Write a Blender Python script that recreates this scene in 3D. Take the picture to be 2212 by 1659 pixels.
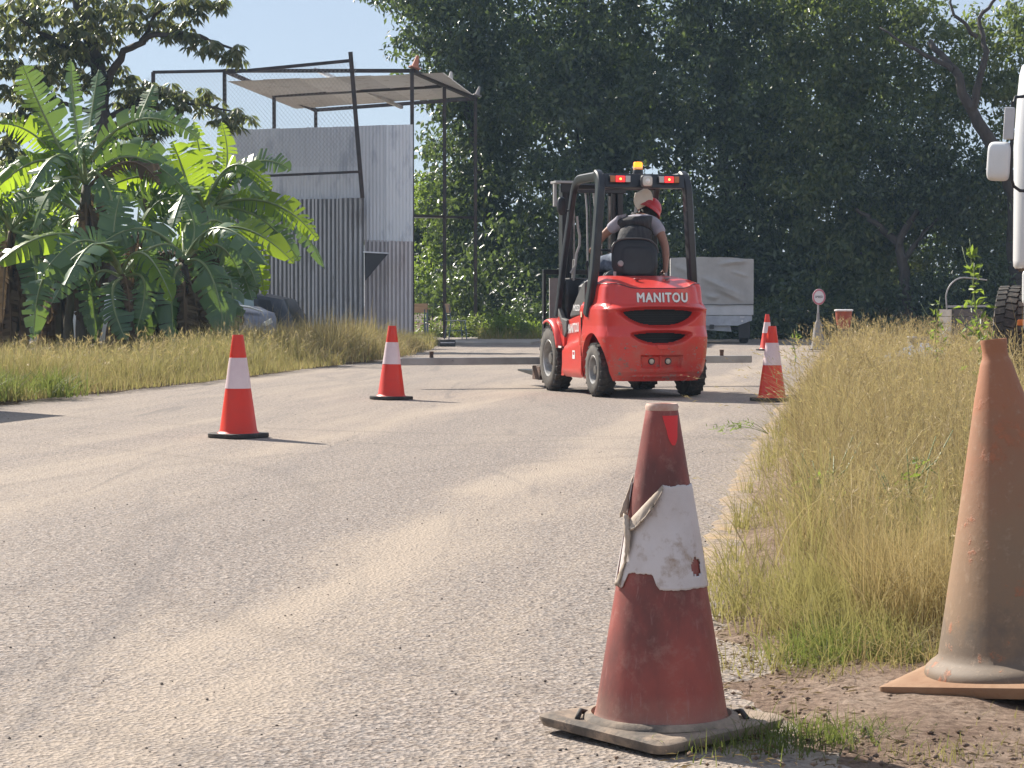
import bpy, math, random
import numpy as np
from mathutils import Vector, Matrix, Euler, Quaternion

for o in list(bpy.data.objects):
    bpy.data.objects.remove(o, do_unlink=True)
SC = bpy.context.scene
COL = SC.collection
R = math.radians
random.seed(7)
RNG = np.random.default_rng(7)

# ------------------------------------------------------------------ camera
CAM_H = 0.92
FD = 4580.0                 # focal length in pixels of a 2212 wide picture
PITCH = math.atan((829.5 - 654.0) / FD)
cam = bpy.data.cameras.new('camera')
cam.sensor_width = 36.0
cam.lens = FD / 2212.0 * 36.0
cam.clip_start = 0.05
cam.clip_end = 3000.0
cam_o = bpy.data.objects.new('camera', cam)
COL.objects.link(cam_o)
cam_o.location = (0, 0, CAM_H)
cam_o.rotation_euler = (math.pi / 2 - PITCH, 0, 0)
SC.camera = cam_o
cam.dof.use_dof = False
cam.dof.focus_distance = 13.0
cam.dof.aperture_fstop = 16.0

# ------------------------------------------------------------------ light
SUN_EL, SUN_AZ = R(37.0), R(43.0)        # sun ahead of the camera and to the left
SUN_DIR = Vector((-math.sin(SUN_AZ) * math.cos(SUN_EL), math.cos(SUN_AZ) * math.cos(SUN_EL), math.sin(SUN_EL)))
wd = bpy.data.worlds.new('World')
SC.world = wd
wd.use_nodes = True
wn = wd.node_tree
for n in list(wn.nodes):
    wn.nodes.remove(n)
w_out = wn.nodes.new('ShaderNodeOutputWorld')
w_bg = wn.nodes.new('ShaderNodeBackground')
w_sky = wn.nodes.new('ShaderNodeTexSky')
w_sky.sky_type = 'NISHITA'
w_sky.sun_disc = False
w_sky.sun_elevation = SUN_EL
w_sky.sun_rotation = -SUN_AZ
w_sky.air_density = 1.0
w_sky.dust_density = 0.1
w_sky.ozone_density = 1.5
w_bg.inputs['Strength'].default_value = 0.10
# a thin even veil of high haze whitens the whole dome
w_tint = wn.nodes.new('ShaderNodeMix')
w_tint.data_type = 'RGBA'
w_tint.blend_type = 'MIX'
w_tint.inputs[0].default_value = 0.80
w_tint.inputs[7].default_value = (2.15, 2.36, 2.90, 1.0)
wn.links.new(w_sky.outputs[0], w_tint.inputs[6])
wn.links.new(w_tint.outputs[2], w_bg.inputs['Color'])
wn.links.new(w_bg.outputs[0], w_out.inputs['Surface'])
sl = bpy.data.lights.new('sun', 'SUN')
sl.energy = 4.2
sl.angle = R(0.55)
sl.color = (1.0, 0.93, 0.82)
so = bpy.data.objects.new('sun', sl)
COL.objects.link(so)
so.rotation_euler = (-SUN_DIR).to_track_quat('-Z', 'Y').to_euler()
so.location = (-20, 20, 30)

SC.view_settings.view_transform = 'Standard'
SC.view_settings.look = 'None'
SC.view_settings.gamma = 1.0
SC.view_settings.use_curve_mapping = False
SC.view_settings.exposure = 1.13
SC.render.engine = 'CYCLES'
SC.cycles.max_bounces = 5
SC.cycles.diffuse_bounces = 2
SC.cycles.transmission_bounces = 4
SC.cycles.transparent_max_bounces = 6
SC.cycles.caustics_reflective = False
SC.cycles.caustics_refractive = False
SC.cycles.use_denoising = True

# ------------------------------------------------------------------ helpers
def U(xd, yd, D):
    """world point at distance D (world Y) that a ray through a picture position meets"""
    vx = (xd - 1106.0) / FD
    vz = -(yd - 829.5) / FD
    c, s = math.cos(PITCH), math.sin(PITCH)
    dy = c + s * vz
    dz = -s + c * vz
    k = D / dy
    return Vector((vx * k, D, CAM_H + dz * k))

def smooth(a, b, x):
    t = np.clip((x - a) / (b - a), 0, 1)
    return t * t * (3 - 2 * t)

class MB:
    def __init__(self):
        self.v = []
        self.f = []
        self.mi = []
    def add(self, verts, faces, mi=0):
        k = len(self.v)
        self.v.extend([tuple(p) for p in verts])
        self.f.extend([tuple(i + k for i in f) for f in faces])
        self.mi.extend([mi] * len(faces))
        return self
    def box(self, c, s, rot=None, mi=0):
        hx, hy, hz = s[0] / 2, s[1] / 2, s[2] / 2
        P = [Vector((x * hx, y * hy, z * hz)) for z in (-1, 1) for y in (-1, 1) for x in (-1, 1)]
        if rot is not None:
            P = [rot @ p for p in P]
        c = Vector(c)
        P = [p + c for p in P]
        F = [(0, 2, 3, 1), (4, 5, 7, 6), (0, 1, 5, 4), (2, 6, 7, 3), (0, 4, 6, 2), (1, 3, 7, 5)]
        return self.add(P, F, mi)
    def bar(self, a, b, w, h=None, up=(0, 0, 1), mi=0):
        a, b = Vector(a), Vector(b)
        h = h or w
        d = b - a
        L = d.length
        z = d.normalized()
        up = Vector(up)
        if abs(z.dot(up)) > 0.97:
            up = Vector((0, 1, 0))
        x = up.cross(z).normalized()
        y = z.cross(x)
        M = Matrix((x, y, z)).transposed()
        return self.box((a + b) / 2, (w, h, L), M, mi)
    def tube(self, path, r, n=8, caps=True, mi=0, squash=None):
        path = [Vector(p) for p in path]
        m = len(path)
        if not hasattr(r, '__len__'):
            r = [r] * m
        t0 = (path[1] - path[0]).normalized()
        ref = Vector((0, 0, 1)) if abs(t0.z) < 0.9 else Vector((1, 0, 0))
        nx = t0.cross(ref).normalized()
        V = []
        prev = t0
        for i in range(m):
            if i == 0:
                t = t0
            elif i == m - 1:
                t = (path[i] - path[i - 1]).normalized()
            else:
                t = ((path[i + 1] - path[i]).normalized() + (path[i] - path[i - 1]).normalized()).normalized()
            q = prev.rotation_difference(t)
            nx = (q @ nx).normalized()
            prev = t
            ny = t.cross(nx)
            for k in range(n):
                a = 2 * math.pi * k / n
                V.append(path[i] + (nx * math.cos(a) + ny * math.sin(a) * (squash or 1)) * r[i])
        F = []
        for i in range(m - 1):
            for k in range(n):
                k2 = (k + 1) % n
                F.append((i * n + k, i * n + k2, (i + 1) * n + k2, (i + 1) * n + k))
        if caps:
            F.append(tuple(range(n - 1, -1, -1)))
            F.append(tuple((m - 1) * n + k for k in range(n)))
        return self.add(V, F, mi)
    def lathe(self, prof, n=32, M=None, mi=0, closed=False, caps=True):
        V = []
        for (r, z) in prof:
            for k in range(n):
                a = 2 * math.pi * k / n
                p = Vector((r * math.cos(a), r * math.sin(a), z))
                V.append(M @ p if M is not None else p)
        F = []
        m = len(prof)
        rng = m if closed else m - 1
        for i in range(rng):
            i2 = (i + 1) % m
            for k in range(n):
                k2 = (k + 1) % n
                F.append((i * n + k, i * n + k2, i2 * n + k2, i2 * n + k))
        if not closed and caps:
            if prof[0][0] > 1e-6:
                F.append(tuple(range(n - 1, -1, -1)))
            if prof[-1][0] > 1e-6:
                F.append(tuple((m - 1) * n + k for k in range(n)))
        return self.add(V, F, mi)
    def prism(self, poly, a, b, axis='x', mi=0):
        """poly of 2-D points extruded along an axis from a to b"""
        n = len(poly)
        def P(u, v, w):
            if axis == 'x':
                return (w, u, v)
            if axis == 'y':
                return (u, w, v)
            return (u, v, w)
        V = [P(u, v, a) for (u, v) in poly] + [P(u, v, b) for (u, v) in poly]
        F = [tuple(range(n)), tuple(range(2 * n - 1, n - 1, -1))]
        for i in range(n):
            j = (i + 1) % n
            F.append((i, i + n, j + n, j))
        return self.add(V, F, mi)
    def grid(self, P, mi=0, keep=None):
        """P: array (a, b, 3)"""
        P = np.asarray(P)
        a, b = P.shape[:2]
        k = len(self.v)
        self.v.extend(map(tuple, P.reshape(-1, 3)))
        for i in range(a - 1):
            for j in range(b - 1):
                if keep is not None and not keep[i, j]:
                    continue
                self.f.append((k + i * b + j, k + i * b + j + 1, k + (i + 1) * b + j + 1, k + (i + 1) * b + j))
                self.mi.append(mi)
        return self
    def obj(self, name, mat, parent=None, sm=None, bevel=0, loc=None, rot=None, seg=2, solid=0, fixn=True):
        me = bpy.data.meshes.new(name)
        me.from_pydata(self.v, [], self.f)
        if fixn:
            import bmesh
            bm = bmesh.new()
            bm.from_mesh(me)
            bmesh.ops.recalc_face_normals(bm, faces=bm.faces)
            bm.to_mesh(me)
            bm.free()
        mats = mat if isinstance(mat, (list, tuple)) else [mat]
        for m in mats:
            me.materials.append(m)
        if len(mats) > 1:
            me.polygons.foreach_set('material_index', self.mi)
        if sm is not None:
            me.shade_smooth()
            if sm < 180:
                me.set_sharp_from_angle(angle=R(sm))
        o = bpy.data.objects.new(name, me)
        COL.objects.link(o)
        if parent is not None:
            o.parent = parent
        if loc is not None:
            o.location = loc
        if rot is not None:
            o.rotation_euler = rot
        if solid:
            s = o.modifiers.new('solid', 'SOLIDIFY')
            s.thickness = solid
            s.offset = 0
        if bevel:
            b = o.modifiers.new('bevel', 'BEVEL')
            b.width = bevel
            b.segments = seg
            b.limit_method = 'ANGLE'
            b.angle_limit = R(40)
        return o

def raw_mesh(name, V, F, mat, parent=None, smooth_=False):
    """numpy: V (n,3), F (m,3) or (m,4)"""
    me = bpy.data.meshes.new(name)
    V = np.ascontiguousarray(V, dtype=np.float32)
    F = np.ascontiguousarray(F, dtype=np.int32)
    k = F.shape[1]
    me.vertices.add(len(V))
    me.vertices.foreach_set('co', V.ravel())
    me.loops.add(F.size)
    me.loops.foreach_set('vertex_index', F.ravel())
    me.polygons.add(len(F))
    me.polygons.foreach_set('loop_start', np.arange(0, F.size, k, dtype=np.int32))
    me.update(calc_edges=True)
    me.materials.append(mat)
    if smooth_:
        me.shade_smooth()
    o = bpy.data.objects.new(name, me)
    COL.objects.link(o)
    if parent is not None:
        o.parent = parent
    return o

def tag(o, label, cat, group=None):
    o['label'] = label
    o['category'] = cat
    if group:
        o['group'] = group
    return o

def struct(o):
    o['kind'] = 'structure'
    return o

def stuff(o, label, cat=None):
    o['kind'] = 'stuff'
    o['label'] = label
    if cat:
        o['category'] = cat
    return o

def empty(name, loc=(0, 0, 0), rz=0.0, rot=None):
    o = bpy.data.objects.new(name, None)
    COL.objects.link(o)
    o.location = loc
    o.rotation_euler = rot if rot is not None else (0, 0, rz)
    o.empty_display_size = 0.1
    return o

def copy_tree(o, parent=None):
    kids = list(o.children)
    c = o.copy()
    COL.objects.link(c)
    c.parent = parent
    for ch in kids:
        copy_tree(ch, c)
    return c

# ------------------------------------------------------------------ materials
def new_mat(name):
    m = bpy.data.materials.new(name)
    m.use_nodes = True
    nt = m.node_tree
    return m, nt, nt.nodes, nt.links, nt.nodes['Principled BSDF']

def c4(c):
    return (c[0], c[1], c[2], 1.0)

def ramp(nd, pts):
    r = nd.new('ShaderNodeValToRGB')
    e = r.color_ramp.elements
    while len(e) < len(pts):
        e.new(0.5)
    for i, (p, c) in enumerate(pts):
        e[i].position = p
        e[i].color = c4(c) if len(c) == 3 else c
    return r

def noise(nd, ln, scale, detail=4, rough=0.55, coord='Object', dist=0.0, sc3=None):
    tc = nd.new('ShaderNodeTexCoord')
    src = tc.outputs[coord]
    if sc3:
        mp = nd.new('ShaderNodeMapping')
        mp.inputs['Scale'].default_value = sc3
        ln.new(src, mp.inputs['Vector'])
        src = mp.outputs[0]
    n = nd.new('ShaderNodeTexNoise')
    n.inputs['Scale'].default_value = scale
    n.inputs['Detail'].default_value = detail
    n.inputs['Roughness'].default_value = rough
    n.inputs['Distortion'].default_value = dist
    ln.new(src, n.inputs['Vector'])
    return n

def mixc(nd, ln, a, b, fac, mode='MIX'):
    m = nd.new('ShaderNodeMix')
    m.data_type = 'RGBA'
    m.blend_type = mode
    for s, x in ((m.inputs[6], a), (m.inputs[7], b)):
        if isinstance(x, tuple):
            s.default_value = c4(x)
        else:
            ln.new(x, s)
    if isinstance(fac, (int, float)):
        m.inputs[0].default_value = fac
    else:
        ln.new(fac, m.inputs[0])
    return m.outputs[2]

def mat(name, col, rough=0.6, metal=0.0, col2=None, nscale=6.0, lo=0.4, hi=0.65, bump=None, spec=0.5, coat=0.0, dust=None, sc3=None):
    """paint/plastic/metal: colour, blotches of a second colour, dust on top, fine relief"""
    m, nt, nd, ln, p = new_mat(name)
    p.inputs['Roughness'].default_value = rough
    p.inputs['Metallic'].default_value = metal
    p.inputs['Specular IOR Level'].default_value = spec
    p.inputs['Coat Weight'].default_value = coat
    p.inputs['Coat Roughness'].default_value = 0.15
    out = None
    if col2 is not None:
        n = noise(nd, ln, nscale, 6, 0.62, sc3=sc3)
        r = ramp(nd, [(lo, (0, 0, 0)), (hi, (1, 1, 1))])
        ln.new(n.outputs[0], r.inputs[0])
        out = mixc(nd, ln, tuple(col), tuple(col2), r.outputs[0])
    if dust is not None:
        n2 = noise(nd, ln, nscale * 2.7, 8, 0.7)
        r2 = ramp(nd, [(dust[1], (0, 0, 0)), (dust[2], (1, 1, 1))])
        ln.new(n2.outputs[0], r2.inputs[0])
        out = mixc(nd, ln, out if out is not None else tuple(col), tuple(dust[0]), r2.outputs[0])
        rr = nd.new('ShaderNodeMapRange')
        rr.inputs['To Min'].default_value = rough
        rr.inputs['To Max'].default_value = min(1, rough + 0.35)
        ln.new(r2.outputs[0], rr.inputs[0])
        ln.new(rr.outputs[0], p.inputs['Roughness'])
    if out is None:
        p.inputs['Base Color'].default_value = c4(col)
    else:
        ln.new(out, p.inputs['Base Color'])
    if bump:
        nb = noise(nd, ln, bump[0], 5, 0.6)
        b = nd.new('ShaderNodeBump')
        b.inputs['Strength'].default_value = bump[1]
        b.inputs['Distance'].default_value = bump[2] if len(bump) > 2 else 0.01
        ln.new(nb.outputs[0], b.inputs['Height'])
        ln.new(b.outputs[0], p.inputs['Normal'])
    return m

def leaf_mat(name, cols, trans=0.45, tcol=None, rough=0.42, spec=0.5, nsc=None):
    """leaf: colours picked per leaf, light passing through"""
    m, nt, nd, ln, p = new_mat(name)
    g = nd.new('ShaderNodeNewGeometry')
    r = ramp(nd, [(i / max(1, len(cols) - 1), c) for i, c in enumerate(cols)])
    ln.new(g.outputs['Random Per Island'], r.inputs[0])
    colo = r.outputs[0]
    if nsc:
        n = noise(nd, ln, nsc[0], 3, 0.6, coord='Object')
        rr = ramp(nd, [(0.35, (0, 0, 0)), (0.7, (1, 1, 1))])
        ln.new(n.outputs[0], rr.inputs[0])
        colo = mixc(nd, ln, colo, nsc[1], rr.outputs[0])
    ln.new(colo, p.inputs['Base Color'])
    p.inputs['Roughness'].default_value = rough
    p.inputs['Specular IOR Level'].default_value = spec
    t = nd.new('ShaderNodeBsdfTranslucent')
    tc = mixc(nd, ln, colo, tcol or (0.5, 0.7, 0.05), 0.55)
    ln.new(tc, t.inputs['Color'])
    mx = nd.new('ShaderNodeMixShader')
    mx.inputs[0].default_value = trans
    ln.new(p.outputs[0], mx.inputs[1])
    ln.new(t.outputs[0], mx.inputs[2])
    ln.new(mx.outputs[0], nd['Material Output'].inputs['Surface'])
    return m
# ================================================================== ground, road, verges
def asphalt_mat():
    m, nt, nd, ln, p = new_mat('asphalt')
    tc = nd.new('ShaderNodeTexCoord')
    mp = nd.new('ShaderNodeMapping')
    mp0 = nd.new('ShaderNodeMapping')
    mp0.inputs['Rotation'].default_value = (0, 0, R(9.8))
    ln.new(tc.outputs['Object'], mp0.inputs['Vector'])
    mp.inputs['Scale'].default_value = (1.9, 0.24, 1)
    ln.new(mp0.outputs[0], mp.inputs['Vector'])
    n = nd.new('ShaderNodeTexNoise')
    n.inputs['Scale'].default_value = 1.25
    n.inputs['Detail'].default_value = 5
    n.inputs['Roughness'].default_value = 0.5
    n.inputs['Distortion'].default_value = 0.6
    ln.new(mp.outputs[0], n.inputs['Vector'])
    r = ramp(nd, [(0.43, (0, 0, 0)), (0.62, (1, 1, 1))])
    ln.new(n.outputs[0], r.inputs[0])
    # dust lies in two lanes along the road, blown clear between them
    sx = nd.new('ShaderNodeSeparateXYZ')
    ln.new(tc.outputs['Object'], sx.inputs[0])
    m1 = nd.new('ShaderNodeMath'); m1.operation = 'MULTIPLY_ADD'
    ln.new(sx.outputs[1], m1.inputs[0]); m1.inputs[1].default_value = -0.172
    ln.new(sx.outputs[0], m1.inputs[2])
    nw = noise(nd, ln, 0.45, 3, 0.55)
    m2 = nd.new('ShaderNodeMath'); m2.operation = 'MULTIPLY_ADD'
    ln.new(nw.outputs[0], m2.inputs[0]); m2.inputs[1].default_value = 1.1
    ln.new(m1.outputs[0], m2.inputs[2])
    mr_ = nd.new('ShaderNodeMapRange')
    mr_.inputs[1].default_value = -6.0 + 0.55; mr_.inputs[2].default_value = 0.0 + 0.55
    ln.new(m2.outputs[0], mr_.inputs[0])
    lane = ramp(nd, [((u + 6) / 6, (v_, v_, v_)) for u, v_ in ((-6, .40), (-4.7, .36), (-3.95, .66), (-3.4, .34), (-2.75, .16), (-2.15, .20), (-1.85, .74), (-1.6, .74), (-1.25, .28), (-.7, .24), (-.35, .60), (0, .85))])
    ln.new(mr_.outputs[0], lane.inputs[0])
    m3 = nd.new('ShaderNodeMath'); m3.operation = 'MULTIPLY_ADD'
    ln.new(n.outputs[0], m3.inputs[0]); m3.inputs[1].default_value = 1.5; m3.inputs[2].default_value = -0.75
    m4 = nd.new('ShaderNodeMath'); m4.operation = 'ADD'; m4.use_clamp = True
    ln.new(m3.outputs[0], m4.inputs[0]); ln.new(lane.outputs[0], m4.inputs[1])
    # chips of stone
    v = nd.new('ShaderNodeTexVoronoi')
    v.inputs['Scale'].default_value = 85
    ln.new(tc.outputs['Object'], v.inputs['Vector'])
    n2 = noise(nd, ln, 42, 5, 0.8)
    chip = ramp(nd, [(0.40, (0.072, 0.053, 0.042)), (0.5, (0.215, 0.164, 0.130)), (0.60, (0.39, 0.31, 0.25))])
    ln.new(n2.outputs[0], chip.inputs[0])
    bw = nd.new('ShaderNodeRGBToBW')
    ln.new(v.outputs['Color'], bw.inputs[0])
    chip2 = mixc(nd, ln, chip.outputs[0], bw.outputs[0], 0.16)
    # dust settles between the chips
    vr = ramp(nd, [(0.1, (0.75, 0.75, 0.75)), (0.65, (1, 1, 1))])
    ln.new(v.outputs['Distance'], vr.inputs[0])
    n3 = noise(nd, ln, 26, 6, 0.7)
    r3 = ramp(nd, [(0.40, (0.12, 0.12, 0.12)), (0.58, (1, 1, 1))])
    ln.new(n3.outputs[0], r3.inputs[0])
    m5 = nd.new('ShaderNodeMath'); m5.operation = 'MULTIPLY_ADD'
    ln.new(m4.outputs[0], m5.inputs[0]); m5.inputs[1].default_value = 1.35; m5.inputs[2].default_value = -0.72
    m6 = nd.new('ShaderNodeMath'); m6.operation = 'ADD'; m6.use_clamp = True
    ln.new(m5.outputs[0], m6.inputs[0]); ln.new(r3.outputs[0], m6.inputs[1])
    m7 = nd.new('ShaderNodeMath'); m7.operation = 'MULTIPLY'
    ln.new(m6.outputs[0], m7.inputs[0]); ln.new(m4.outputs[0], m7.inputs[1])
    dm = mixc(nd, ln, m6.outputs[0], m7.outputs[0], 0.6)
    dm2 = mixc(nd, ln, dm, (0.86, 0.86, 0.86), 1.0, 'MULTIPLY')
    n4 = noise(nd, ln, 0.35, 3, 0.5)
    dcol = mixc(nd, ln, (0.44, 0.35, 0.265), (0.43, 0.355, 0.285), n4.outputs[0])
    c = mixc(nd, ln, chip2, dcol, dm2)
    # dark tyre marks swinging across the lane, long and thin
    mp2 = nd.new('ShaderNodeMapping')
    mp2.inputs['Rotation'].default_value = (0, 0, R(62))
    mp2.inputs['Scale'].default_value = (2.4, 0.22, 1)
    ln.new(tc.outputs['Object'], mp2.inputs['Vector'])
    n5 = nd.new('ShaderNodeTexNoise')
    n5.inputs['Scale'].default_value = 1.3
    n5.inputs['Detail'].default_value = 6
    n5.inputs['Distortion'].default_value = 1.2
    ln.new(mp2.outputs[0], n5.inputs['Vector'])
    r5 = ramp(nd, [(0.60, (0, 0, 0)), (0.72, (0.5, 0.5, 0.5))])
    ln.new(n5.outputs[0], r5.inputs[0])
    c = mixc(nd, ln, c, (0.17, 0.15, 0.14), r5.outputs[0])
    # scrubbed arcs where tyres turned
    for (cx, cy, rad, wid_, st) in ((3.4, 8.6, 4.9, 0.10, 0.55), (3.2, 8.9, 6.0, 0.09, 0.5), (-6.2, 9.5, 5.3, 0.10, 0.45), (-6.0, 9.2, 6.9, 0.08, 0.4), (2.2, 22.0, 7.6, 0.12, 0.5), (2.4, 22.2, 9.0, 0.10, 0.4)):
        vd = nd.new('ShaderNodeVectorMath'); vd.operation = 'DISTANCE'
        ln.new(tc.outputs['Object'], vd.inputs[0]); vd.inputs[1].default_value = (cx, cy, 0)
        q1 = nd.new('ShaderNodeMath'); q1.operation = 'SUBTRACT'
        ln.new(vd.outputs['Value'], q1.inputs[0]); q1.inputs[1].default_value = rad
        q2 = nd.new('ShaderNodeMath'); q2.operation = 'ABSOLUTE'
        ln.new(q1.outputs[0], q2.inputs[0])
        q3 = nd.new('ShaderNodeMapRange')
        q3.inputs[1].default_value = wid_; q3.inputs[2].default_value = 0.0; q3.inputs[3].default_value = 0.0; q3.inputs[4].default_value = st
        ln.new(q2.outputs[0], q3.inputs[0])
        q4 = nd.new('ShaderNodeMath'); q4.operation = 'MULTIPLY'
        ln.new(q3.outputs[0], q4.inputs[0]); ln.new(r3.outputs[0], q4.inputs[1])
        q5 = nd.new('ShaderNodeMath'); q5.operation = 'MULTIPLY'
        ln.new(q4.outputs[0], q5.inputs[0]); ln.new(nw.outputs[0], q5.inputs[1])
        c = mixc(nd, ln, c, (0.10, 0.085, 0.078), q5.outputs[0])
    ln.new(c, p.inputs['Base Color'])
    p.inputs['Roughness'].default_value = 0.88
    p.inputs['Specular IOR Level'].default_value = 0.3
    b = nd.new('ShaderNodeBump')
    b.inputs['Strength'].default_value = 0.8
    b.inputs['Distance'].default_value = 0.009
    mh = nd.new('ShaderNodeMath')
    mh.operation = 'ADD'
    ln.new(v.outputs['Distance'], mh.inputs[0])
    ln.new(n2.outputs[0], mh.inputs[1])
    ln.new(mh.outputs[0], b.inputs['Height'])
    ln.new(b.outputs[0], p.inputs['Normal'])
    return m

def soil_mat(name, a, b, c):
    m, nt, nd, ln, p = new_mat(name)
    n = noise(nd, ln, 3.0, 8, 0.7)
    r = ramp(nd, [(0.35, a), (0.55, b), (0.72, c)])
    ln.new(n.outputs[0], r.inputs[0])
    n2 = noise(nd, ln, 38, 8, 0.8)
    r2 = ramp(nd, [(0.36, (0.40, 0.36, 0.33)), (0.6, (1.15, 1.12, 1.1))])
    ln.new(n2.outputs[0], r2.inputs[0])
    col = mixc(nd, ln, r.outputs[0], r2.outputs[0], 1.0, 'MULTIPLY')
    ln.new(col, p.inputs['Base Color'])
    p.inputs['Roughness'].default_value = 0.95
    p.inputs['Specular IOR Level'].default_value = 0.2
    bp = nd.new('ShaderNodeBump')
    bp.inputs['Strength'].default_value = 0.9
    bp.inputs['Distance'].default_value = 0.05
    ln.new(n2.outputs[0], bp.inputs['Height'])
    ln.new(bp.outputs[0], p.inputs['Normal'])
    return m

M_ASPH = asphalt_mat()
M_SOIL = soil_mat('soil', (0.36, 0.25, 0.185), (0.52, 0.39, 0.30), (0.60, 0.48, 0.385))
M_EARTH = soil_mat('earth', (0.12, 0.085, 0.055), (0.20, 0.15, 0.10), (0.30, 0.23, 0.16))

g = MB()
g.grid(np.array([[(x, y, -0.06) for x in (-400, -60, 0, 60, 400)] for y in (-60, 0, 60, 200, 700)], dtype=float))
struct(g.obj('ground', M_EARTH))

def vnoise(x, y, s=1.0, seed=0):
    """cheap smooth value noise"""
    x = np.asarray(x, float) * s
    y = np.asarray(y, float) * s
    xi, yi = np.floor(x), np.floor(y)
    fx, fy = x - xi, y - yi
    def h(a, b):
        return np.modf(np.abs(np.sin(a * 127.1 + b * 311.7 + seed * 74.7) * 43758.5453))[0]
    fx = fx * fx * (3 - 2 * fx)
    fy = fy * fy * (3 - 2 * fy)
    return (h(xi, yi) * (1 - fx) + h(xi + 1, yi) * fx) * (1 - fy) + (h(xi, yi + 1) * (1 - fx) + h(xi + 1, yi + 1) * fx) * fy

KY = [2.0, 5.2, 6.5, 8.0, 12.2, 18.6, 25.0, 31.0, 40.0, 60.0]
KX = [0.05, 0.46, 0.62, 0.84, 1.42, 2.42, 3.45, 4.45, 5.9, 9.2]
def kerb_x(y):
    return np.interp(y, KY, KX)
LY = [2.0, 12.0, 16.0, 18.8, 23.5, 29.5, 32.7, 36.0, 42.0]
LX = [-9.0, -6.4, -5.3, -4.55, -3.50, -2.62, -2.0, -1.7, -1.5]
def left_x(y):
    return np.interp(y, LY, LX)

# asphalt sheet: runs under both verges; its edges show only where the verge soil is lower
ys = np.concatenate([np.arange(1.0, 44.0, 0.5), [46, 50, 54]])
P = []
for y in ys:
    xl = left_x(y) - 1.2 if y < 33 else -14
    xr = kerb_x(y) + (0.7 if y < 6.5 else 0.10 if y < 41 else 8)
    P.append([(xl + (xr - xl) * t, y, 0.0) for t in np.linspace(0, 1, 9)])
a = MB()
a.grid(P)
struct(a.obj('road', M_ASPH))

# right verge: soil rising behind the kerb, spilling over the asphalt near the camera
ys = np.concatenate([np.arange(1.5, 9, 0.05), np.arange(9, 60, 0.5)])
rows = []
for y in ys:
    k = float(kerb_x(y))
    off = np.concatenate([np.linspace(-0.45, 1.2, 56), np.linspace(1.35, 24, 14)])
    x = k + off
    n1 = vnoise(x, y, 2.2, 1) * 0.6 + vnoise(x, y, 7, 2) * 0.3 + vnoise(x, y, 23, 3) * 0.14
    near = 1 - float(smooth(5.4, 6.6, y))
    edge_far = (smooth(-0.22, 0.26, off) * 0.085 - 0.042) + (n1 - 0.52) * 0.045
    edge_near = (smooth(-0.5, 0.55, off) * 0.075 - 0.052) + (n1 - 0.52) * 0.055
    z = edge_near * near + (edge_far + (n1 - 0.5) * 0.03 * smooth(0.1, 0.3, off)) * (1 - near)
    z = np.where(off < -0.44, np.minimum(z, -0.03), z)
    rows.append(np.stack([x, np.full_like(x, y), z], 1))
v = MB()
v.grid(np.array(rows))
struct(v.obj('verge_soil', M_SOIL, sm=180))

# left verge
ys = np.arange(8, 48, 0.4)
rows = []
for y in ys:
    k = float(left_x(y))
    off = np.concatenate([[-30, -14, -8], np.linspace(-5, 0.35, 30)])
    x = k + off
    n1 = vnoise(x, y, 1.1, 5) * 0.6 + vnoise(x, y, 4, 6) * 0.4
    z = smooth(0.25, -0.9, -(-off)) * 0
    z = (1 - smooth(-0.9, 0.22, off)) * 0.10 - 0.03 + (n1 - 0.5) * 0.06
    z = np.where(off > 0.3, -0.04, z)
    if y > 40:
        z = z - (y - 40) * 0.02
    rows.append(np.stack([x, np.full_like(x, y), z], 1))
v = MB()
v.grid(np.array(rows))
struct(v.obj('bank_soil', M_EARTH, sm=180))

# kerb with worn yellow paint
def kerb_mat():
    m, nt, nd, ln, p = new_mat('worn_yellow_kerb')
    n = noise(nd, ln, 5, 8, 0.75)
    r = ramp(nd, [(0.47, (0, 0, 0)), (0.64, (0.75, 0.75, 0.75))])
    ln.new(n.outputs[0], r.inputs[0])
    n2 = noise(nd, ln, 42, 5, 0.8)
    base = ramp(nd, [(0.38, (0.10, 0.075, 0.058)), (0.5, (0.27, 0.205, 0.15)), (0.6, (0.42, 0.33, 0.25))])
    ln.new(n2.outputs[0], base.inputs[0])
    c = mixc(nd, ln, base.outputs[0], (0.44, 0.29, 0.13), r.outputs[0])
    ln.new(c, p.inputs['Base Color'])
    p.inputs['Roughness'].default_value = 0.9
    b = nd.new('ShaderNodeBump')
    b.inputs['Strength'].default_value = 0.8
    b.inputs['Distance'].default_value = 0.009
    ln.new(n2.outputs[0], b.inputs['Height'])
    ln.new(b.outputs[0], p.inputs['Normal'])
    return m
k = MB()
rows = []
for y in np.concatenate([np.arange(6.0, 16, 0.04), np.arange(16, 41, 0.2)]):
    x = float(kerb_x(y))
    h = 0.007 * float(smooth(6.0, 7.5, y)) - 0.002
    j = (float(vnoise(0, y, 1.2, 9)) - 0.5) * 0.05 + (float(vnoise(0, y, 9.0, 4)) - 0.5) * 0.045
    j2 = (float(vnoise(3, y, 7.0, 2)) - 0.5) * 0.05
    rows.append([(x - 0.11 + j, y, -0.012), (x - 0.085 + j, y, h * 0.6), (x - 0.05 + j2, y, h), (x - 0.01, y, h * 1.1), (x + 0.05 + j2, y, h), (x + 0.075, y, -0.03)])
k.grid(rows)
struct(k.obj('kerb', kerb_mat(), sm=50))

# concrete slab by the tower
M_CONC = mat('concrete', (0.42, 0.37, 0.32), 0.9, col2=(0.30, 0.26, 0.22), nscale=1.5, bump=(30, 0.4))
s = MB()
s.prism([(-6.6, 47.6), (-2.0, 46.3), (0.4, 46.6), (1.4, 54), (-4.6, 56)], -0.05, 0.06, 'z')
struct(s.obj('concrete_slab', M_CONC, bevel=0.02))
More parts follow.
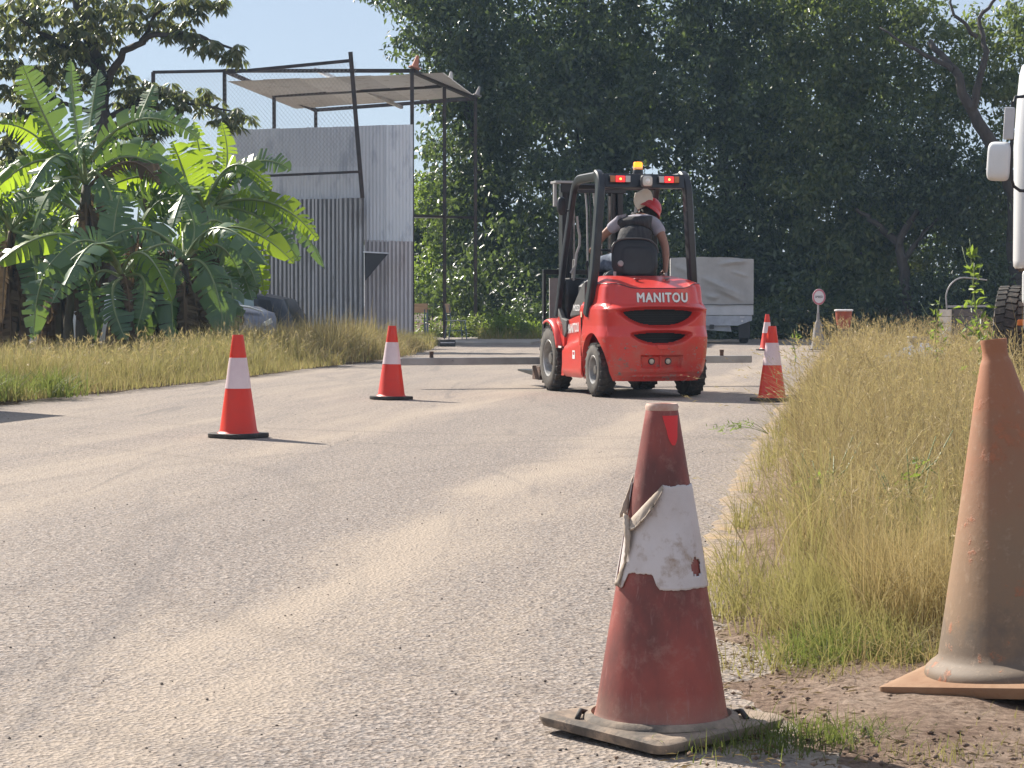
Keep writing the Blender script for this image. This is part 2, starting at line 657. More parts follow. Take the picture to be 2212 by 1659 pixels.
# ================================================================== traffic cones
M_RED = mat('cone_red', (0.74, 0.035, 0.012), 0.42, col2=(0.66, 0.04, 0.018), nscale=5, bump=(40, 0.05), dust=((0.62, 0.20, 0.13), 0.62, 0.85))
M_BAND = mat('cone_band', (0.78, 0.62, 0.62), 0.35, col2=(0.70, 0.52, 0.54), nscale=4, dust=((0.6, 0.5, 0.45), 0.62, 0.8))
M_RUBBER = mat('rubber', (0.028, 0.026, 0.025), 0.75, col2=(0.06, 0.052, 0.046), nscale=9, dust=((0.22, 0.18, 0.14), 0.55, 0.8))

def cone_r(z):
    return 0.134 + (0.037 - 0.134) * (z / 0.70)

def rounded_plate(half, corner, n_side=10, rot=0.0):
    """outline of a rounded square"""
    pts = []
    for q in range(4):
        a0 = q * math.pi / 2
        cx, cy = (half - corner) * (1 if q in (0, 3) else -1), (half - corner) * (1 if q in (0, 1) else -1)
        for i in range(n_side + 1):
            a = a0 + math.pi / 2 * i / n_side
            pts.append((cx + corner * math.cos(a), cy + corner * math.sin(a)))
    c, s = math.cos(rot), math.sin(rot)
    return [(x * c - y * s, x * s + y * c) for x, y in pts]

def build_road_cone():
    root = empty('traffic_cone')
    b = MB()
    b.lathe([(cone_r(0) + .012, 0.030), (cone_r(0.035) + .004, 0.040), (cone_r(0.05), 0.05), (cone_r(0.32), 0.32), (cone_r(0.332) - .002, 0.334), (cone_r(0.545) - .002, 0.545),
             (cone_r(0.555), 0.555), (cone_r(0.69), 0.69), (0.036, 0.70), (0.029, 0.70), (0.028, 0.55), (0.0, 0.55)], 40)
    b.obj('body', M_RED, root, sm=50)
    w = MB()
    w.lathe([(cone_r(0.335) - .002, 0.335), (cone_r(0.335) + .0016, 0.336), (cone_r(0.544) + .0016, 0.543), (cone_r(0.544) - .002, 0.544)], 40, closed=True)
    w.obj('reflective_sleeve', M_BAND, root, sm=50)
    p = MB()
    p.prism(rounded_plate(0.165, 0.06, 3), 0.0, 0.032, 'z')
    p.obj('base', M_RUBBER, root, bevel=0.006, sm=40)
    return root

cone0 = build_road_cone()
spots = [  # picture position of the base centre, distance, yaw, label
    (514, 14.45, 0.86, 'nearest bright red and white road cone on the open asphalt, left of the forklift'),
    (845, 20.15, 0.80, 'red and white road cone standing in front of the steel beam end'),
    (1668, 19.85, 0.7, 'bright red and white road cone at the yellow kerb, grass stems across it'),
    (1656, 40.8, 0.5, 'farthest red and white road cone, small, seen just behind the kerb cone'),
]
for i, (xd, D, rz, lab) in enumerate(spots):
    c = cone0 if i == 0 else copy_tree(cone0)
    X = (xd - 1106) / FD * D
    c.location = (X, D, 0.002)
    c.rotation_euler = (0, R(1.2 * (i % 2)), rz)
    tag(c, lab, 'traffic cone', 'red and white road cones marking the course')

# ---- the worn cone in front with a torn white sleeve
def worn_red_mat():
    m, nt, nd, ln, p = new_mat('faded_maroon_rubber')
    n = noise(nd, ln, 5.0, 6, 0.62, sc3=(1, 1, 0.55))
    r = ramp(nd, [(0.36, (0.13, 0.042, 0.034)), (0.52, (0.27, 0.062, 0.047)), (0.66, (0.37, 0.078, 0.055))])
    ln.new(n.outputs[0], r.inputs[0])
    n2 = noise(nd, ln, 22, 8, 0.75)
    r2 = ramp(nd, [(0.52, (0, 0, 0)), (0.8, (0.6, 0.6, 0.6))])
    ln.new(n2.outputs[0], r2.inputs[0])
    c = mixc(nd, ln, r.outputs[0], (0.42, 0.24, 0.19), r2.outputs[0])
    ns = noise(nd, ln, 10, 4, 0.6, sc3=(14, 14, 0.5))
    rs = ramp(nd, [(0.62, (0, 0, 0)), (0.72, (0.35, 0.35, 0.35))])
    ln.new(ns.outputs[0], rs.inputs[0])
    c = mixc(nd, ln, c, (0.40, 0.22, 0.2), rs.outputs[0])
    # sand splashed on the foot
    tc = nd.new('ShaderNodeTexCoord')
    sx = nd.new('ShaderNodeSeparateXYZ')
    ln.new(tc.outputs['Object'], sx.inputs[0])
    mr = nd.new('ShaderNodeMapRange')
    mr.inputs[1].default_value = 0.02
    mr.inputs[2].default_value = 0.10
    mr.inputs[3].default_value = 0.7
    mr.inputs[4].default_value = 0.0
    ln.new(sx.outputs[2], mr.inputs[0])
    md = nd.new('ShaderNodeMath')
    md.operation = 'MULTIPLY'
    ln.new(mr.outputs[0], md.inputs[0])
    ln.new(n2.outputs[0], md.inputs[1])
    c = mixc(nd, ln, c, (0.45, 0.32, 0.23), md.outputs[0])
    ln.new(c, p.inputs['Base Color'])
    p.inputs['Roughness'].default_value = 0.55
    b = nd.new('ShaderNodeBump')
    b.inputs['Strength'].default_value = 0.25
    b.inputs['Distance'].default_value = 0.004
    ln.new(n2.outputs[0], b.inputs['Height'])
    ln.new(b.outputs[0], p.inputs['Normal'])
    return m
M_WORN = worn_red_mat()
M_SLEEVE = mat('dirty_white_sleeve', (0.66, 0.60, 0.58), 0.5, col2=(0.56, 0.49, 0.46), nscale=7, dust=((0.38, 0.28, 0.21), 0.54, 0.70), bump=(30, 0.15))
M_SLEEVEBACK = mat('sleeve_backing', (0.50, 0.42, 0.34), 0.75, col2=(0.34, 0.26, 0.19), nscale=18, dust=((0.2, 0.14, 0.1), 0.6, 0.7))
M_DUSTRUB = mat('dusty_rubber', (0.10, 0.085, 0.072), 0.85, col2=(0.30, 0.23, 0.17), nscale=7, lo=0.38, hi=0.6, dust=((0.40, 0.30, 0.22), 0.5, 0.68), bump=(26, 0.5))
M_BRIGHT = mat('unfaded_red', (0.72, 0.03, 0.03), 0.5)

pb = U(1428, 1586, 4.50)
torn = empty('torn_cone', (pb.x, 4.50, 0.008), 0.0)
tag(torn, 'large faded maroon cone with torn white sleeve on black base, nearest the camera', 'traffic cone')
def tr(z):       # radius of the worn cone
    return float(np.interp(z, [0.0, 0.03, 0.05, 0.20, 0.45, 0.69], [0.150, 0.143, 0.139, 0.115, 0.0735, 0.0335]))
b = MB()
prof = [(0.150, 0.026), (tr(0.03), 0.034)] + [(tr(z), z) for z in np.linspace(0.045, 0.685, 22)] + [(0.031, 0.693), (0.026, 0.690), (0.024, 0.5), (0, 0.5)]
b.lathe(prof, 64)
b.obj('body', M_WORN, torn, sm=60)
rim = MB()
rim.lathe([(0.0345, 0.684), (0.036, 0.692), (0.0325, 0.6985), (0.027, 0.697), (0.026, 0.688)], 40, closed=True)
rim.obj('rim', mat('pale_rim', (0.60, 0.45, 0.36), 0.6, col2=(0.45, 0.2, 0.15), nscale=20), torn, sm=60)
# bright patch where a label came off, towards the camera and right
pt = MB()
rows = []
for i in range(9):
    z = 0.612 + 0.062 * i / 8
    row = []
    for j in range(9):
        wv = 0.22 * (1 - 0.75 * max(0, (0.640 - z) / 0.028) ** 2) if z < 0.640 else 0.22 + 0.18 * (z - 0.64) / 0.034
        th = R(-62) + (j / 8 - 0.5) * 2 * wv * 1.35
        rr = tr(z) + 0.0012
        row.append((rr * math.cos(th), rr * math.sin(th), z))
    rows.append(row)
pt.grid(rows)
pt.obj('paint_patch', M_BRIGHT, torn, sm=180)
# sleeve: edges torn; seam opens on the left of the camera side
rs = random.Random(3)
NT, NZ = 150, 44
def jag(x, s):
    return float(vnoise(x, s, 9.0, s) - 0.5) * 0.012 + float(vnoise(x, s, 31.0, s + 3) - 0.5) * 0.006
rows = []
keep = np.ones((NZ - 1, NT - 1), bool)
TH0, TH1 = R(-166), R(183)
for i in range(NZ):
    v_ = i / (NZ - 1)
    row = []
    for j in range(NT):
        th = TH0 + (TH1 - TH0) * j / (NT - 1)
        d = math.degrees(th)
        zt = 0.528 + 0.35 * jag(th, 2)
        zb = 0.312 + 0.25 * jag(th, 7)
        if d < -92:                       # the ripped corner, top left
            t = (-92 - d) / 74
            zt = 0.525 - 0.085 * min(1, t * 1.1) + jag(th, 2)
        if -150 < d < -98:                # the bite out of the lower edge
            t = math.sin((d + 150) / 52 * math.pi)
            zb = 0.315 + 0.030 * min(1, t * 2.2) + 0.6 * jag(th, 4)
        z = zb + (zt - zb) * v_
        rr = tr(z) + 0.0022 + 0.002 * math.sin(9 * th + 20 * z) * 0.3
        row.append((rr * math.cos(th), rr * math.sin(th), z))
    rows.append(row)
rows = np.array(rows)
for i in range(NZ - 1):
    for j in range(NT - 1):
        c = rows[i:i + 2, j:j + 2].mean((0, 1))
        th = math.degrees(math.atan2(c[1], c[0]))
        e = ((th + 41) / 9.5) ** 2 + ((c[2] - 0.357) / 0.020) ** 2 + (vnoise(th, c[2] * 300, 0.5, 4) - 0.5) * 0.8
        if e < 1:
            keep[i, j] = False
sv = MB()
sv.grid(rows, keep=keep)
sv.obj('white_sleeve', M_SLEEVE, torn, sm=180, solid=0.0022)
# the ripped corner curls over and a strip of it hangs down the seam
fl = MB()
rows = []
for i in range(16):
    t = i / 15
    d = R(-92 - 62 * t)
    z0 = 0.525 - 0.080 * t
    row = []
    for j in range(7):
        u = j / 6
        curl = u * 3.6
        out = 0.004 + 0.013 * math.sin(min(curl, 3.14) * 0.5) * (0.4 + 0.8 * math.sin(t * 3.0)) + 0.006 * rs.random() * u
        dz = -0.030 * (1 - math.cos(curl)) * 0.5 * (0.35 + math.sin(t * 2.8)) + 0.004 * rs.random() * u
        rr = tr(z0) + out
        row.append((rr * math.cos(d), rr * math.sin(d), z0 + dz + 0.005))
    rows.append(row)
fl.grid(rows)
fl.obj('torn_flap', M_SLEEVEBACK, torn, sm=180, solid=0.002)
fs = MB()
rows = []
for i in range(24):
    t = i / 23
    z = 0.462 - 0.150 * t
    d0 = R(-154 + 8 * math.sin(4 * t))
    row = []
    for j in range(5):
        u = j / 4
        rr = tr(z) + 0.004 + 0.016 * math.sin(u * 2.6) * (0.5 + 0.5 * math.sin(5 * t + 1)) + 0.004 * rs.random()
        d = d0 + (u - 0.5) * 0.16 * (1 + 0.5 * math.sin(7 * t))
        row.append((rr * math.cos(d), rr * math.sin(d), z + 0.006 * math.sin(u * 3)))
    rows.append(row)
fs.grid(rows)
fs.obj('hanging_strip', M_SLEEVEBACK, torn, sm=180, solid=0.002)
fb = MB()
rows = []
for i in range(10):
    t = i / 9
    z = 0.545 - 0.085 * t
    row = []
    for j in range(4):
        u = j / 3
        d = R(178 + 12 * t) - u * 0.05
        rr = tr(z) + 0.003 + (0.016 * t) * (1 - u) + 0.004 * rs.random() * t
        row.append((rr * math.cos(d), rr * math.sin(d), z - 0.004 * rs.random()))
    rows.append(row)
fb.grid(rows)
fb.obj('torn_flap', M_SLEEVEBACK, torn, sm=180, solid=0.0025)
# base: rounded square of recycled rubber, corners curling, a split in the front edge
def worn_base(half, corner, rot, th, warp, nring=9, inner=0.14, split=None):
    ol = rounded_plate(half, corner, 12, rot)
    n = len(ol)
    mb = MB()
    V = []
    for k in range(nring):
        t = k / (nring - 1)
        for (x, y) in ol:
            a = math.atan2(y, x)
            ix, iy = inner * math.cos(a), inner * math.sin(a)
            px, py = ix + (x - ix) * t, iy + (y - iy) * t
            j = 0.004 * (float(vnoise(px, py, 30, 3)) - 0.5)
            V.append((px, py, th + warp(px, py) + j - 0.006 * smooth(0.92, 1.0, t) - 0.003))
    for (x, y) in ol:
        V.append((x * 1.0, y * 1.0, th * 0.45 + warp(x, y)))
    for (x, y) in ol:
        V.append((x * 0.975, y * 0.975, warp(x, y) + 0.001))
    for (x, y) in ol:
        a = math.atan2(y, x)
        V.append((inner * math.cos(a), inner * math.sin(a), 0.001))
    F = []
    for k in range(nring + 2):
        for i in range(n):
            i2 = (i + 1) % n
            if split is not None and k >= nring - 4 and i == split:
                continue
            F.append((k * n + i, k * n + i2, (k + 1) * n + i2, (k + 1) * n + i))
    mb.add(V, F)
    return mb
wb = worn_base(0.193, 0.030, R(41), 0.030, lambda x, y: 0.012 * max(0, (x - 0.12) / 0.15) ** 2 + 0.010 * max(0, (-x - 0.14) / 0.13) ** 2, split=None)
wb.obj('base', M_DUSTRUB, torn, sm=45)
lip = MB()
lip.lathe([(0.139, 0.024), (0.150, 0.040), (0.163, 0.037), (0.168, 0.028), (0.160, 0.024)], 56, closed=True)
lip.obj('base_collar', M_DUSTRUB, torn, sm=60)
for sgn in (-1, 1):
    lug = MB()
    lug.tube([(sgn * 0.150, 0.03, 0.030), (sgn * 0.172, 0.005, 0.040), (sgn * 0.180, -0.03, 0.030)], 0.006, 8)
    lug.obj('locking_lug', M_RUBBER, torn, sm=180)

# ---- the tall dusty terracotta cone on the right, leaning
def terracotta_mat():
    m, nt, nd, ln, p = new_mat('weathered_terracotta_rubber')
    tc = nd.new('ShaderNodeTexCoord')
    sx = nd.new('ShaderNodeSeparateXYZ')
    ln.new(tc.outputs['Object'], sx.inputs[0])
    n = noise(nd, ln, 4.5, 7, 0.65)
    ad = nd.new('ShaderNodeMath')
    ad.operation = 'MULTIPLY_ADD'
    ln.new(n.outputs[0], ad.inputs[0])
    ad.inputs[1].default_value = 0.75
    ln.new(sx.outputs[2], ad.inputs[2])
    r = ramp(nd, [(0.44, (0.17, 0.125, 0.088)), (0.52, (0.25, 0.165, 0.10)), (0.72, (0.29, 0.175, 0.10)), (0.92, (0.31, 0.155, 0.085)), (1.0, (0.36, 0.15, 0.075))])
    ln.new(ad.outputs[0], r.inputs[0])
    n2 = noise(nd, ln, 9, 8, 0.72)
    r2 = ramp(nd, [(0.58, (0, 0, 0)), (0.62, (0.7, 0.7, 0.7))])
    ln.new(n2.outputs[0], r2.inputs[0])
    c = mixc(nd, ln, r.outputs[0], (0.42, 0.15, 0.07), r2.outputs[0])
    n3 = noise(nd, ln, 40, 6, 0.7)
    r3 = ramp(nd, [(0.56, (0, 0, 0)), (0.75, (0.4, 0.4, 0.4))])
    ln.new(n3.outputs[0], r3.inputs[0])
    c = mixc(nd, ln, c, (0.50, 0.36, 0.25), r3.outputs[0])
    ln.new(c, p.inputs['Base Color'])
    p.inputs['Roughness'].default_value = 0.7
    b = nd.new('ShaderNodeBump')
    b.inputs['Strength'].default_value = 0.4
    b.inputs['Distance'].default_value = 0.005
    ln.new(r2.outputs[0], b.inputs['Height'])
    b2 = nd.new('ShaderNodeBump')
    b2.inputs['Strength'].default_value = 0.25
    b2.inputs['Distance'].default_value = 0.004
    ln.new(n3.outputs[0], b2.inputs['Height'])
    ln.new(b.outputs[0], b2.inputs['Normal'])
    ln.new(b2.outputs[0], p.inputs['Normal'])
    return m
M_TERRA = terracotta_mat()
M_TERRAB = mat('dusty_terracotta_base', (0.28, 0.155, 0.085), 0.85, col2=(0.36, 0.23, 0.14), nscale=6, dust=((0.22, 0.11, 0.06), 0.6, 0.75), bump=(25, 0.3))
tall = empty('tall_cone', (1.203, 4.905, 0.050), rot=(R(-2), R(-6.0), R(8)))
tag(tall, 'tall leaning terracotta cone caked in dust at the right edge of the grass', 'traffic cone')
b = MB()
b.lathe([(0.236, 0.018), (0.238, 0.030), (0.234, 0.042), (0.224, 0.051), (0.212, 0.058), (0.202, 0.066), (0.1975, 0.085), (0.120, 0.395), (0.060, 0.645), (0.0375, 0.730), (0.034, 0.740), (0.0302, 0.748), (0.0288, 0.763),
         (0.0305, 0.782), (0.0300, 0.790), (0.026, 0.790), (0.024, 0.784), (0.022, 0.6), (0, 0.6)], 64)
b.obj('body', M_TERRA, tall, sm=60)
wb = worn_base(0.262, 0.02, R(-43), 0.034, lambda x, y: 0.004 * math.sin(9 * x + 3 * y), inner=0.2)
wb.obj('base', M_TERRAB, tall, sm=45)
# ================================================================== forklift
M_FRED = mat('forklift_red', (0.70, 0.050, 0.036), 0.34, col2=(0.60, 0.048, 0.036), nscale=2.5, coat=0.2, dust=((0.46, 0.16, 0.12), 0.66, 0.9))
M_BLK = mat('black_paint', (0.018, 0.019, 0.022), 0.42, col2=(0.03, 0.03, 0.033), nscale=6, dust=((0.12, 0.11, 0.10), 0.66, 0.9))
M_DGREY = mat('dark_grey_plastic', (0.085, 0.082, 0.080), 0.55, col2=(0.11, 0.105, 0.10), nscale=5, bump=(120, 0.1, 0.002))
M_CHAR = mat('charcoal_frame', (0.024, 0.026, 0.031), 0.36, col2=(0.034, 0.036, 0.041), nscale=6, dust=((0.16, 0.15, 0.14), 0.66, 0.9))
M_TYRE = mat('tyre_rubber', (0.030, 0.029, 0.028), 0.8, col2=(0.055, 0.050, 0.045), nscale=7, dust=((0.17, 0.14, 0.115), 0.5, 0.75), bump=(60, 0.2))
M_TYREW = mat('dusty_sidewall', (0.065, 0.058, 0.052), 0.85, col2=(0.12, 0.105, 0.09), nscale=10, dust=((0.045, 0.04, 0.037), 0.55, 0.7))
M_RIM = mat('rim_grey', (0.42, 0.41, 0.40), 0.4, 0.3, col2=(0.28, 0.26, 0.24), nscale=8, dust=((0.14, 0.10, 0.07), 0.6, 0.75))
M_HUB = mat('dark_hub', (0.10, 0.095, 0.09), 0.55, 0.2, col2=(0.16, 0.14, 0.12), nscale=14)
M_WHT = mat('white_print', (0.80, 0.78, 0.76), 0.5)
M_STEEL = mat('worn_steel', (0.33, 0.31, 0.29), 0.45, 0.75, col2=(0.16, 0.12, 0.10), nscale=9)
M_HOSE = mat('grey_tube', (0.38, 0.37, 0.36), 0.45)
M_RUSTB = mat('rusty_brown_steel', (0.07, 0.045, 0.035), 0.75, col2=(0.16, 0.08, 0.05), nscale=12, bump=(40, 0.3))
def emit(name, col, st, rough=0.2):
    m, nt, nd, ln, p = new_mat(name)
    p.inputs['Base Color'].default_value = c4(col)
    p.inputs['Emission Color'].default_value = c4(col)
    p.inputs['Emission Strength'].default_value = st
    p.inputs['Roughness'].default_value = rough
    return m
M_TAIL = emit('lit_red_lens', (0.85, 0.03, 0.03), 0.55)
M_TAILHOT = emit('lit_bulb', (1.0, 0.32, 0.06), 2.2)
M_AMBER = emit('lit_amber_lens', (1.0, 0.33, 0.02), 0.9)
M_LENSA = mat('amber_lens', (0.42, 0.16, 0.06), 0.2)
M_LENSW = mat('clear_lens', (0.55, 0.52, 0.5), 0.15)

FK = empty('forklift', (1.315, 20.88, 0.004), R(15))
tag(FK, 'red forklift with black overhead guard driving away, its rear towards the camera', 'forklift')

W_, YB, B_, NE = 0.560, -0.08, 0.44, 3.0
CWZ = [0.15, 0.18, 0.25, 0.34, 0.44, 0.52, 0.59, 0.64, 0.69, 0.74, 0.80, 0.855, 0.885, 0.91, 0.95, 1.02, 1.07, 1.12]
CWO = [-.105, -.085, -.040, -.020, -.010, -.003, 0.0, -.012, -.022, -.022, -.020, -.022, -.040, -.078, -.090, -.100, -.112, -.150]
def cw_off(z):
    return np.interp(z, CWZ, CWO)
def lens(x, z, zt, zd, hw, up, dn):
    """positive inside a lens shaped slot"""
    q = 1 - np.abs(x / hw) ** 2.8
    top = zt + up * q
    bot = zd - dn * q
    return np.where(np.abs(x) < hw, np.minimum(top - z, z - bot), -np.maximum(np.abs(x) - hw, np.abs(z - (zt + zd) / 2)) - 0.0)
def cw_dip(x, z):
    l1 = lens(x, z, 0.836, 0.824, 0.425, 0.026, 0.135)
    l2 = lens(x, z, 0.614, 0.602, 0.300, 0.022, 0.082)
    d = 0.085 * smooth(-0.026, 0.018, l1) + 0.075 * smooth(-0.022, 0.014, l2)
    # lamp recess
    bx = np.minimum(0.215 - 0.10 * np.clip(0.40 - z, 0, 1) - np.abs(x), np.minimum(0.412 - z, z - 0.285))
    d = d + 0.045 * smooth(-0.004, 0.018, bx)
    # soft crest above the upper slot
    d = d - 0.018 * np.exp(-((z - 0.884 + 0.03 * (x / 0.5) ** 2) / 0.018) ** 2) * (np.abs(x) < 0.56)
    d = d - 0.010 * np.exp(-((z - 0.205) / 0.012) ** 2) * (np.abs(x) < 0.30)
    return d, l1, l2
def cw_y(x, z):
    x = np.asarray(x, float)
    return YB - B_ * (1 - np.minimum(np.abs(x / W_), 1) ** NE) ** (1 / NE) - cw_off(z)

# outline from the left side round the rear to the right side
half = [(-W_, y) for y in np.linspace(0.42, YB, 34)[:-1]]
half += [(-W_ * math.cos(a) ** (2 / NE), YB - B_ * math.sin(a) ** (2 / NE)) for a in np.linspace(0.0, math.pi / 2, 70)[:-1]]
path = half + [(0.0, YB - B_)] + [(-x, y) for (x, y) in reversed(half)]
path = np.array(path)
# resample evenly
seg = np.r_[0, np.cumsum(np.hypot(*np.diff(path, axis=0).T))]
NU = 240
tu = np.linspace(0, seg[-1], NU)
path = np.stack([np.interp(tu, seg, path[:, 0]), np.interp(tu, seg, path[:, 1])], 1)
tan = np.gradient(path, axis=0)
tan /= np.linalg.norm(tan, axis=1)[:, None]
nrm = np.stack([tan[:, 1], -tan[:, 0]], 1)
nrm *= np.sign((nrm * (path - np.array([0, 0.4]))).sum(1))[:, None]
NV = 120
def arch_z(x, y):
    """lower edge of the body: clears the rear wheel at the sides"""
    r = 0.345
    yy = y - 0.0
    a = np.where(np.abs(yy) < r, 0.275 + np.sqrt(np.maximum(r * r - yy * yy, 0)), 0.16)
    side = smooth(0.30, 0.50, np.abs(x))
    rearfade = 1 - smooth(-0.345, -0.40, y)
    return 0.16 + (np.maximum(a, 0.16) - 0.16) * side * 1.0
G = np.zeros((NV, NU, 3))
l1s = np.zeros((NV, NU)); l2s = np.zeros((NV, NU))
for j in range(NU):
    x0, y0 = path[j]
    zt = 1.055 + 0.045 * smooth(0.25, 0.52, abs(x0))
    zb = float(arch_z(x0, y0))
    z = zb + (zt - zb) * np.linspace(0, 1, NV)
    o = cw_off(z)
    rear = float(smooth(0.15, 0.6, -nrm[j, 1]))
    d, l1, l2 = cw_dip(np.full(NV, x0), z)
    o = o * (0.55 + 0.45 * rear) - d * rear
    G[:, j, 0] = x0 + nrm[j, 0] * o
    G[:, j, 1] = y0 + nrm[j, 1] * o
    G[:, j, 2] = z
    l1s[:, j] = np.where(rear > 0.5, l1, -1)
    l2s[:, j] = np.where(rear > 0.5, l2, -1)
hole = (l1s > 0.008) | (l2s > 0.006)
keep = ~(hole[:-1, :-1] & hole[1:, :-1] & hole[:-1, 1:] & hole[1:, 1:])
def scuffed_red():
    m, nt, nd, ln, p = new_mat('scuffed_forklift_red')
    n = noise(nd, ln, 2.5, 5, 0.6)
    r = ramp(nd, [(0.35, (0.70, 0.050, 0.036)), (0.65, (0.58, 0.048, 0.037))])
    ln.new(n.outputs[0], r.inputs[0])
    n2 = noise(nd, ln, 7, 9, 0.75, sc3=(1, 1, 2.2))
    r2 = ramp(nd, [(0.57, (0, 0, 0)), (0.61, (1, 1, 1))])
    ln.new(n2.outputs[0], r2.inputs[0])
    tc = nd.new('ShaderNodeTexCoord')
    sx = nd.new('ShaderNodeSeparateXYZ')
    ln.new(tc.outputs['Object'], sx.inputs[0])
    mr = nd.new('ShaderNodeMapRange')
    mr.inputs[1].default_value = 0.62
    mr.inputs[2].default_value = 0.45
    ln.new(sx.outputs[2], mr.inputs[0])
    f = nd.new('ShaderNodeMath')
    f.operation = 'MULTIPLY'
    ln.new(r2.outputs[0], f.inputs[0])
    ln.new(mr.outputs[0], f.inputs[1])
    n3 = noise(nd, ln, 3.3, 2, 0.5)
    sc = mixc(nd, ln, (0.55, 0.36, 0.30), (0.06, 0.04, 0.04), n3.outputs[0])
    # road dust thrown up on the lower body
    nd4 = noise(nd, ln, 5.0, 8, 0.72)
    r4 = ramp(nd, [(0.42, (0, 0, 0)), (0.75, (0.55, 0.55, 0.55))])
    ln.new(nd4.outputs[0], r4.inputs[0])
    f4 = nd.new('ShaderNodeMath')
    f4.operation = 'MULTIPLY'
    ln.new(r4.outputs[0], f4.inputs[0])
    ln.new(mr.outputs[0], f4.inputs[1])
    cb_ = mixc(nd, ln, r.outputs[0], (0.46, 0.24, 0.18), f4.outputs[0])
    c = mixc(nd, ln, cb_, sc, f.outputs[0])
    ln.new(c, p.inputs['Base Color'])
    rr = nd.new('ShaderNodeMapRange')
    rr.inputs[3].default_value = 0.27
    rr.inputs[4].default_value = 0.7
    ln.new(f.outputs[0], rr.inputs[0])
    ln.new(rr.outputs[0], p.inputs['Roughness'])
    p.inputs['Coat Weight'].default_value = 0.15
    p.inputs['Coat Roughness'].default_value = 0.2
    return m
M_SCUFF = scuffed_red()
cw = MB()
cw.grid(G, keep=keep)
# turned-in lower edge
low = G[0]
inn = low.copy(); inn[:, 0] *= 0.90; inn[:, 1] = inn[:, 1] * 0.94 + 0.01
cw.grid(np.stack([inn, low]))
CW = cw.obj('counterweight', M_SCUFF, FK, sm=38)
gr = MB()
for (z0, z1, hw) in ((0.665, 0.885, 0.43), (0.50, 0.655, 0.32)):
    gr.box((0, -0.325, (z0 + z1) / 2), (2 * hw, 0.004, z1 - z0))
gr.obj('radiator_screen', mat('black_mesh_screen', (0.012, 0.013, 0.016), 0.6), CW)
for (z0, z1, hw, ns) in ((0.70, 0.86, 0.38, 7), (0.53, 0.63, 0.26, 4)):
    for k in range(ns):
        sl_ = MB()
        sl_.box((0, -0.34, z0 + (z1 - z0) * (k + .5) / ns), (2 * hw, 0.02, 0.004))
        sl_.obj('screen_slat', M_BLK, CW)
# underside
un = MB()
un.box((0, -0.05, 0.32), (0.56, 0.62, 0.22))
un.obj('axle_housing', M_BLK, FK)
# top deck / engine cover
NT_ = 14
rimline = G[-1]
H = np.zeros((NT_, NU, 3))
for i in range(NT_):
    t = i / (NT_ - 1)
    tx = rimline[:, 0] * 0.62
    ty = np.maximum(0.34, rimline[:, 1])
    e = math.sin(t * math.pi / 2) ** 0.9
    dipc = -0.016 * math.sin(t * math.pi) 
    H[i, :, 0] = rimline[:, 0] + (tx - rimline[:, 0]) * t
    H[i, :, 1] = rimline[:, 1] + (ty - rimline[:, 1]) * t
    H[i, :, 2] = rimline[:, 2] + (1.185 - rimline[:, 2]) * e + dipc * np.exp(-((rimline[:, 0]) / 0.2) ** 2)
hd = MB()
hd.grid(H)
HD = hd.obj('engine_cover', M_FRED, FK, sm=40)
gp_ = MB()
gp_.tube([tuple(p + np.array([0, 0, 0.001])) for p in rimline[::4]], 0.0045, 5)
gp_.obj('panel_gap', M_BLK, CW)
for sgn in (-1, 1):
    g2 = MB()
    g2.box((sgn * 0.553, 0.352, 0.60), (0.012, 0.007, 0.42))
    g2.obj('panel_gap', M_BLK, CW)
for k, x in enumerate((-0.06, -0.02, 0.03, 0.08)):
    hs_ = MB()
    hs_.tube([(x, 1.78, 0.5), (x + 0.01, 1.77, 1.2), (x, 1.78, 1.9), (x - 0.01, 1.80, 2.08)], 0.010, 6)
    hs_.obj('hydraulic_hose', M_BLK if k % 2 else M_HOSE, FK, sm=60)
for (x, z) in ((-0.40, 0.24), (0.40, 0.24), (-0.36, 0.48), (0.36, 0.48)):
    bt_ = MB()
    bt_.lathe([(0.0, 0.006), (0.012, 0.004), (0.013, 0.0)], 8, M=Matrix.Rotation(R(90), 3, 'X'))
    bt_.obj('bolt', M_STEEL, CW, loc=(x, float(cw_y(x, z)) + 0.004, z))
hb = MB()
hb.prism([(-0.40, 0.6), (0.40, 0.6), (0.40, 1.08), (0.33, 1.165), (-0.33, 1.165), (-0.40, 1.08)], 0.30, 0.98, 'y')
hb.obj('seat_deck', M_BLK, FK, bevel=0.02)
for (x, y, z) in ((-0.13, -0.12, 1.135), (0.19, -0.08, 1.142)):
    kn = MB()
    kn.lathe([(0.0, 0.022), (0.030, 0.020), (0.034, 0.012), (0.028, 0.004), (0.014, 0.0), (0.014, -0.02)], 18)
    kn.obj('filler_cap', mat('cap_red' if x < 0 else 'cap_grey', (0.30, 0.05, 0.04) if x < 0 else (0.25, 0.24, 0.23), 0.45), HD, sm=50, loc=(x, y, z))
for (x, z0) in ((-0.20, 1.16), (0.12, 1.16), (0.34, 1.15)):
    br = MB()
    br.box((0, 0, 0.03), (0.03, 0.006, 0.075))
    br.obj('seat_bracket', M_HOSE, HD, loc=(x, 0.37, z0), bevel=0.002)
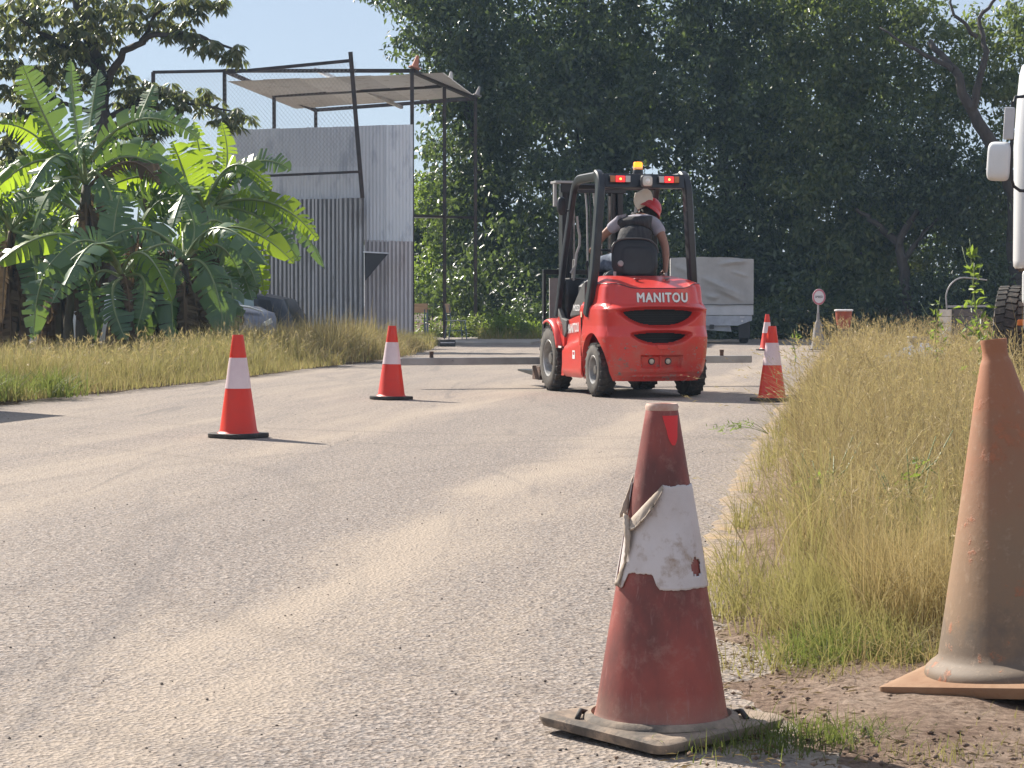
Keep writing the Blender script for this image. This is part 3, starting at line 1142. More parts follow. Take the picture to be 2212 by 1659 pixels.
# small parts on the rear
def lathe_y(prof, n=24):
    mb = MB()
    mb.lathe(prof, n, M=Matrix.Rotation(R(90), 3, 'X'))
    return mb
for x in (-0.092, 0.075):
    lr = lathe_y([(0.034, -0.02), (0.034, 0.004), (0.029, 0.010), (0.026, 0.004), (0.0, 0.004)])
    lo = lr.obj('rear_lamp', M_BLK, CW, sm=40, loc=(x, float(cw_y(x, 0.35)) + 0.042, 0.352))
    le = lathe_y([(0.026, 0.0), (0.021, 0.008), (0.0, 0.012)])
    le.obj('lens', mat('cream_lens', (0.62, 0.56, 0.46), 0.25), lo, sm=60, loc=(0, -0.002, 0))
rb = MB()
rb.box((-0.008, float(cw_y(0, 0.35)) + 0.030, 0.348), (0.012, 0.03, 0.12))
rb.obj('tow_pin', M_FRED, CW, bevel=0.003)
tl = MB()
tl.prism([(-0.062, 0.512), (0.062, 0.512), (0.052, 0.478), (0.030, 0.466), (-0.030, 0.466), (-0.052, 0.478)], float(cw_y(0, 0.49)) - 0.006, float(cw_y(0, 0.49)) + 0.02, 'y')
tl.obj('tow_pin_lip', M_FRED, CW, bevel=0.005)

def text_mesh(s, size, wscale=1.0, bold=0.0, space=1.0):
    cu = bpy.data.curves.new('txt', 'FONT')
    cu.body = s
    cu.size = size
    cu.align_x = 'CENTER'
    cu.align_y = 'CENTER'
    cu.offset = bold
    cu.space_character = space
    cu.resolution_u = 3
    o = bpy.data.objects.new('txt', cu)
    COL.objects.link(o)
    dg = bpy.context.evaluated_depsgraph_get()
    me = bpy.data.meshes.new_from_object(o.evaluated_get(dg))
    V = np.array([v.co[:] for v in me.vertices])
    F = [tuple(p.vertices) for p in me.polygons]
    bpy.data.objects.remove(o, do_unlink=True)
    bpy.data.meshes.remove(me)
    V[:, 0] *= wscale
    return V, F

def put_text(name, s, size, mapf, m, parent, bold=0.0, wscale=1.0, space=1.0):
    V, F = text_mesh(s, size, wscale, 0.0, space)
    mb = MB()
    for (ox, oz, oy) in ((0, 0, 0.0), (bold, 0, 0.0006), (-bold, 0, 0.0012), (0, bold, 0.0018), (0, -bold, 0.0024)) if bold else ((0, 0, 0),):
        P_ = [Vector(mapf(v[0] + ox, v[1] + oz)) for v in V]
        nv = Vector((-oy, 0, 0)) if abs(P_[0].x - P_[-1].x) < 1e-4 else Vector((0, -oy, 0))
        mb.add([p + nv * 0.4 for p in P_], F)
    return mb.obj(name, m, parent, fixn=False)

put_text('lettering', 'MANITOU', 0.128, lambda x, z: (x + 0.028, float(cw_y(x, 0.965 + z)) - 0.0065, 0.962 + z * 0.98), M_WHT, CW, bold=0.0045, wscale=0.80, space=1.16)
put_text('lettering_outline', 'MANITOU', 0.128, lambda x, z: (x + 0.028, float(cw_y(x, 0.965 + z)) - 0.0035, 0.962 + z * 0.98), M_BLK, CW, bold=0.0075, wscale=0.80, space=1.16)

# ---- chassis sides
for sgn in (-1, 1):
    X = sgn * 0.545
    # lower red side panel, flaring toward the front
    rows = []
    for (y, zt, zb) in ((0.345, 0.80, 0.30), (0.36, 0.805, 0.175), (0.45, 0.80, 0.165), (0.60, 0.785, 0.165), (0.80, 0.76, 0.165), (0.97, 0.735, 0.165), (1.02, 0.72, 0.175)):
        row = []
        for t in np.linspace(0, 1, 20):
            z = zb + (zt - zb) * t
            crease = 0.50 + 0.16 * (0.75 - y)          # the groove rising to the rear
            bulge = -0.055 * smooth(crease - 0.03, crease + 0.05, z) * smooth(1.05, 0.35, -(-y)) if False else -0.045 * float(smooth(crease - 0.03, crease + 0.04, z))
            edge = -0.03 * float(smooth(0.24, 0.165, -(-z))) if False else -0.03 * float(1 - smooth(0.165, 0.22, z))
            row.append((X + sgn * (bulge + edge + 0.012), y, z))
        rows.append(row)
    sp = MB()
    sp.grid(rows)
    sp.box((sgn * 0.43, 0.69, 0.46), (0.14, 0.64, 0.56))
    SP = sp.obj('side_panel', M_FRED, FK, sm=45)
    # front mudguard: arc behind and over the front wheel
    arc = []
    for a in np.linspace(R(18), R(196), 26):
        arc.append((1.5 - 0.415 * math.cos(a), 0.335 + 0.415 * math.sin(a)))
    rows = []
    for q, (xx, dr) in enumerate(((0.36, 0.0), (0.53, 0.0), (0.575, -0.012), (0.585, -0.035))):
        rows.append([(sgn * xx, 1.5 + (y - 1.5) * (1 + dr / 0.415), 0.335 + (z - 0.335) * (1 + dr / 0.415)) for (y, z) in arc if z > 0.16 and y < 1.66])
    fg = MB()
    fg.grid(rows)
    fgo = fg.obj('mudguard', M_FRED, FK, sm=60, solid=0.012)
    wb_ = MB()
    wb_.prism([(1.03, 0.17), (1.13, 0.17), (1.09, 0.30), (1.085, 0.45), (1.16, 0.60), (1.30, 0.73), (1.22, 0.78), (1.10, 0.70), (1.02, 0.60)], sgn * 0.50, sgn * 0.535, 'x')
    wb_.obj('mudguard_web', M_FRED, FK)
    st = MB()
    st.box((sgn * 0.525, 1.065, 0.462), (0.085, 0.11, 0.014))
    STP = st.obj('step', M_BLK, FK, bevel=0.003)
    se = MB()
    se.box((sgn * 0.569, 1.065, 0.464), (0.006, 0.115, 0.020))
    se.obj('step_edge', M_WHT, STP)
    # dark plastic cover beside the seat
    poly = [(0.36, 0.805), (0.36, 1.13)] + [(0.40 + 0.50 * (1 - math.cos(a)), 1.13 - 0.36 * math.sin(a) ** 1.0 * 0 - 0.34 * (1 - math.cos(a)) ** 1.15) for a in np.linspace(0, R(86), 14)] + [(0.90, 0.765)]
    cv = MB()
    cv.prism(poly, sgn * 0.44, sgn * 0.515, 'x')
    CVR = cv.obj('seat_side_cover', M_DGREY, FK, bevel=0.02, seg=3)
    if sgn < 0:
        put_text('lettering', 'MI25D', 0.088, lambda x, z: (-0.5172, 0.64 - x, 0.862 + z * 0.95), M_WHT, CVR, bold=0.003, wscale=0.95)
        put_text('lettering', 'MANITOU', 0.130, lambda x, z: (-0.5175 - 0.002, 0.755 - x * 0.95, 0.655 + z + 0.10 * x * 0.6), M_WHT, SP, bold=0.004, wscale=0.72, space=1.02)
        stk = MB()
        stk.box((-0.5595, 0.60, 0.395), (0.002, 0.085, 0.085))
        SK = stk.obj('sticker', M_WHT, SP)
        s2 = MB()
        s2.box((-0.561, 0.60, 0.408), (0.002, 0.05, 0.028))
        s2.obj('sticker_print', mat('sticker_red', (0.5, 0.06, 0.08), 0.5), SK)
        s3 = MB()
        s3.box((-0.562, 0.33, 0.80), (0.002, 0.04, 0.055))
        s3.obj('sticker', mat('cream_sticker', (0.75, 0.6, 0.42), 0.5), FK)
# floor, cowl
fl_ = MB()
fl_.prism([(0.90, 0.50), (1.22, 0.50), (1.22, 0.72), (1.14, 0.66), (0.90, 0.60)], -0.50, 0.50, 'x')
fl_.obj('floor_plate', M_BLK, FK, bevel=0.008)
tr_ = MB()
tr_.prism([(0.93, 0.74), (0.94, 0.62), (1.02, 0.56), (1.16, 0.60), (1.26, 0.78), (1.25, 0.86), (1.12, 0.76)], -0.535, -0.485, 'x')
tr_.obj('floor_trim', M_DGREY, FK, bevel=0.01)
cwl = MB()
cwl.prism([(1.20, 0.55), (1.42, 0.55), (1.46, 0.95), (1.40, 1.13), (1.18, 1.16), (1.16, 1.0)], -0.47, 0.47, 'x')
CWL = cwl.obj('dash_cowl', M_BLK, FK, bevel=0.025, seg=3)
lid = MB()
lid.box((0, 1.28, 1.163), (0.86, 0.2, 0.016))
lid.obj('dash_top', M_DGREY, CWL, bevel=0.005)
# steering
sc_ = MB()
sc_.tube([(-0.03, 1.30, 1.02), (-0.04, 1.12, 1.36)], 0.035, 12)
STC = sc_.obj('steering_column', M_BLK, FK, sm=50)
swr = MB()
cen, ax = Vector((-0.04, 1.10, 1.39)), Vector((0, -0.47, 0.88)).normalized()
e1 = Vector((1, 0, 0)); e2 = ax.cross(e1)
swr.tube([cen + (e1 * math.cos(a) + e2 * math.sin(a)) * 0.155 for a in np.linspace(0, 2 * math.pi, 29)], 0.014, 8, caps=False)
for a in (0.5, 2.6, 4.7):
    swr.bar(cen, cen + (e1 * math.cos(a) + e2 * math.sin(a)) * 0.15, 0.022, 0.012)
SWH = swr.obj('steering_wheel', M_BLK, STC, sm=50)
knb = MB()
kp = cen + e1 * -0.15 + ax * 0.02
knb.tube([kp, kp + ax * 0.02, kp + ax * 0.05, kp + ax * 0.06], [0.012, 0.014, 0.022, 0.008], 10)
knb.obj('spinner_knob', M_BLK, SWH, sm=60)
for (x, y, h, l) in ((-0.30, 0.98, 1.30, 0.06), (0.22, 1.15, 1.33, 0.03), (0.28, 1.15, 1.34, 0.03)):
    lv = MB()
    lv.tube([(x, y + l, 1.0), (x, y, 1.15), (x - 0.01, y - l * .5, h)], [0.008, 0.008, 0.006], 8)
    LV = lv.obj('lever', M_BLK, FK, sm=60)
    kb = MB()
    kb.tube([(x - 0.01, y - l * .5, h - 0.03), (x - 0.012, y - l * .55, h + 0.01), (x - 0.012, y - l * .6, h + 0.045)], [0.008, 0.020, 0.010], 10)
    kb.obj('lever_knob', M_BLK, LV, sm=60)
# seat
M_SEAT = mat('seat_vinyl', (0.018, 0.018, 0.021), 0.45, col2=(0.026, 0.026, 0.03), nscale=7, bump=(90, 0.12, 0.003))
def pillow(w, h, th, n=3.2, nu=44, nr=12, shape=None):
    """a padded slab in the x/z plane, thickness along y"""
    mb = MB()
    rows_f, rows_b = [], []
    for i in range(nr + 1):
        t = i / nr
        rf, rb_ = [], []
        for k in range(nu + 1):
            a = 2 * math.pi * k / nu
            cx = math.copysign(abs(math.cos(a)) ** (2 / n), math.cos(a)) * w / 2
            cz = math.copysign(abs(math.sin(a)) ** (2 / n), math.sin(a)) * h / 2
            if shape:
                cx, cz = shape(cx, cz)
            d = th / 2 * (1 - t ** 5) ** 0.5
            rf.append((cx * t, -d, cz * t))
            rb_.append((cx * t, d, cz * t))
        rows_f.append(rf)
        rows_b.append(rb_)
    mb.grid(rows_f)
    mb.grid(rows_b)
    return mb
ST = empty('seat')
ST.parent = FK
ST.location = (0.03, 0.42, 1.16)
sb = pillow(0.47, 0.41, 0.10, 4.0, shape=lambda x, z: (x * (1.04 - 0.30 * max(0, (z - 0.03) / 0.2) ** 2 * 0.55 - 0.22 * max(0, (-z - 0.08) / 0.15)), z))
SB = sb.obj('backrest', M_SEAT, ST, sm=60, loc=(0, 0.02, 0.195), rot=(R(-8), 0, 0))
shell = pillow(0.34, 0.30, 0.03, 4.5)
shell.obj('back_panel', M_SEAT, SB, sm=60, loc=(0.015, -0.048, -0.03))
pp = MB()
pp.tube([(0.235 * math.copysign(abs(math.cos(a)) ** 0.5, math.cos(a)) * (1.04 - 0.165 * max(0, (math.sin(a) ** 1 * 0.23 - 0.03) / 0.2) ** 2), -0.02, 0.205 * math.copysign(abs(math.sin(a)) ** 0.5, math.sin(a))) for a in np.linspace(R(5), R(175), 30)], 0.010, 8)
pp.obj('piping', M_DGREY, SB, sm=60)
ck = lathe_y([(0.0, 0.020), (0.026, 0.016), (0.032, 0.006), (0.030, 0.0), (0.0, 0.0)])
ck.obj('lumbar_knob', M_HOSE, SB, sm=50, loc=(-0.165, -0.045, -0.055))
cu_ = pillow(0.46, 0.48, 0.12, 4)
cu_.obj('cushion', M_SEAT, ST, sm=60, loc=(0, 0.26, 0.03), rot=(R(86), 0, 0))
fr = MB()
fr.box((0, 0.24, -0.025), (0.36, 0.40, 0.04))
fr.obj('seat_frame', M_BLK, ST, bevel=0.005)

# overhead guard
def rail(name, pts, w, d, m, parent, side=(1, 0, 0)):
    """rectangular section swept along a path, w across, d deep"""
    pts = [Vector(p) for p in pts]
    sd = Vector(side)
    rows = []
    for i, p in enumerate(pts):
        t = (pts[min(i + 1, len(pts) - 1)] - pts[max(i - 1, 0)]).normalized()
        a = (sd - t * sd.dot(t)).normalized()
        b = t.cross(a)
        cr = 0.28
        ring = []
        for (u, v_) in ((-1, -1 + cr), (-1 + cr, -1), (1 - cr, -1), (1, -1 + cr), (1, 1 - cr), (1 - cr, 1), (-1 + cr, 1), (-1, 1 - cr), (-1, -1 + cr)):
            ring.append(p + a * (u * w / 2) + b * (v_ * d / 2))
        rows.append([tuple(q) for q in ring])
    mb = MB()
    mb.grid(rows)
    mb.f.append(tuple(range(8))); mb.mi.append(0)
    k = (len(rows) - 1) * 9
    mb.f.append(tuple(k + i for i in range(8))); mb.mi.append(0)
    return mb.obj(name, m, parent, sm=40)
def bez(p0, p1, p2, n=8):
    p0, p1, p2 = Vector(p0), Vector(p1), Vector(p2)
    return [(p0 * (1 - t) ** 2 + p1 * 2 * t * (1 - t) + p2 * t * t) for t in np.linspace(0, 1, n)]
GD = empty('overhead_guard')
GD.parent = FK
for sgn in (-1, 1):
    s_ = sgn
    rail('rear_pillar', [(s_ * 0.535, 0.20, 0.80), (s_ * 0.53, 0.10, 1.02), (s_ * 0.505, 0.07, 1.25)] + bez((s_ * 0.455, 0.06, 1.98), (s_ * 0.44, 0.06, 2.15), (s_ * 0.44, 0.20, 2.165)), 0.076, 0.125, M_CHAR, GD)
    rail('roof_rail', [(s_ * 0.44, 0.16, 2.163), (s_ * 0.44, 0.70, 2.165)] + bez((s_ * 0.44, 0.78, 2.163), (s_ * 0.44, 0.98, 2.15), (s_ * 0.445, 1.02, 1.98)) + [(s_ * 0.485, 1.18, 1.40), (s_ * 0.515, 1.34, 0.78)], 0.055, 0.085, M_CHAR, GD)
hdr = MB()
hdr.prism([(0.02, 2.045), (0.10, 2.04), (0.14, 2.17), (0.06, 2.185)], -0.425, 0.425, 'x')
HDR = hdr.obj('rear_header', M_CHAR, GD, bevel=0.008)
for k, y in enumerate(np.linspace(0.22, 0.86, 6)):
    cb = MB()
    cb.bar((-0.42, y, 2.172), (0.42, y, 2.172), 0.045, 0.03)
    cb.obj('roof_bar', M_CHAR, GD, bevel=0.004)
ttp = MB()
ttp.box((0, 0.97, 2.10), (0.86, 0.05, 0.05))
ttp.obj('front_header', M_CHAR, GD, bevel=0.008)
vs = MB()
for k in range(6):
    v1 = MB()
    v1.box((0.452 - 0.0004 * k, -0.0005, 1.985 - 0.032 * k), (0.055, 0.006, 0.011))
    v1.obj('vent_slot', M_BLK, GD)
# lamps in the header
for cx in (-0.262, 0.242):
    hs = MB()
    hs.box((cx, 0.022, 2.128), (0.215, 0.03, 0.075))
    TLh = hs.obj('tail_lamp', M_BLK, GD, bevel=0.006)
    s_ = 1 if cx < 0 else -1
    for (dx, w, m, nm) in ((-0.078 * s_, 0.05, M_LENSA, 'indicator_lens'), (0.0, 0.095, M_TAIL, 'red_lens'), (0.078 * s_, 0.05, M_LENSW, 'reversing_lens')):
        l = MB()
        l.box((cx + dx, 0.004, 2.128), (w, 0.014, 0.062))
        l.obj(nm, m, TLh, bevel=0.004)
    l = MB()
    l.lathe([(0.0, 0.006), (0.010, 0.004), (0.012, 0.0)], 12, M=Matrix.Rotation(R(90), 3, 'X'))
    l.obj('bulb', M_TAILHOT, TLh, loc=(cx, -0.004, 2.128), sm=60)
wl = pillow(0.125, 0.125, 0.07, 4)
WL = wl.obj('work_lamp', M_DGREY, GD, sm=60, loc=(0.0, -0.02, 2.108))
lw = pillow(0.10, 0.10, 0.02, 4)
lw.obj('lamp_glass', mat('lamp_glass', (0.62, 0.58, 0.52), 0.12), WL, sm=60, loc=(0, -0.03, 0))
lb = lathe_y([(0.0, 0.012), (0.022, 0.008), (0.028, 0.0)])
lb.obj('reflector', mat('bright_reflector', (0.85, 0.82, 0.78), 0.1), WL, sm=60, loc=(0, -0.036, 0))
bcb = MB()
bcb.lathe([(0.0, 2.185), (0.052, 2.185), (0.052, 2.225), (0.044, 2.24), (0.0, 2.24)], 24)
BCB = bcb.obj('beacon_base', M_BLK, GD, sm=40, loc=(0.0, 0.25, 0))
bcl = MB()
bcl.lathe([(0.046, 2.24), (0.047, 2.245), (0.045, 2.30), (0.038, 2.312), (0.0, 2.316)], 24)
bcl.obj('amber_dome', M_AMBER, BCB, sm=50)
bwr = MB()
bwr.lathe([(0.0475, 2.243), (0.0485, 2.246), (0.0485, 2.253), (0.0475, 2.256)], 24, closed=True)
bwr.obj('pale_ring', mat('beacon_ring', (0.75, 0.6, 0.45), 0.3), BCB, sm=50)
# mirror and grab tube
mr_ = pillow(0.10, 0.19, 0.07, 2.6)
MIR = mr_.obj('rear_view_mirror', M_BLK, GD, sm=60, loc=(-0.565, 1.02, 1.905), rot=(0, 0, R(35)))
ma = MB()
ma.tube([(-0.545, 1.03, 1.88), (-0.50, 1.06, 1.86), (-0.455, 1.06, 1.86)], 0.010, 8)
ma.obj('mirror_arm', M_BLK, GD, sm=60)
gt = MB()
gt.tube([(-0.40, 1.02, 1.80), (-0.385, 1.03, 1.68), (-0.36, 1.05, 1.60), (-0.36, 1.06, 1.50), (-0.385, 1.08, 1.42), (-0.385, 1.12, 1.30), (-0.43, 1.14, 1.22)], 0.013, 10)
gt.tube([(-0.385, 1.16, 1.36), (-0.385, 1.20, 1.14)], 0.019, 10)
gt.obj('grab_handle', M_HOSE, GD, sm=60)

# mast, carriage and forks
MS = empty('mast')
MS.parent = FK
for sgn in (-1, 1):
    for (x, y, w, z0, z1, nm) in ((0.33, 1.83, 0.07, 0.10, 2.16, 'outer_channel'), (0.255, 1.86, 0.055, 0.14, 2.10, 'inner_channel')):
        ch = MB()
        ch.box((sgn * x, y, (z0 + z1) / 2), (0.016, 0.14, z1 - z0))
        ch.box((sgn * (x - w / 2 + 0.009), y - 0.062, (z0 + z1) / 2), (w - .018, 0.016, z1 - z0))
        ch.box((sgn * (x - w / 2 + 0.009), y + 0.062, (z0 + z1) / 2), (w - .018, 0.016, z1 - z0))
        ch.obj(nm, M_BLK, MS, bevel=0.003)
    cy = MB()
    cy.tube([(sgn * 0.20, 1.80, 0.2), (sgn * 0.20, 1.80, 1.1)], 0.032, 14)
    CY = cy.obj('lift_cylinder', M_BLK, MS, sm=50)
    rd = MB()
    rd.tube([(sgn * 0.20, 1.80, 1.1), (sgn * 0.20, 1.80, 2.05)], 0.012, 12)
    rd.obj('cylinder_rod', M_STEEL, CY, sm=50)
    chn = MB()
    for k in range(34):
        chn.box((sgn * 0.155 - 0.03, 1.84, 1.2 + k * 0.026), (0.014 if k % 2 else 0.009, 0.010, 0.022))
    chn.obj('lift_chain', M_STEEL, MS)
for z in (2.13, 1.05, 0.25):
    cx_ = MB()
    cx_.box((0, 1.745, z), (0.72, 0.02, 0.10))
    cx_.obj('cross_member', M_BLK, MS, bevel=0.005)
tcp = MB()
tcp.box((-0.30, 1.80, 2.19), (0.26, 0.20, 0.025))
tcp.box((-0.41, 1.80, 2.06), (0.03, 0.05, 0.25))
tcp.obj('mast_head_plate', M_HOSE, MS, bevel=0.004)
CR = empty('carriage')
CR.parent = FK
for z in (0.30, 0.62):
    c_ = MB()
    c_.box((0, 2.0, z), (0.94, 0.05, 0.11))
    c_.obj('fork_bar', M_BLK, CR, bevel=0.006)
bk = MB()
for x in (-0.47, 0.47):
    bk.box((x, 2.0, 0.72), (0.03, 0.07, 1.02))
bk.box((0, 2.0, 1.245), (0.97, 0.05, 0.05))
for x in (-0.16, 0.16):
    bk.box((x, 2.0, 0.95), (0.025, 0.03, 0.56))
bk.obj('load_backrest', M_BLK, CR, bevel=0.004)
for z in (0.86, 0.80, 0.36, 0.31):
    bt = MB()
    bt.lathe([(0.0, 0.01), (0.014, 0.008), (0.014, 0.0)], 8, M=Matrix.Rotation(R(90), 3, 'Y'))
    bt.obj('bolt', M_HOSE, CR, loc=(-0.482, 1.985, z - 0.1), rot=(0, math.pi, 0))
gp = MB()
gp.prism([(-0.42, 0.46), (-0.30, 0.46), (-0.30, 1.18), (-0.40, 1.18), (-0.40, 0.62)], 2.03, 2.05, 'y')
gp.obj('guard_plate', mat('pale_grey_plate', (0.42, 0.40, 0.38), 0.7, col2=(0.5, 0.48, 0.46), nscale=8), CR)
for x in (-0.40, 0.40):
    fk = MB()
    fk.prism([(2.03, 0.66), (2.03, 0.13), (2.07, 0.10), (3.12, 0.155), (3.12, 0.175), (2.09, 0.185), (2.075, 0.20), (2.075, 0.66)], x - 0.06, x + 0.06, 'x')
    FKO = fk.obj('fork', M_BLK, CR, bevel=0.005)
    sl2 = MB()
    sl2.prism([(2.12, 0.085), (2.12, 0.235), (2.42, 0.235), (2.42, 0.085)], x - 0.085, x + 0.085, 'x')
    sl2.obj('fork_sleeve', M_RUSTB, CR, bevel=0.006)

# wheels
def build_wheel(name, r, w, rimr, nlug, bolts):
    root = empty(name)
    t = MB()
    # tyre lathe about the x axis
    Mx = Matrix.Rotation(R(90), 3, 'Y')
    t.lathe([(rimr, -w * .46), (rimr + 0.02, -w * .5), (r * 0.90, -w * .5), (r * 0.965, -w * .44), (r * 0.972, -w * .2), (r * 0.972, w * .2), (r * 0.965, w * .44), (r * .90, w * .5), (rimr + .02, w * .5), (rimr, w * .46)], 56, M=Mx, closed=True)
    TY = t.obj('tyre', M_TYRE, root, sm=40)
    for s_ in (-1, 1):
        sw = MB()
        sw.lathe([(rimr + .012, s_ * (w * .5 + .0)), (rimr + 0.03, s_ * (w * .5 + .004)), (r * 0.89, s_ * (w * .5 + .003)), (r * .90, s_ * (w * .5 - .001))], 56, M=Mx)
        sw.f = [f for f in sw.f if len(f) == 4]
        sw.mi = [0] * len(sw.f)
        sw.obj('sidewall', M_TYREW, TY, sm=60)
    lg = MB()
    for k in range(nlug):
        for s_ in (-1, 1):
            a = 2 * math.pi * (k + (0.5 if s_ > 0 else 0)) / nlug
            M3 = Matrix.Rotation(a, 3, 'X')
            c = M3 @ Vector((s_ * w * 0.26, 0, r * 0.966))
            lg.box(c, (w * 0.46, 2 * math.pi * r / nlug * 0.60, r * 0.065), M3 @ Matrix.Rotation(R(18 * s_), 3, 'Z'))
    lg.obj('tread', M_TYRE, TY)
    rm = MB()
    rm.lathe([(rimr + .012, w * .47), (rimr + .004, w * .50), (rimr - .012, w * .46), (rimr - .026, w * .10), (rimr * .66, w * .0), (rimr * .60, w * .08), (rimr * .34, w * .10), (rimr * .30, w * .34), (0, w * .36),
              ], 40, M=Mx, caps=False)
    rm.f = [f for f in rm.f]
    RM = rm.obj('rim', M_RIM, root, sm=35)
    dsk = MB()
    dsk.lathe([(rimr * .80, w * .075), (rimr * .64, w * .03), (rimr * .60, w * .11), (rimr * .34, w * .13), (rimr * .31, w * .37), (0, w * .39)], 40, M=Mx, caps=False)
    dsk.obj('wheel_disc', M_HUB, root, sm=35)
    rm2 = MB()
    rm2.lathe([(rimr + .01, -w * .47), (rimr - .02, -w * .3), (0, -w * .28)], 32, M=Mx, caps=False)
    rm2.obj('rim_back', M_RIM, root, sm=35)
    for k in range(bolts):
        a = 2 * math.pi * k / bolts
        bt = MB()
        bt.lathe([(0.011, 0.0), (0.011, 0.022), (0.0, 0.024)], 6, M=Mx)
        bt.obj('wheel_nut', M_STEEL, RM, loc=(w * .12, rimr * .46 * math.cos(a), rimr * .46 * math.sin(a)))
    return root
FWH = build_wheel('front_wheel', 0.338, 0.185, 0.185, 22, 8)
RWH = build_wheel('rear_wheel', 0.262, 0.165, 0.135, 20, 6)
for i, (proto, x, y, z) in enumerate(((FWH, -0.478, 1.5, 0.338), (FWH, 0.478, 1.5, 0.338), (RWH, -0.462, 0.0, 0.262), (RWH, 0.462, 0.0, 0.262))):
    w_ = proto if i in (0, 2) else copy_tree(proto)
    w_.parent = FK
    w_.location = (x, y, z)
    w_.rotation_euler = (R(20 * i), 0, math.pi if x < 0 else 0.0)
ax_ = MB()
ax_.tube([(-0.42, 0, 0.262), (0.42, 0, 0.262)], 0.045, 10)
ax_.tube([(-0.42, 1.5, 0.338), (0.42, 1.5, 0.338)], 0.08, 10)
ax_.box((0, 1.1, 0.36), (0.62, 1.3, 0.26))
ax_.obj('axle', M_BLK, FK)

# ---- the beam lying across the forks
BM = empty('steel_beam', FK.matrix_basis @ Vector((0.05, 2.42, 0.243)), R(15))
tag(BM, 'long grey steel beam carried crosswise on the forks of the forklift', 'beam')
M_BEAM = mat('galvanised_beam', (0.40, 0.39, 0.38), 0.5, 0.3, col2=(0.28, 0.27, 0.26), nscale=3, dust=((0.10, 0.08, 0.07), 0.62, 0.72))
bm_ = MB()
bm_.box((0, 0, 0.042), (4.0, 0.09, 0.080))
bm_.obj('web', M_BEAM, BM, bevel=0.004)
for x in (-2.002, 2.002):
    e = MB()
    e.box((x, 0, 0.042), (0.006, 0.075, 0.068))
    e.obj('end_plate', M_RUSTB, BM)
for x in (-1.66, 1.66):
    e = MB()
    e.tube([(x, 0, 0.080), (x, 0, 0.115), (x, 0, 0.15)], [0.022, 0.022, 0.026], 10)
    e.obj('peg', M_RUSTB, BM, sm=50)
# ================================================================== the driver
def skin(name, verts, edges, root, m, parent, sub=2, flat=None, extra=None):
    keys = list(verts)
    idx = {k: i for i, k in enumerate(keys)}
    me = bpy.data.meshes.new(name)
    me.from_pydata([verts[k][0] for k in keys], [(idx[a], idx[b]) for a, b in edges], [])
    o = bpy.data.objects.new(name, me)
    COL.objects.link(o)
    o.modifiers.new('skin', 'SKIN')
    sv = me.skin_vertices[0].data
    for i, k in enumerate(keys):
        r = verts[k][1]
        sv[i].radius = r if hasattr(r, '__len__') else (r, r)
        sv[i].use_root = (k == root)
    s = o.modifiers.new('sub', 'SUBSURF')
    s.levels = sub
    s.render_levels = sub
    dg = bpy.context.evaluated_depsgraph_get()
    dg.update()
    nm = bpy.data.meshes.new_from_object(o.evaluated_get(dg))
    bpy.data.objects.remove(o, do_unlink=True)
    if extra is not None:
        mb = MB()
        mb.v = [tuple(v.co) for v in nm.vertices]
        mb.f = [tuple(p.vertices) for p in nm.polygons]
        mb.mi = [0] * len(mb.f)
        extra(mb)
        nm2 = bpy.data.meshes.new(name)
        nm2.from_pydata(mb.v, [], mb.f)
        nm = nm2
    nm.name = name
    nm.materials.clear()
    nm.materials.append(m)
    nm.shade_smooth()
    ob = bpy.data.objects.new(name, nm)
    COL.objects.link(ob)
    ob.parent = parent
    return ob

M_SKIN = mat('skin', (0.36, 0.185, 0.125), 0.5, col2=(0.30, 0.15, 0.10), nscale=8)
M_VEST = mat('dark_grey_vest', (0.042, 0.040, 0.046), 0.85, col2=(0.075, 0.072, 0.075), nscale=6, sc3=(6, 1, 1), bump=(25, 0.5, 0.02))
M_SHIRT = mat('pale_grey_shirt', (0.42, 0.40, 0.46), 0.9, col2=(0.35, 0.34, 0.39), nscale=9, bump=(22, 0.5, 0.015))
M_JEAN = mat('blue_denim', (0.055, 0.075, 0.12), 0.9, col2=(0.20, 0.24, 0.30), nscale=7, bump=(40, 0.4))
M_HELM = mat('red_helmet', (0.60, 0.025, 0.03), 0.28, col2=(0.50, 0.03, 0.03), nscale=6)
M_HAIR = mat('dark_hair', (0.018, 0.014, 0.012), 0.7, bump=(90, 0.6))

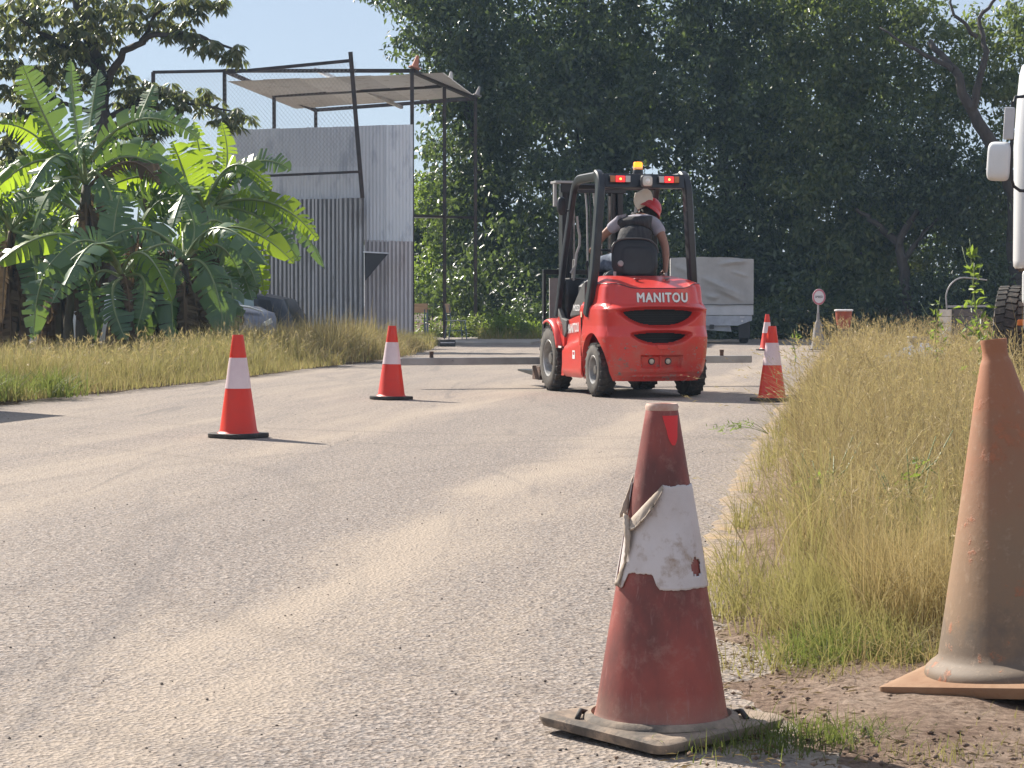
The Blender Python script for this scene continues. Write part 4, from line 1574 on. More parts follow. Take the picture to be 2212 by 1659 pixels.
PER = empty('person', FK.location.copy(), R(15))
tag(PER, 'person in red hard hat and dark vest driving the forklift, leaning to the right', 'person')
NK, HD_ = Vector((0.225, 0.80, 1.79)), Vector((0.315, 0.85, 1.845))
hu = Vector((0.58, 0.20, 0.80)).normalized()                 # crown direction of the head
hf = Vector((0.30, 0.93, -0.35)); hf = (hf - hu * hf.dot(hu)).normalized()
hr = hf.cross(hu)
def head_extra(mb):
    def ell(c, rx, ry, rz, n=14, k=20):
        rows = []
        for i in range(n + 1):
            ph = -math.pi / 2 + math.pi * i / n
            row = []
            for j in range(k + 1):
                a = 2 * math.pi * j / k
                x, y, z = math.cos(ph) * math.cos(a), math.cos(ph) * math.sin(a), math.sin(ph)
                # narrower jaw
                q = 1 - 0.22 * max(0, -z)
                row.append(tuple(c + hr * (x * rx * q) + hf * (y * ry * q) + hu * (z * rz)))
            rows.append(row)
        mb.grid(rows)
    ell(HD_, 0.078, 0.096, 0.118)
    ell(HD_ + hf * 0.098 - hu * 0.018, 0.014, 0.020, 0.026, 8, 10)            # nose
    ell(HD_ + hf * 0.086 - hu * 0.060, 0.026, 0.012, 0.010, 8, 10)            # mouth
    for s in (-1, 1):
        ell(HD_ + hr * (s * 0.080) - hf * 0.005 - hu * 0.01, 0.010, 0.022, 0.034, 8, 12)   # ears
        ell(HD_ + hr * (s * 0.030) + hf * 0.086 + hu * 0.012, 0.013, 0.010, 0.009, 6, 8)   # eyes
V = {
    'pel': ((0.05, 0.60, 1.34), (0.13, 0.10)), 'sp': ((0.08, 0.64, 1.48), (0.13, 0.09)), 'ch': ((0.13, 0.72, 1.66), (0.145, 0.095)),
    'nb': ((0.165, 0.765, 1.765), (0.075, 0.07)), 'nk': (tuple(NK), 0.052), 'hd': (tuple(HD_ - hu * 0.03), 0.055),
    'ls': ((-0.015, 0.80, 1.735), 0.058), 'lm': ((-0.085, 0.89, 1.665), 0.050), 'le': ((-0.15, 0.97, 1.585), 0.042), 'lf': ((-0.17, 1.03, 1.53), 0.038), 'lw': ((-0.185, 1.075, 1.49), 0.027),
    'lp': ((-0.195, 1.11, 1.475), (0.034, 0.02)),
    'rs': ((0.325, 0.70, 1.735), 0.060), 'rm': ((0.375, 0.64, 1.62), 0.052), 're': ((0.405, 0.59, 1.49), 0.044), 'rf': ((0.40, 0.55, 1.39), 0.040), 'rw': ((0.385, 0.51, 1.275), 0.028),
    'rp': ((0.38, 0.50, 1.235), (0.034, 0.02)),
    'lh': ((-0.06, 0.66, 1.33), 0.095), 'lk': ((-0.19, 1.00, 1.31), 0.072), 'la': ((-0.20, 1.08, 0.80), 0.045), 'lt': ((-0.20, 1.17, 0.72), 0.04),
    'rh': ((0.15, 0.66, 1.33), 0.095), 'rk': ((0.24, 1.00, 1.31), 0.072), 'ra': ((0.22, 1.08, 0.80), 0.045), 'rt': ((0.22, 1.17, 0.72), 0.04),
}
E = [('pel', 'sp'), ('sp', 'ch'), ('ch', 'nb'), ('nb', 'nk'), ('nk', 'hd'), ('nb', 'ls'), ('ls', 'lm'), ('lm', 'le'), ('le', 'lf'), ('lf', 'lw'), ('lw', 'lp'),
     ('nb', 'rs'), ('rs', 'rm'), ('rm', 're'), ('re', 'rf'), ('rf', 'rw'), ('rw', 'rp'),
     ('pel', 'lh'), ('lh', 'lk'), ('lk', 'la'), ('la', 'lt'), ('pel', 'rh'), ('rh', 'rk'), ('rk', 'ra'), ('ra', 'rt')]
# fingers: left hand closed round the knob, right hand holding the seat edge
def fingers(pfx, palm, fwd, out, curl):
    fwd, out, curl = Vector(fwd).normalized(), Vector(out).normalized(), Vector(curl).normalized()
    palm = Vector(palm)
    for i, L in enumerate((0.036, 0.042, 0.040, 0.031)):
        b = palm + out * (0.024 - 0.016 * i) + fwd * 0.022
        k1 = b + (fwd * 0.85 + curl * 0.5).normalized() * L * 0.7
        k2 = k1 + (fwd * 0.2 + curl).normalized() * L * 0.55
        k3 = k2 + (curl - fwd * 0.6).normalized() * L * 0.4
        for nm, p, r in (('a', b, 0.0095), ('b', k1, 0.009), ('c', k2, 0.0085), ('d', k3, 0.007)):
            V[f'{pfx}{i}{nm}'] = (tuple(p), r)
        E.extend([(pfx + 'p', f'{pfx}{i}a'), (f'{pfx}{i}a', f'{pfx}{i}b'), (f'{pfx}{i}b', f'{pfx}{i}c'), (f'{pfx}{i}c', f'{pfx}{i}d')])
    t1 = palm + out * 0.034 + curl * 0.008
    t2 = t1 + (out * 0.4 + fwd * 0.6 + curl * 0.5).normalized() * 0.028
    t3 = t2 + (fwd * 0.5 + curl * 0.9).normalized() * 0.022
    for nm, p, r in (('x', t1, 0.012), ('y', t2, 0.0105), ('z', t3, 0.0085)):
        V[f'{pfx}{nm}'] = (tuple(p), r)
    E.extend([(pfx + 'p', pfx + 'x'), (pfx + 'x', pfx + 'y'), (pfx + 'y', pfx + 'z')])
fingers('l', V['lp'][0], (-0.2, 0.9, -0.2), (0.9, 0.2, 0.0), (0.05, -0.1, -1))
fingers('r', V['rp'][0], (-0.15, 0.1, -1), (-0.1, 0.9, 0.1), (-1, 0.1, -0.1))
BODY = skin('body', V, E, 'pel', M_SKIN, PER, 2, extra=head_extra)
def grow(keys, g, tweak=None):
    out = {}
    for k in keys:
        p, r = V[k]
        r = tuple(a + g for a in r) if hasattr(r, '__len__') else r + g
        out[k] = (p, r)
    if tweak:
        out.update(tweak)
    return out
sh = grow(['pel', 'sp', 'ch', 'nb', 'ls', 'rs', 'lm', 'rm'], 0.012)
sh['lm'] = ((-0.095, 0.90, 1.655), 0.066)
sh['rm'] = ((0.385, 0.635, 1.60), 0.072)
skin('shirt', sh, [('pel', 'sp'), ('sp', 'ch'), ('ch', 'nb'), ('nb', 'ls'), ('ls', 'lm'), ('nb', 'rs'), ('rs', 'rm')], 'pel', M_SHIRT, PER)
vv = {'pel': ((0.05, 0.61, 1.34), 0.150), 'sp': ((0.08, 0.645, 1.47), 0.182), 'c1': ((0.11, 0.685, 1.57), 0.190), 'ch': ((0.14, 0.715, 1.655), 0.172), 'nb': ((0.162, 0.755, 1.745), 0.105),
      'vl': ((0.01, 0.785, 1.725), 0.080), 'vr': ((0.305, 0.70, 1.725), 0.080)}
VST = skin('vest', vv, [('pel', 'sp'), ('sp', 'c1'), ('c1', 'ch'), ('ch', 'nb'), ('nb', 'vl'), ('nb', 'vr')], 'pel', M_VEST, PER)
co = MB()
co.tube([Vector((0.178, 0.785, 1.785)) + (hr * math.cos(a) + Vector((0.1, 1, 0.2)) * math.sin(a)) * 0.058 + Vector((0, 0, 0.012)) for a in np.linspace(0, 2 * math.pi, 20)], 0.016, 8, caps=False)
co.obj('collar', M_VEST, VST, sm=180)
skin('trousers', grow(['pel', 'lh', 'lk', 'la', 'rh', 'rk', 'ra'], 0.018), [('pel', 'lh'), ('lh', 'lk'), ('lk', 'la'), ('pel', 'rh'), ('rh', 'rk'), ('rk', 'ra')], 'pel', M_JEAN, PER)
for k in ('l', 'r'):
    a, t = Vector(V[k + 'a'][0]), Vector(V[k + 't'][0])
    b = MB()
    b.tube([a + Vector((0, -0.05, -0.04)), a + Vector((0, 0.0, -0.05)), t, t + Vector((0, 0.06, -0.005)), t + Vector((0, 0.09, -0.01))], [0.035, 0.055, 0.048, 0.042, 0.02], 12)
    b.obj('boot', M_BLK, PER, sm=60)
# hair under the hat, hard hat, raised pale visor
Mh = Matrix((hr, hf, hu)).transposed()
hh = MB()
hh.lathe([(0.086, -0.075), (0.090, -0.03), (0.094, 0.02), (0.09, 0.05)], 24, M=Mh)
hh.v = [tuple(HD_ - hf * 0.012 + Vector(p)) for p in hh.v]
hh.f = [f for f in hh.f if len(f) == 4 and sum((Vector(hh.v[i]) - HD_).dot(hf) for i in f) / 4 < 0.03]
hh.mi = [0] * len(hh.f)
hh.obj('hair', M_HAIR, PER, sm=180)
he = MB()
rows = []
for i in range(12):
    t = i / 11
    ph = t * math.pi / 2
    row = []
    for j in range(41):
        a = 2 * math.pi * j / 40
        rr = math.cos(ph) ** 0.85
        ridge = 1 + 0.04 * math.exp(-(math.cos(a) / 0.25) ** 2) * math.sin(ph)
        row.append(tuple(HD_ + hu * (0.025 + 0.125 * math.sin(ph) * ridge) + hr * (math.cos(a) * 0.118 * rr) + hf * (math.sin(a) * 0.142 * rr)))
    rows.append(row)
he.grid(rows)
HE = he.obj('hard_hat', M_HELM, PER, sm=180)
bi = MB()
rows = []
for (k, dz) in ((1.0, 0.030), (1.05, 0.020), (1.12, 0.008), (1.13, 0.000), (1.02, 0.010)):
    row = []
    for j in range(41):
        a = 2 * math.pi * j / 40
        pk = 1 + 0.24 * max(0, math.sin(a)) ** 3 * (k - 1) / 0.12 + 0.10 * max(0, -math.sin(a)) ** 2 * (k - 1) / .12
        row.append(tuple(HD_ + hu * (0.0 + dz - 0.030 * max(0, -math.sin(a)) * (k - 1) / .12) + hr * (math.cos(a) * 0.118 * k) + hf * (math.sin(a) * 0.142 * k * pk)))
    rows.append(row)
bi.grid(rows)
bi.obj('hat_brim', M_HELM, HE, sm=180)
# visor plate raised above the left front of the hat
M_VIS = mat('cream_visor', (0.80, 0.72, 0.60), 0.5, col2=(0.72, 0.64, 0.52), nscale=9)
vi = MB()
vc = HD_ + Vector((-0.085, -0.06, 0.135))
va = Vector((0.83, 0.0, 0.42)).normalized()
vb = Vector((-0.35, 0.25, 0.80)).normalized()
vn = va.cross(vb)
rows = []
for i in range(9):
    v_ = i / 8 - 0.5
    wd_ = 0.150 - 0.16 * max(0, v_ - 0.1) - 0.10 * max(0, -v_ - 0.2)
    rows.append([tuple(vc + va * (u * wd_ + 0.03 * v_) + vb * (v_ * 0.165) + vn * (0.02 * (u * u) * 2)) for u in np.linspace(-1, 1, 13) * 0.72])
vi.grid(rows)
vi.obj('raised_visor', M_VIS, HE, sm=180, solid=0.006)
vs_ = MB()
vs_.tube([vc - va * 0.10 - vb * 0.04, vc - va * 0.13 - vb * 0.09, HD_ - hr * 0.115 + hu * 0.03], [0.012, 0.016, 0.012], 8)
vs_.obj('visor_strap', M_HOSE, HE, sm=60)
em = MB()
em.tube([HD_ - hr * 0.112 - hf * 0.03 + hu * 0.012, HD_ - hr * 0.125 - hf * 0.04 + hu * 0.012], 0.012, 10)
em.obj('clip', M_WHT, HE, sm=60)
# ================================================================== corrugated tower
def zinc(name, a, b, rust, lo=0.52, hi=0.66, metal=0.05, rough=0.5):
    m, nt, nd, ln, p = new_mat(name)
    n = noise(nd, ln, 1.1, 5, 0.6)
    c = mixc(nd, ln, a, b, n.outputs[0])
    n2 = noise(nd, ln, 2.6, 7, 0.7, sc3=(1.2, 1.2, 0.35))
    r2 = ramp(nd, [(lo, (0, 0, 0)), (hi, (0.7, 0.7, 0.7))])
    ln.new(n2.outputs[0], r2.inputs[0])
    c = mixc(nd, ln, c, rust, r2.outputs[0])
    g_ = nd.new('ShaderNodeObjectInfo')
    rr = ramp(nd, [(0, (0.82, 0.82, 0.83)), (1, (1.08, 1.08, 1.08))])
    ln.new(g_.outputs['Random'], rr.inputs[0])
    c = mixc(nd, ln, c, rr.outputs[0], 1.0, 'MULTIPLY')
    ln.new(c, p.inputs['Base Color'])
    p.inputs['Metallic'].default_value = metal
    p.inputs['Roughness'].default_value = rough
    return m
M_ZINC = zinc('bright_zinc', (0.70, 0.715, 0.75), (0.80, 0.81, 0.84), (0.42, 0.44, 0.50))
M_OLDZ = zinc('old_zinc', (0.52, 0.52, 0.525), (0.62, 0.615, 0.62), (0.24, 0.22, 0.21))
M_PINKZ = zinc('rusty_zinc', (0.64, 0.60, 0.60), (0.70, 0.65, 0.64), (0.40, 0.31, 0.29), 0.5, 0.7)
M_ROOFZ = zinc('roof_zinc', (0.66, 0.65, 0.64), (0.74, 0.73, 0.72), (0.30, 0.24, 0.21), 0.54, 0.72)
M_RIBSHADE = zinc('rib_shade_zinc', (0.17, 0.17, 0.178), (0.24, 0.238, 0.24), (0.14, 0.12, 0.11))  # rib shading put into the colour, for the front wall troughs
M_PINKSHADE = zinc('rib_shade_rusty_zinc', (0.38, 0.35, 0.35), (0.44, 0.39, 0.39), (0.26, 0.2, 0.19), 0.5, 0.7)  # the same painted rib shading for the low wall
M_POST = mat('dark_steel_post', (0.035, 0.028, 0.027), 0.6, col2=(0.07, 0.045, 0.038), nscale=5, bump=(20, 0.2))

def corrugated(p00, p10, p01, p11, pitch, amp, n_len=3, per=6, jitter=0.0):
    """sheet between four corners; ribs run from the 0-edge to the 1-edge (p00->p01)"""
    p00, p10, p01, p11 = map(Vector, (p00, p10, p01, p11))
    nrm_ = (p10 - p00).cross(p01 - p00).normalized()
    L = (p10 - p00).length
    n = max(2, int(round(L / pitch)))
    m_ = n * per
    rows = []
    for i in range(n_len + 1):
        t = i / n_len
        a, b = p00.lerp(p01, t), p10.lerp(p11, t)
        rows.append([tuple(a.lerp(b, j / m_) + nrm_ * (amp * math.sin(2 * math.pi * n * j / m_) + jitter * math.sin(3 * t + j * .05))) for j in range(m_ + 1)])
    mb = MB()
    mb.grid(rows)
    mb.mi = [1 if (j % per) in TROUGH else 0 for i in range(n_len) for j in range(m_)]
    return mb

TROUGH = (3, 4, 5)  # faces of each rib that get the painted shade
TW = empty('sheet_metal_tower', (-2.31, 49.0, 0.06))
tag(TW, 'tall open steel frame with corrugated zinc walls and lean-to roof beside the trees', 'tower')
TWI = Matrix.Translation(-Vector(TW.location))
def T(xd, yd, D):
    return TWI @ U(xd, yd, D)
def Dfront(xd):      # the front face runs left and away
    return 49.0 + (890 - xd) / (890 - 485) * 1.6
FRZ = 6.05
def member(name, a, b, w=0.085, m=M_POST, h=None):
    mb = MB()
    mb.bar(a, b, w, h)
    return mb.obj(name, m, TW)
def gz(p):
    q = Vector(p); q.z = 0.0
    return q
pA, pL, pLL = T(890, 153, 49.0), T(485, 153, 50.6), T(331, 156, 51.3)
pB, pC = T(960, 188, 51.6), T(1027, 213, 54.2)
pBL1, pBL2 = T(592, 207, 53.0), T(682, 238, 55.8)
for p in (pA, pL, pLL, pB, pC, pBL1, pBL2):
    member('post', gz(p), p)
member('top_beam', pLL, pL, 0.07)
member('top_beam', pL, pA, 0.085)
member('side_beam', pA, pC, 0.10)
member('side_beam', pL, pBL2, 0.085)
member('rear_beam', pBL2, pC, 0.085)
member('cross_beam', pBL1, T(953, 186, 51.6), 0.085)
member('rafter', T(680, 150, 49.8), T(868, 232, 55.0), 0.075, M_ROOFZ)
# leaning post and the broken top rail in front
lp0, lp1 = T(783, 428, 48.9), T(757, 112, 48.6)
member('leaning_post', lp0, lp1, 0.095)
member('sloping_rail', T(488, 157, 50.0), T(757, 131, 48.7), 0.07)
member('mid_rail', T(300, 392, 50.9), T(778, 371, 48.8), 0.055)
member('side_rail', T(893, 466, 49.3), T(1020, 470, 53.8), 0.06)
# walls
def wall(name, x0, x1, yt0, yt1, yb, m, pitch, amp, n, doff=0.10):
    for k in range(n):
        xa = x0 + (x1 - x0) * k / n
        xb = x0 + (x1 - x0) * (k + 1) / n + (x1 - x0) / n * 0.04
        xb = min(xb, x1)
        ta = yt0 + (yt1 - yt0) * (xa - x0) / (x1 - x0)
        tb = yt0 + (yt1 - yt0) * (xb - x0) / (x1 - x0)
        da, db = Dfront(xa) - doff - 0.02 * (k % 2), Dfront(xb) - doff - 0.02 * (k % 2)
        P0, P1 = T(xa, ta + random.uniform(-1, 1), da), T(xb, tb + random.uniform(-1, 1), db)
        if yb is None:
            Q0, Q1 = gz(P0), gz(P1)
        else:
            Q0, Q1 = T(xa, yb, da), T(xb, yb, db)
        Q0.x, Q1.x = P0.x, P1.x
        c = corrugated(Q0, Q1, P0, P1, pitch, amp, 3, jitter=0.006)
        c.obj(name, m, TW, sm=180, solid=0.0)
wall('wall_sheet', 486, 778, 281, 273, 440, M_ZINC, 0.088, 0.010, 5, 0.08)
wall('wall_sheet', 775, 892, 273, 268, 522, M_ZINC, 0.088, 0.010, 2, 0.08)
wall('low_wall_sheet', 787, 892, 519, 520, None, [M_PINKZ, M_PINKSHADE], 0.110, 0.026, 2, 0.10)
wall('front_wall_sheet', 470, 786, 436, 427, None, [M_OLDZ, M_RIBSHADE], 0.116, 0.040, 6, 0.28)
# roof and side platform
for k in range(6):
    a0, a1 = k / 6, (k + 1) / 6 + 0.012
    n0, n1 = T(492, 181, 50.4), T(952, 164, 49.4)
    f0, f1 = T(640, 240, 55.6), T(1020, 214, 54.0)
    c = corrugated(n0.lerp(n1, a0), n0.lerp(f0, 0) .lerp(n1, a0).lerp(f0.lerp(f1, a0), 1), n0.lerp(n1, a1), f0.lerp(f1, a1), 0.11, 0.012, 5)
    q = [n0.lerp(n1, a0), n0.lerp(n1, a1), f0.lerp(f1, a0), f0.lerp(f1, a1)]
    c = corrugated(q[0], q[2], q[1], q[3], 0.12, 0.012, 3)
    dz = 0.012 * (k % 2) + 0.06
    c.v = [(x, y, z + dz) for x, y, z in c.v]
    c.obj('roof_sheet', M_ROOFZ, TW, sm=180)
for k in range(3):
    n0, n1 = T(893, 470, 49.3), T(1010, 471, 53.6)
    a, b = n0.lerp(n1, k / 3), n0.lerp(n1, (k + 1) / 3 + 0.02)
    off = Vector((-2.6, 0.9, 0.12))
    c = corrugated(a, a + off, b, b + off, 0.12, 0.014, 2)
    c.obj('platform_sheet', M_ROOFZ, TW, sm=180)
# serving hatch hanging out of the wall
ht = MB()
hA, hB, hC = T(788, 546, 48.5), T(838, 547, 48.5), T(789, 606, 48.7)
off = Vector((0.0, 0.18, 0))
ht.add([hA, hB, hC, hA + off, hB + off, hC + off], [(0, 1, 2), (5, 4, 3), (0, 3, 4, 1), (1, 4, 5, 2), (2, 5, 3, 0)])
HT = ht.obj('hatch_chute', mat('dark_hatch', (0.055, 0.058, 0.068), 0.6), TW)
hl = MB()
hl.bar(hA + Vector((-.03, -.03, 0.02)), hB + Vector((.02, -.03, 0.0)), 0.06, 0.03)
hl.obj('hatch_lid', M_ZINC, HT)
# chain-link mesh in the left bays
def chainlink(a, b, c, d, sp=0.075, r=0.0035):
    """a-b bottom edge, c-d top edge (c above a)"""
    a, b, c, d = map(Vector, (a, b, c, d))
    Lx, Ly = (b - a).length, (c - a).length
    mb = MB()
    def pt(u, v):
        return a.lerp(b, u / Lx).lerp(c.lerp(d, u / Lx), v / Ly)
    segs = []
    k = -Ly
    while k < Lx:
        for sgn in (1, -1):
            u0, v0 = (k, 0.0) if sgn > 0 else (k + Ly, 0.0)
            u1, v1 = (k + Ly, Ly) if sgn > 0 else (k, Ly)
            ts = [0.0, 1.0]
            for lim in (0.0, Lx):
                if (u0 - lim) * (u1 - lim) < 0:
                    ts.append((lim - u0) / (u1 - u0))
            ts.sort()
            for t0, t1 in zip(ts[:-1], ts[1:]):
                um = u0 + (u1 - u0) * (t0 + t1) / 2
                if 0 <= um <= Lx and t1 - t0 > 0.01:
                    p = pt(u0 + (u1 - u0) * t0, v0 + (v1 - v0) * t0)
                    q = pt(u0 + (u1 - u0) * t1, v0 + (v1 - v0) * t1)
                    segs.append((p, q))
        k += sp
    for p, q in segs:
        mb.tube([p, q], r, 3, caps=False)
    return mb
M_WIRE = mat('galvanised_wire', (0.42, 0.43, 0.44), 0.5, 0.4)
for (x0, x1, yb, yt0, yt1, da, db) in ((485, 770, 360, 160, 134, 50.3, 48.75), (331, 485, 420, 158, 155, 51.3, 50.6), (208, 331, 420, 225, 160, 51.9, 51.3)):
    cl = chainlink(T(x0, yb, da), T(x1, yb, db), T(x0, yt0, da), T(x1, yt1, db), 0.11, 0.0034)
    o = cl.obj('chain_link_mesh', M_WIRE, TW, fixn=False)
    o['kind'] = 'stuff'

# small cones left on the roof beam
M_PALE = mat('bleached_orange_cone', (0.50, 0.17, 0.09), 0.6, col2=(0.46, 0.22, 0.15), nscale=6)
M_PALEG = mat('bleached_grey_cone', (0.52, 0.50, 0.47), 0.7, col2=(0.42, 0.39, 0.35), nscale=6)
M_DARKG = mat('grey_cone', (0.30, 0.28, 0.27), 0.7, col2=(0.22, 0.2, 0.19), nscale=6)
def small_cone(name, p, h, m, rot, lab):
    c = empty(name, p, rot=rot)
    b = MB()
    b.lathe([(0.125 * h / .3, 0.0), (0.125 * h / .3, 0.02), (0.085 * h / .3, 0.03), (0.034 * h / .3, h - 0.01), (0.028 * h / .3, h), (0.02 * h / .3, h), (0.018 * h / .3, h * .5), (0, h * .5)], 24)
    b.obj('body', m, c, sm=50)
    q = MB()
    q.prism(rounded_plate(0.13 * h / .3, 0.02, 3), -0.004, 0.018, 'z')
    q.obj('base', m, c)
    tag(c, lab, 'traffic cone', 'small cones on the roof beam')
    return c
pt_ = U(893, 150, 49.0)
small_cone('small_cone', pt_ + Vector((0.03, 0, 0.03)), 0.30, M_PALE, (0, R(14), 0.3), 'small faded orange cone perched on the front corner of the tower roof')
small_cone('small_cone', U(966, 184, 51.6) + Vector((0.07, 0, 0.06)), 0.27, M_PALEG, (0, R(6), 0.3), 'small bleached whitish cone halfway along the tower roof beam')
small_cone('small_cone', U(1028, 211, 54.2) + Vector((0.03, 0, 0.05)), 0.24, M_DARKG, (0, R(16), 0.3), 'small grey cone at the far end of the tower roof beam')

# school chair and desk on the slab
M_WOOD = mat('pale_plywood', (0.50, 0.33, 0.20), 0.55, col2=(0.42, 0.27, 0.16), nscale=4, sc3=(1, 1, 8))
M_BLUE = mat('blue_grey_tube', (0.10, 0.15, 0.20), 0.45)
ch = empty('school_chair', (U(985, 735, 50.0).x, 50.0, 0.06), R(-72))
tag(ch, 'school chair with pale plywood back and blue-grey legs between the tower posts', 'chair')
s = MB(); s.box((0, 0, 0.44), (0.40, 0.40, 0.018)); s.obj('seat', M_PALEG, ch, bevel=0.01)
s = MB(); s.box((0, -0.20, 0.73), (0.38, 0.016, 0.22), Matrix.Rotation(R(8), 3, 'X')); s.obj('backrest', M_WOOD, ch, bevel=0.02)
for sx in (-1, 1):
    l = MB(); l.tube([(sx * 0.17, 0.17, 0.43), (sx * 0.19, 0.21, 0.0)], 0.013, 8); l.obj('leg', M_BLUE, ch)
    l = MB(); l.tube([(sx * 0.17, -0.22, 0.80), (sx * 0.17, -0.17, 0.44), (sx * 0.19, -0.23, 0.0)], 0.013, 8); l.obj('leg', M_BLUE, ch)
    l = MB(); l.tube([(sx * 0.18, 0.19, 0.2), (sx * 0.18, -0.2, 0.2)], 0.009, 6); l.obj('stretcher', M_BLUE, ch)
dk = empty('school_desk', (U(893, 735, 50.6).x, 50.6, 0.06), R(-8))
tag(dk, 'school desk with wooden top half hidden behind the tower wall corner', 'desk')
s = MB(); s.box((0, 0, 0.72), (0.75, 0.50, 0.03)); s.obj('desk_top', M_WOOD, dk, bevel=0.006)
for sx in (-1, 1):
    for sy in (-1, 1):
        l = MB(); l.tube([(sx * 0.31, sy * 0.2, 0.71), (sx * 0.31, sy * 0.2, 0.0)], 0.016, 8); l.obj('leg', M_BLUE, dk)
    l = MB(); l.tube([(sx * 0.31, -0.2, 0.36), (sx * 0.31, 0.2, 0.36)], 0.014, 6); l.obj('stretcher', M_BLUE, dk)
s = MB(); s.box((0.05, 0.02, 0.36), (0.62, 0.34, 0.014)); s.obj('shelf', M_WOOD, dk)
c2 = empty('school_chair', (U(905, 735, 51.6).x, 51.6, 0.06), R(176))
tag(c2, 'school chair showing only its wooden backrest above the desk top', 'chair')
for kk in ch.children:
    q = kk.copy(); COL.objects.link(q); q.parent = c2

# black plastic tray lying by the slab
ty = empty('plastic_tray', (U(965, 752, 44.6).x, 44.6, 0.0), R(10))
tag(ty, 'small black plastic container lying on the ground before the slab', 'container')
t_ = MB()
t_.box((0, 0, 0.01), (0.34, 0.24, 0.02))
t_.box((0, -0.11, 0.08), (0.34, 0.02, 0.12)); t_.box((0, 0.11, 0.08), (0.34, 0.02, 0.12))
t_.box((-0.16, 0, 0.08), (0.02, 0.2, 0.12)); t_.box((0.16, 0, 0.08), (0.02, 0.2, 0.12))
t_.obj('tray_body', M_BLK, ty, bevel=0.004)
t_ = MB(); t_.box((0, -0.122, 0.085), (0.3, 0.006, 0.02)); t_.obj('tray_rim', M_ZINC, ty)

# container parked out of the picture on the left; only its shadow reaches the road
SH = empty('storage_container', (-7.76, 16.95, 0.0), R(-13))
tag(SH, 'steel storage container standing left of the picture, casting the dark wedge on the road', 'container')
def cont_wall(x, y0, y1, z0, z1, n):
    rows = []
    for z in (z0, z1):
        row = []
        for k in range(n + 1):
            y = y0 + (y1 - y0) * k / n
            row.append((x + (0.03 if (k // 2) % 2 else 0.0) * (1 if x > 0 else -1), y, z))
        rows.append(row)
    mb = MB(); mb.grid(rows)
    return mb
M_CONT = mat('container_paint', (0.10, 0.16, 0.20), 0.6, col2=(0.16, 0.12, 0.1), nscale=3)
for sx in (-1, 1):
    cont_wall(sx * 1.15, -3.0, 3.0, 0.12, 2.42, 60).obj('side_wall', M_CONT, SH)
for y in (-3.0, 3.0):
    b = MB(); b.box((0, y, 1.27), (2.3, 0.06, 2.3)); b.obj('end_wall', M_CONT, SH)
b = MB(); b.box((0, 0, 2.44), (2.42, 6.1, 0.06)); b.obj('roof', M_CONT, SH)
b = MB(); b.box((0, 0, 0.07), (2.42, 6.1, 0.14)); b.obj('floor', M_CONT, SH)
for sx in (-1, 1):
    for y in (-3.0, 3.0):
        b = MB(); b.box((sx * 1.17, y, 1.24), (0.12, 0.12, 2.48)); b.obj('corner_post', M_CONT, SH)
# ================================================================== covered trailer behind the forklift
M_TARP = mat('grey_canvas', (0.44, 0.425, 0.405), 0.8, col2=(0.37, 0.355, 0.34), nscale=3, dust=((0.26, 0.24, 0.22), 0.6, 0.8))
M_GALV = mat('galvanised_panel', (0.42, 0.45, 0.50), 0.45, 0.4, col2=(0.34, 0.36, 0.41), nscale=8)
M_WPAN = mat('pale_panel', (0.58, 0.58, 0.59), 0.5, col2=(0.50, 0.50, 0.51), nscale=4)
TLR = empty('covered_trailer', (4.60, 49.2, 0.0), R(-4))
tag(TLR, 'small trailer with creased grey canvas cover parked beyond the forklift', 'trailer')
hw, hl_, zb, zt = 0.93, 1.45, 0.885, 1.93
def tarp_face(u, v):
    """creases in the front face: u across 0..1, v up 0..1 -> depth"""
    d = 0.0
    for (u0, v0, u1, v1, a, w) in ((0.42, 0.55, 0.97, 0.10, 0.05, 0.05), (0.55, 0.35, 0.95, 0.02, 0.04, 0.04), (0.30, 0.62, 0.37, 0.02, 0.045, 0.03), (0.27, 0.30, 0.16, 0.02, 0.03, 0.03),
                                   (0.62, 0.86, 0.97, 0.97, 0.035, 0.04), (0.45, 0.20, 0.60, 0.12, 0.04, 0.05), (0.05, 0.85, 0.35, 0.55, 0.02, 0.05), (0.75, 0.70, 0.98, 0.60, 0.02, 0.03)):
        du, dv = u1 - u0, v1 - v0
        L2 = du * du + dv * dv
        t = min(1, max(0, ((u - u0) * du + (v - v0) * dv) / L2))
        q = math.hypot(u - u0 - t * du, v - v0 - t * dv)
        d += 1.9 * a * math.exp(-(q / w) ** 2) * math.sin(math.pi * min(1, t + 0.12))
    return d
tp = MB()
rows = []
for v in np.linspace(0, 1, 50):
    row = []
    for u in np.linspace(0, 1, 60):
        x = -hw + 2 * hw * u
        top = zt + 0.035 * math.sin(u * math.pi) - 0.02 * u
        z = zb - 0.02 * float(vnoise(u, 0, 8, 2)) + (top - zb) * v
        row.append((x, -hl_ - 0.03 + tarp_face(u, v) * -1 + 0.035 * (1 - v) * math.sin(u * 17) * 0.5, z))
    rows.append(row)
tp.grid(rows)
r_top = rows[-1]
tp.grid([r_top, [(x, hl_, z - 0.01) for (x, y, z) in r_top]])
for sx in (0, 59):
    col_ = [rows[i][sx] for i in range(50)]
    tp.grid([col_, [(x + (0.01 if sx else -0.01), 0, z) for (x, y, z) in col_], [(x, hl_, z) for (x, y, z) in col_]])
tp.obj('canvas_cover', M_TARP, TLR, sm=55)
ro = MB()
ro.tube([(-hw, -hl_ - 0.05, zb - 0.0), (-0.3, -hl_ - 0.055, zb - 0.01), (0.3, -hl_ - 0.055, zb - 0.012), (hw, -hl_ - 0.05, zb)], 0.008, 6)
ro.obj('lashing_rope', M_BLK, TLR)
